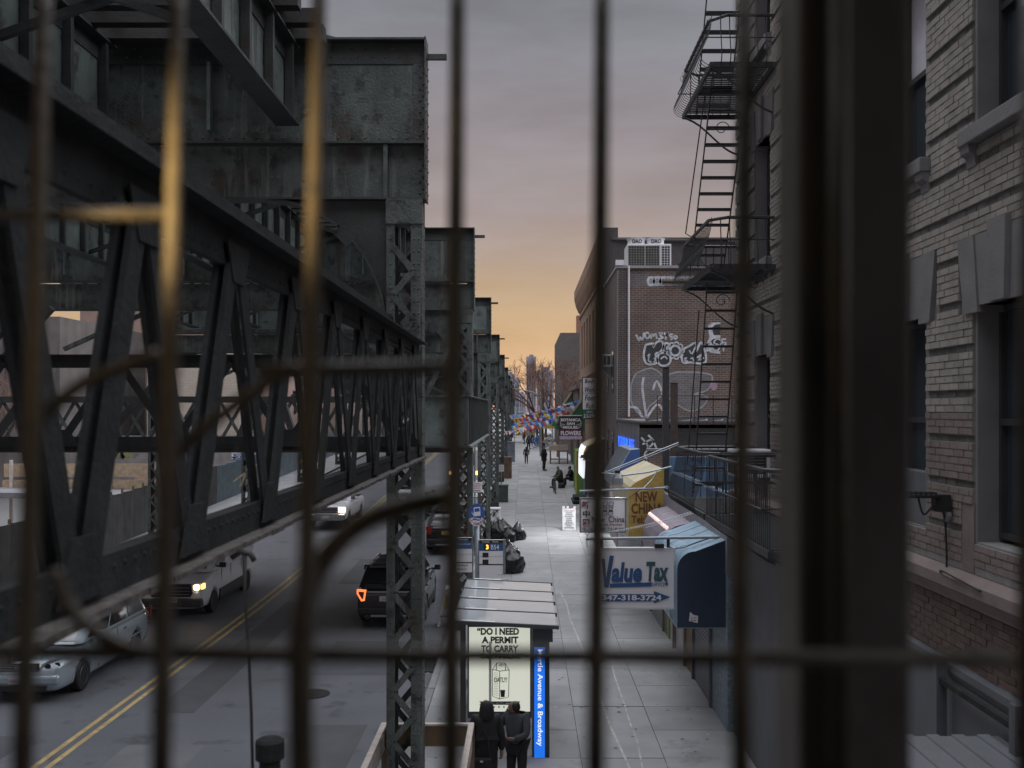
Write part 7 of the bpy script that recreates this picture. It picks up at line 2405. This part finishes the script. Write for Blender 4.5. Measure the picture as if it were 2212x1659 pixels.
def person(label, loc, rotz, scale=1.0, pose=None, coat=m_cloth_black, trousers=m_cloth_black, skin=m_skin, hat=None, hood=False, long_coat=False, hair=True, fingers=False, hair_long=False, bulk=1.0):
    t = thing('person', label, 'person', loc, rotz)
    t.scale = (scale,) * 3
    j = base_pose()
    if pose: j.update(pose)
    j = {k: Vector(v) for k, v in j.items()}
    ed, rad = list(EDG), dict(RAD)
    if fingers:
        for s, n in ((-1, 'L'), (1, 'R')):
            h, wv = j['hand' + n], j['wr' + n]
            d = (h - wv).normalized(); a = d.orthogonal().normalized(); b = d.cross(a)
            for f, (off, ln) in enumerate(((-.030, .075), (-.010, .088), (.010, .082), (.029, .064))):
                k1, k2 = 'f%d%s' % (f, n), 'g%d%s' % (f, n)
                j[k1] = h + a * off + d * ln * .55; j[k2] = h + a * off * 1.05 + d * ln + b * .02
                ed += [('hand' + n, k1), (k1, k2)]; rad[k1] = .0095; rad[k2] = .0075
            k1, k2 = 'th' + n, 'ti' + n
            j[k1] = h - d * .01 + a * -.048 + b * .015; j[k2] = j[k1] + d * .045 + b * .012
            ed += [('hand' + n, k1), (k1, k2)]; rad[k1] = .011; rad[k2] = .009
    skin_obj('body', j, ed, rad, skin, t)
    # trousers
    tj = {k: j[k] for k in ('pelvis', 'hipL', 'hipR', 'knL', 'knR', 'anL', 'anR')}
    skin_obj('trousers', tj, [('pelvis', 'hipL'), ('pelvis', 'hipR'), ('hipL', 'knL'), ('hipR', 'knR'), ('knL', 'anL'), ('knR', 'anR')],
             {'pelvis': .145, 'hipL': .105, 'hipR': .105, 'knL': .075, 'knR': .075, 'anL': .066, 'anR': .066}, trousers, t)
    for n in 'LR':
        a, b = j['an' + n], j['toe' + n]
        skin_obj('shoe', {'a': a + Vector((0, -.03, -.035)), 'b': a.lerp(b, .5) + Vector((0, 0, -.01)), 'c': b + Vector((0, .04, .005))}, [('a', 'b'), ('b', 'c')], {'a': .055, 'b': .052, 'c': .042}, m_black, t)
    cj = {k: j[k] for k in ('pelvis', 'spine', 'chest', 'shL', 'shR', 'elL', 'elR', 'wrL', 'wrR')}
    cj['collar'] = j['chest'].lerp(j['neck'], .8)
    ce = [('pelvis', 'spine'), ('spine', 'chest'), ('chest', 'collar'), ('chest', 'shL'), ('chest', 'shR'), ('shL', 'elL'), ('shR', 'elR'), ('elL', 'wrL'), ('elR', 'wrR')]
    cr = {'pelvis': .165 * bulk, 'spine': .15 * bulk, 'chest': (.185 * bulk, .145 * bulk), 'collar': .075, 'shL': .085 * bulk, 'shR': .085 * bulk, 'elL': .066, 'elR': .066, 'wrL': .050, 'wrR': .050}
    if long_coat:
        cj['hem'] = j['pelvis'].lerp((j['knL'] + j['knR']) / 2, .75); ce.append(('pelvis', 'hem')); cr['hem'] = .22; cr['pelvis'] = .19
    skin_obj('coat', cj, ce, cr, coat, t)
    hd, cw, nk = j['head'], j['crown'], j['neck']
    if hood:
        back = (hd - j['nose']).normalized()
        skin_obj('hood', {'a': nk.lerp(j['chest'], .45), 'b': nk + back * .03, 'c': hd + back * .045, 'd': cw + back * .03 + Vector((0, 0, .0))}, [('a', 'b'), ('b', 'c'), ('c', 'd')], {'a': .15, 'b': .125, 'c': .125, 'd': .085}, coat, t)
    elif hat is not None:
        skin_obj('hat', {'a': hd.lerp(cw, .55), 'b': cw + Vector((0, 0, .015))}, [('a', 'b')], {'a': .105, 'b': .085}, hat, t)
    elif hair:
        back = (hd - j['nose']).normalized()
        hj = {'a': cw + back * .012, 'b': hd + back * .045, 'c': nk + back * .05 + Vector((0, 0, .03))}
        he = [('a', 'b'), ('b', 'c')]; hr = {'a': .082, 'b': .092, 'c': .05}
        if hair_long: hj['d'] = j['chest'] + back * .14; he.append(('c', 'd')); hr['c'] = .08; hr['d'] = .06
        skin_obj('hair', hj, he, hr, m_hair, t)
    for s in (-1, 1):   # eyes
        f = (j['nose'] - hd).normalized(); a = Vector((0, 0, 1)).cross(f).normalized()
        c = hd + f * .078 + a * (.032 * s) + Vector((0, 0, .03))
        MB().lathe([(.001, -.009), (.011, 0), (.001, .009)], 8, c).build('eye', m_white, t, local=True)
    return t


walk = {'knL': (-.10, .13, .52), 'anL': (-.10, .20, .10), 'toeL': (-.10, .36, .06), 'knR': (.10, -.02, .50), 'anR': (.10, -.28, .16), 'toeR': (.11, -.14, .04),
        'elL': (-.25, -.08, 1.14), 'wrL': (-.26, -.05, .90), 'handL': (-.26, -.03, .81), 'elR': (.25, .06, 1.13), 'wrR': (.25, .20, .93), 'handR': (.24, .25, .85)}
lean = {'head': (.04, .06, 1.52), 'crown': (.05, .05, 1.64), 'nose': (.13, .13, 1.50), 'neck': (.02, .03, 1.43), 'elR': (.30, .06, 1.20), 'wrR': (.40, .16, 1.08), 'handR': (.45, .20, 1.04), 'elL': (-.24, .10, 1.14), 'wrL': (-.08, .26, 1.10), 'handL': (-.02, .29, 1.10)}
q = at(1050, 1521, 15.6)
person('person in a black hooded parka seen from behind, waiting in front of the lit poster', (q.x, 15.6, .13), R(8), 1.02, {'nose': (-.02, .115, 1.57)}, hood=True, fingers=True, bulk=1.18, long_coat=True)
q = at(1113, 1521, 15.9)
person('person in dark clothes with tied up hair, facing the hooded one', (q.x + .03, 15.95, .13), R(150), .98, lean, coat=m_cloth_dark, skin=m_skin2, fingers=True, bulk=1.1)
hb_ = thing('handbag', 'black handbag with a bright clasp hanging behind the hooded person', 'handbag', (0, 0, 0))
q = at(1040, 1640, 15.35)
hb_.location = q
MB().box(-.16, .16, -.05, .05, -.22, .02).build('bag_body', m_cloth_black, hb_, local=True, bevel=.03)
MB().tube([(-.13, 0, .02), (-.10, .03, .30), (.02, .05, .45), (.10, .03, .30), (.13, 0, .02)], .012, 5).build('strap', m_cloth_black, hb_, local=True)
MB().box(-.02, .03, -.06, -.0505, -.03, .0).build('clasp', m_chrome, hb_, local=True)
MB().box(-.155, -.12, -.06, -.0505, -.14, -.05).build('red_tag', bpy.data.materials['sign_red'], hb_, local=True)


def stand(label, x, yf, Y, rot, h_px, **k):
    q = at(x, yf, Y)
    z = gz(Y) + .135
    return person(label, (q.x, Y, z), rot, h_px * Y / F / 1.76, **k)


stand('tall man in a long dark jacket standing still, facing the shopfronts', 1175, 1011, 78, R(-70), 57, coat=m_cloth_black, hat=m_cloth_black, long_coat=True, bulk=1.1)
stand('woman in a dark jacket and tights walking away in the middle of the sidewalk', 1137, 992, 84, R(0), 39, pose=walk, coat=m_cloth_dark, hair_long=True)
stand('person with a backpack just beyond the walking woman', 1142, 972, 98, R(5), 36, pose=walk, coat=m_cloth_black)
stand('person in a blue jacket by the lit shop at the far end', 1147, 944, 120, R(180), 30, coat=m_cloth_blue, trousers=m_cloth_dark)
stand('person in dark clothes beside the blue hire bikes', 1160, 944, 118, R(120), 30, coat=m_cloth_dark, hat=m_grey_hat)
stand('person in a red jacket far down the sidewalk under the bunting', 1131, 948, 116, R(170), 30, pose=walk, coat=M('red_cloth', (.22, .04, .04), .85), trousers=m_cloth_dark)
stand('person in a pale coat far down the sidewalk near the lit shop', 1153, 942, 124, R(10), 28, coat=M('pale_cloth', (.35, .33, .31), .85), trousers=m_cloth_blue)
stand('person in an olive jacket passing the farthest hire bike', 1168, 946, 113, R(200), 31, pose=walk, coat=m_cloth_green)
for i, (x, Y, mm) in enumerate(((1166, 118, M('salmon_canvas', (.45, .22, .16), .7)), (1160, 128, M('cream_canvas', (.45, .40, .30), .7)))):
    q = at(x, 915, Y)
    um = thing('market_umbrella', ['salmon market umbrella beyond the hire bikes', 'cream market umbrella behind the salmon one'][i], 'umbrella', (q.x, Y, gz(Y)), 0, 'market umbrellas at the far end')
    MB().lathe([(1.3, 2.2), (1.25, 2.3), (.6, 2.6), (.02, 2.8), (.01, 2.72), (.6, 2.52), (1.22, 2.22)], 8, (0, 0, 0)).build('canopy', mm, um, local=True)
    MB().tube([(0, 0, .1), (0, 0, 2.7)], .03, 6).build('pole', m_grey, um, local=True)
for i, (x, Y, mm, lab) in enumerate(((1128, 112, 'flag_blue', 'blue canopied stall left of the lit shop at the far end'), (1176, 108, 'flag_red', 'red canopied stall against the shops beyond the hire bikes'), (1184, 100, 'flag_yellow', 'yellow canopied stall nearest the green awnings'), (1122, 126, 'flag_white', 'white canopied stall by the last railway columns'))):
    q = at(x, 915, Y); z0 = gz(Y) + .13
    ms = thing('market_stall', lab, 'stall', (q.x, Y, z0), 0, 'canopied stalls at the far end of the sidewalk')
    MB().prism([(-.95, 2.15), (.95, 2.15), (.80, 2.45), (0, 2.62), (-.80, 2.45)], 'y', -.7, .7).build('canopy', bpy.data.materials[mm], ms, local=True)
    for sx in (-.85, .85):
        for sy in (-.6, .6): MB().box(sx - .03, sx + .03, sy - .03, sy + .03, 0, 2.149).build('stall_pole', m_grey, ms, local=True)
    MB().box(-.8, .8, -.5, .5, .75, .85).build('table_top', m_wood, ms, local=True)
    for k in range(6): MB().box(-.72 + k * .25, -.52 + k * .25, -.4, .1, .851, 1.0 + .06 * (k % 3)).build('goods', bpy.data.materials[('flag_red', 'flag_yellow', 'flag_sky')[k % 3]], ms, local=True)
stand('person in a green coat standing by the blue canopied stall', 1133, 952, 109, R(90), 31, coat=m_cloth_green, trousers=m_cloth_dark)
stand('person in a mustard jacket walking between the far stalls', 1150, 951, 110, R(0), 31, pose=walk, coat=M('mustard_cloth', (.30, .20, .05), .85))
stand('person in a blue coat talking by the red canopied stall', 1170, 951, 106, R(-60), 32, coat=m_cloth_blue)
bp_ = MB().box(-.15, .15, -.12, .06, -.2, .22)
q = at(1142, 955, 97.7)
tag(bp_.build('backpack', m_cloth_dark, bevel=.05), 'dark backpack with a pale patch worn by the second walker', 'backpack').location = (q.x, 97.72, gz(98) + 1.46)
sit = {'pelvis': (0, 0, .50), 'spine': (0, .03, .68), 'chest': (0, .08, .88), 'neck': (0, .12, 1.03), 'head': (0, .17, 1.14), 'crown': (0, .18, 1.26), 'nose': (0, .27, 1.12)}
for s, n in ((-1, 'L'), (1, 'R')):
    sit.update({'sh' + n: (s * .17, .09, .98), 'el' + n: (s * .25, .18, .74), 'wr' + n: (s * .16, .38, .62), 'hand' + n: (s * .12, .45, .60), 'hip' + n: (s * .10, .03, .48), 'kn' + n: (s * .16, .44, .50), 'an' + n: (s * .16, .44, .09), 'toe' + n: (s * .17, .60, .035)})
YSI = 66.0
q = at(1200, 1020, YSI)
zsi = gz(YSI) + .135
person('person in an olive coat and pale knitted hat sitting on a crate by the shutters', (q.x + .35, YSI, zsi), R(110), 1.15, sit, coat=m_cloth_green, hat=m_grey_hat, bulk=1.2)
cr_ = thing('crate', 'dark crate used as a seat by the person in the knitted hat', 'crate', (q.x + .4, YSI, zsi))
for i in range(4): MB().box(-.22, .22, -.22, .22, .03 + i * .10, .09 + i * .10).build('crate_band', m_truss, cr_, local=True)
for sx in (-1, 1):
    for sy in (-1, 1): MB().box(sx * .2 - .02, sx * .2 + .02, sy * .2 - .02, sy * .2 + .02, 0, .40).build('crate_post', m_black, cr_, local=True)
person('person in dark clothes crouched on the step by the wall behind the seated one', (q.x + 1.15, YSI + 1.2, zsi), R(100), 1.1, sit, coat=m_cloth_black, bulk=1.1)


# =================================================================== bicycles
def bicycle(label, loc, rotz, paint, group=None, hire=False):
    t = thing('bicycle', label, 'bicycle', loc, rotz, group)
    for y in (-.52, .52):
        r = .33
        wh = MB().tube([(0, y + r * math.cos(a * .2618), .34 + r * math.sin(a * .2618)) for a in range(24)], .022, 5, closed=True).build('wheel', m_black, t, local=True)
        sp_ = MB()
        for k in range(10):
            a = k * .6283
            sp_.tube([(0, y, .34), (0, y + r * math.cos(a), .34 + r * math.sin(a))], .004, 3)
        sp_.build('spokes', m_grey, wh, local=True)
        MB().tube([(0, y + (r + .04) * math.cos(R(30 + 13 * k)), .34 + (r + .04) * math.sin(R(30 + 13 * k))) for k in range(11)], .025 if hire else .012, 5).build('mudguard', paint, t, local=True)
    fr = MB()
    for a, b in (((0, .52, .34), (0, .40, .90)), ((0, .42, .78), (0, -.05, .30)), ((0, -.05, .30), (0, -.20, .82)), ((0, -.05, .30), (0, -.52, .34)), ((0, -.17, .72), (0, -.52, .34)), ((0, .41, .80), (0, -.10, .45))):
        fr.tube([a, b], .03 if hire else .018, 6)
    fr.build('frame', paint, t, local=True)
    MB().box(-.07, .07, -.34, -.08, .84, .90).build('saddle', m_black, t, local=True, bevel=.02)
    MB().tube([(-.28, .30, 1.0), (-.12, .40, 1.02), (.12, .40, 1.02), (.28, .30, 1.0)], .015, 5).build('handlebar', m_black, t, local=True)
    MB().tube([(-.10, -.05, .20), (-.04, -.05, .30), (.04, -.05, .30), (.10, -.05, .40)], .012, 4).build('pedals', m_black, t, local=True)
    if hire:
        MB().box(-.15, .15, .48, .72, .80, .98).build('basket', paint, t, local=True, bevel=.02)
    return t


m_hire = M('hire_bike_blue', (.03, .12, .42), .45)
for i, (x, Y, lab) in enumerate(((1160, 101, 'blue hire bicycle, nearest of the docked row'), (1166, 103, 'blue hire bicycle, second of the docked row'), (1171, 105, 'blue hire bicycle, third of the docked row'), (1176, 107, 'blue hire bicycle, last of the docked row'))):
    q = at(x, 950, Y)
    bicycle(lab, (q.x, Y, gz(Y) + .13), R(75), m_hire, 'docked blue hire bicycles', True)
q = at(1199, 1030, 62)
bicycle('dark bicycle standing in front of the seated person', (q.x, 63, gz(63) + .13), R(4), m_p_black)
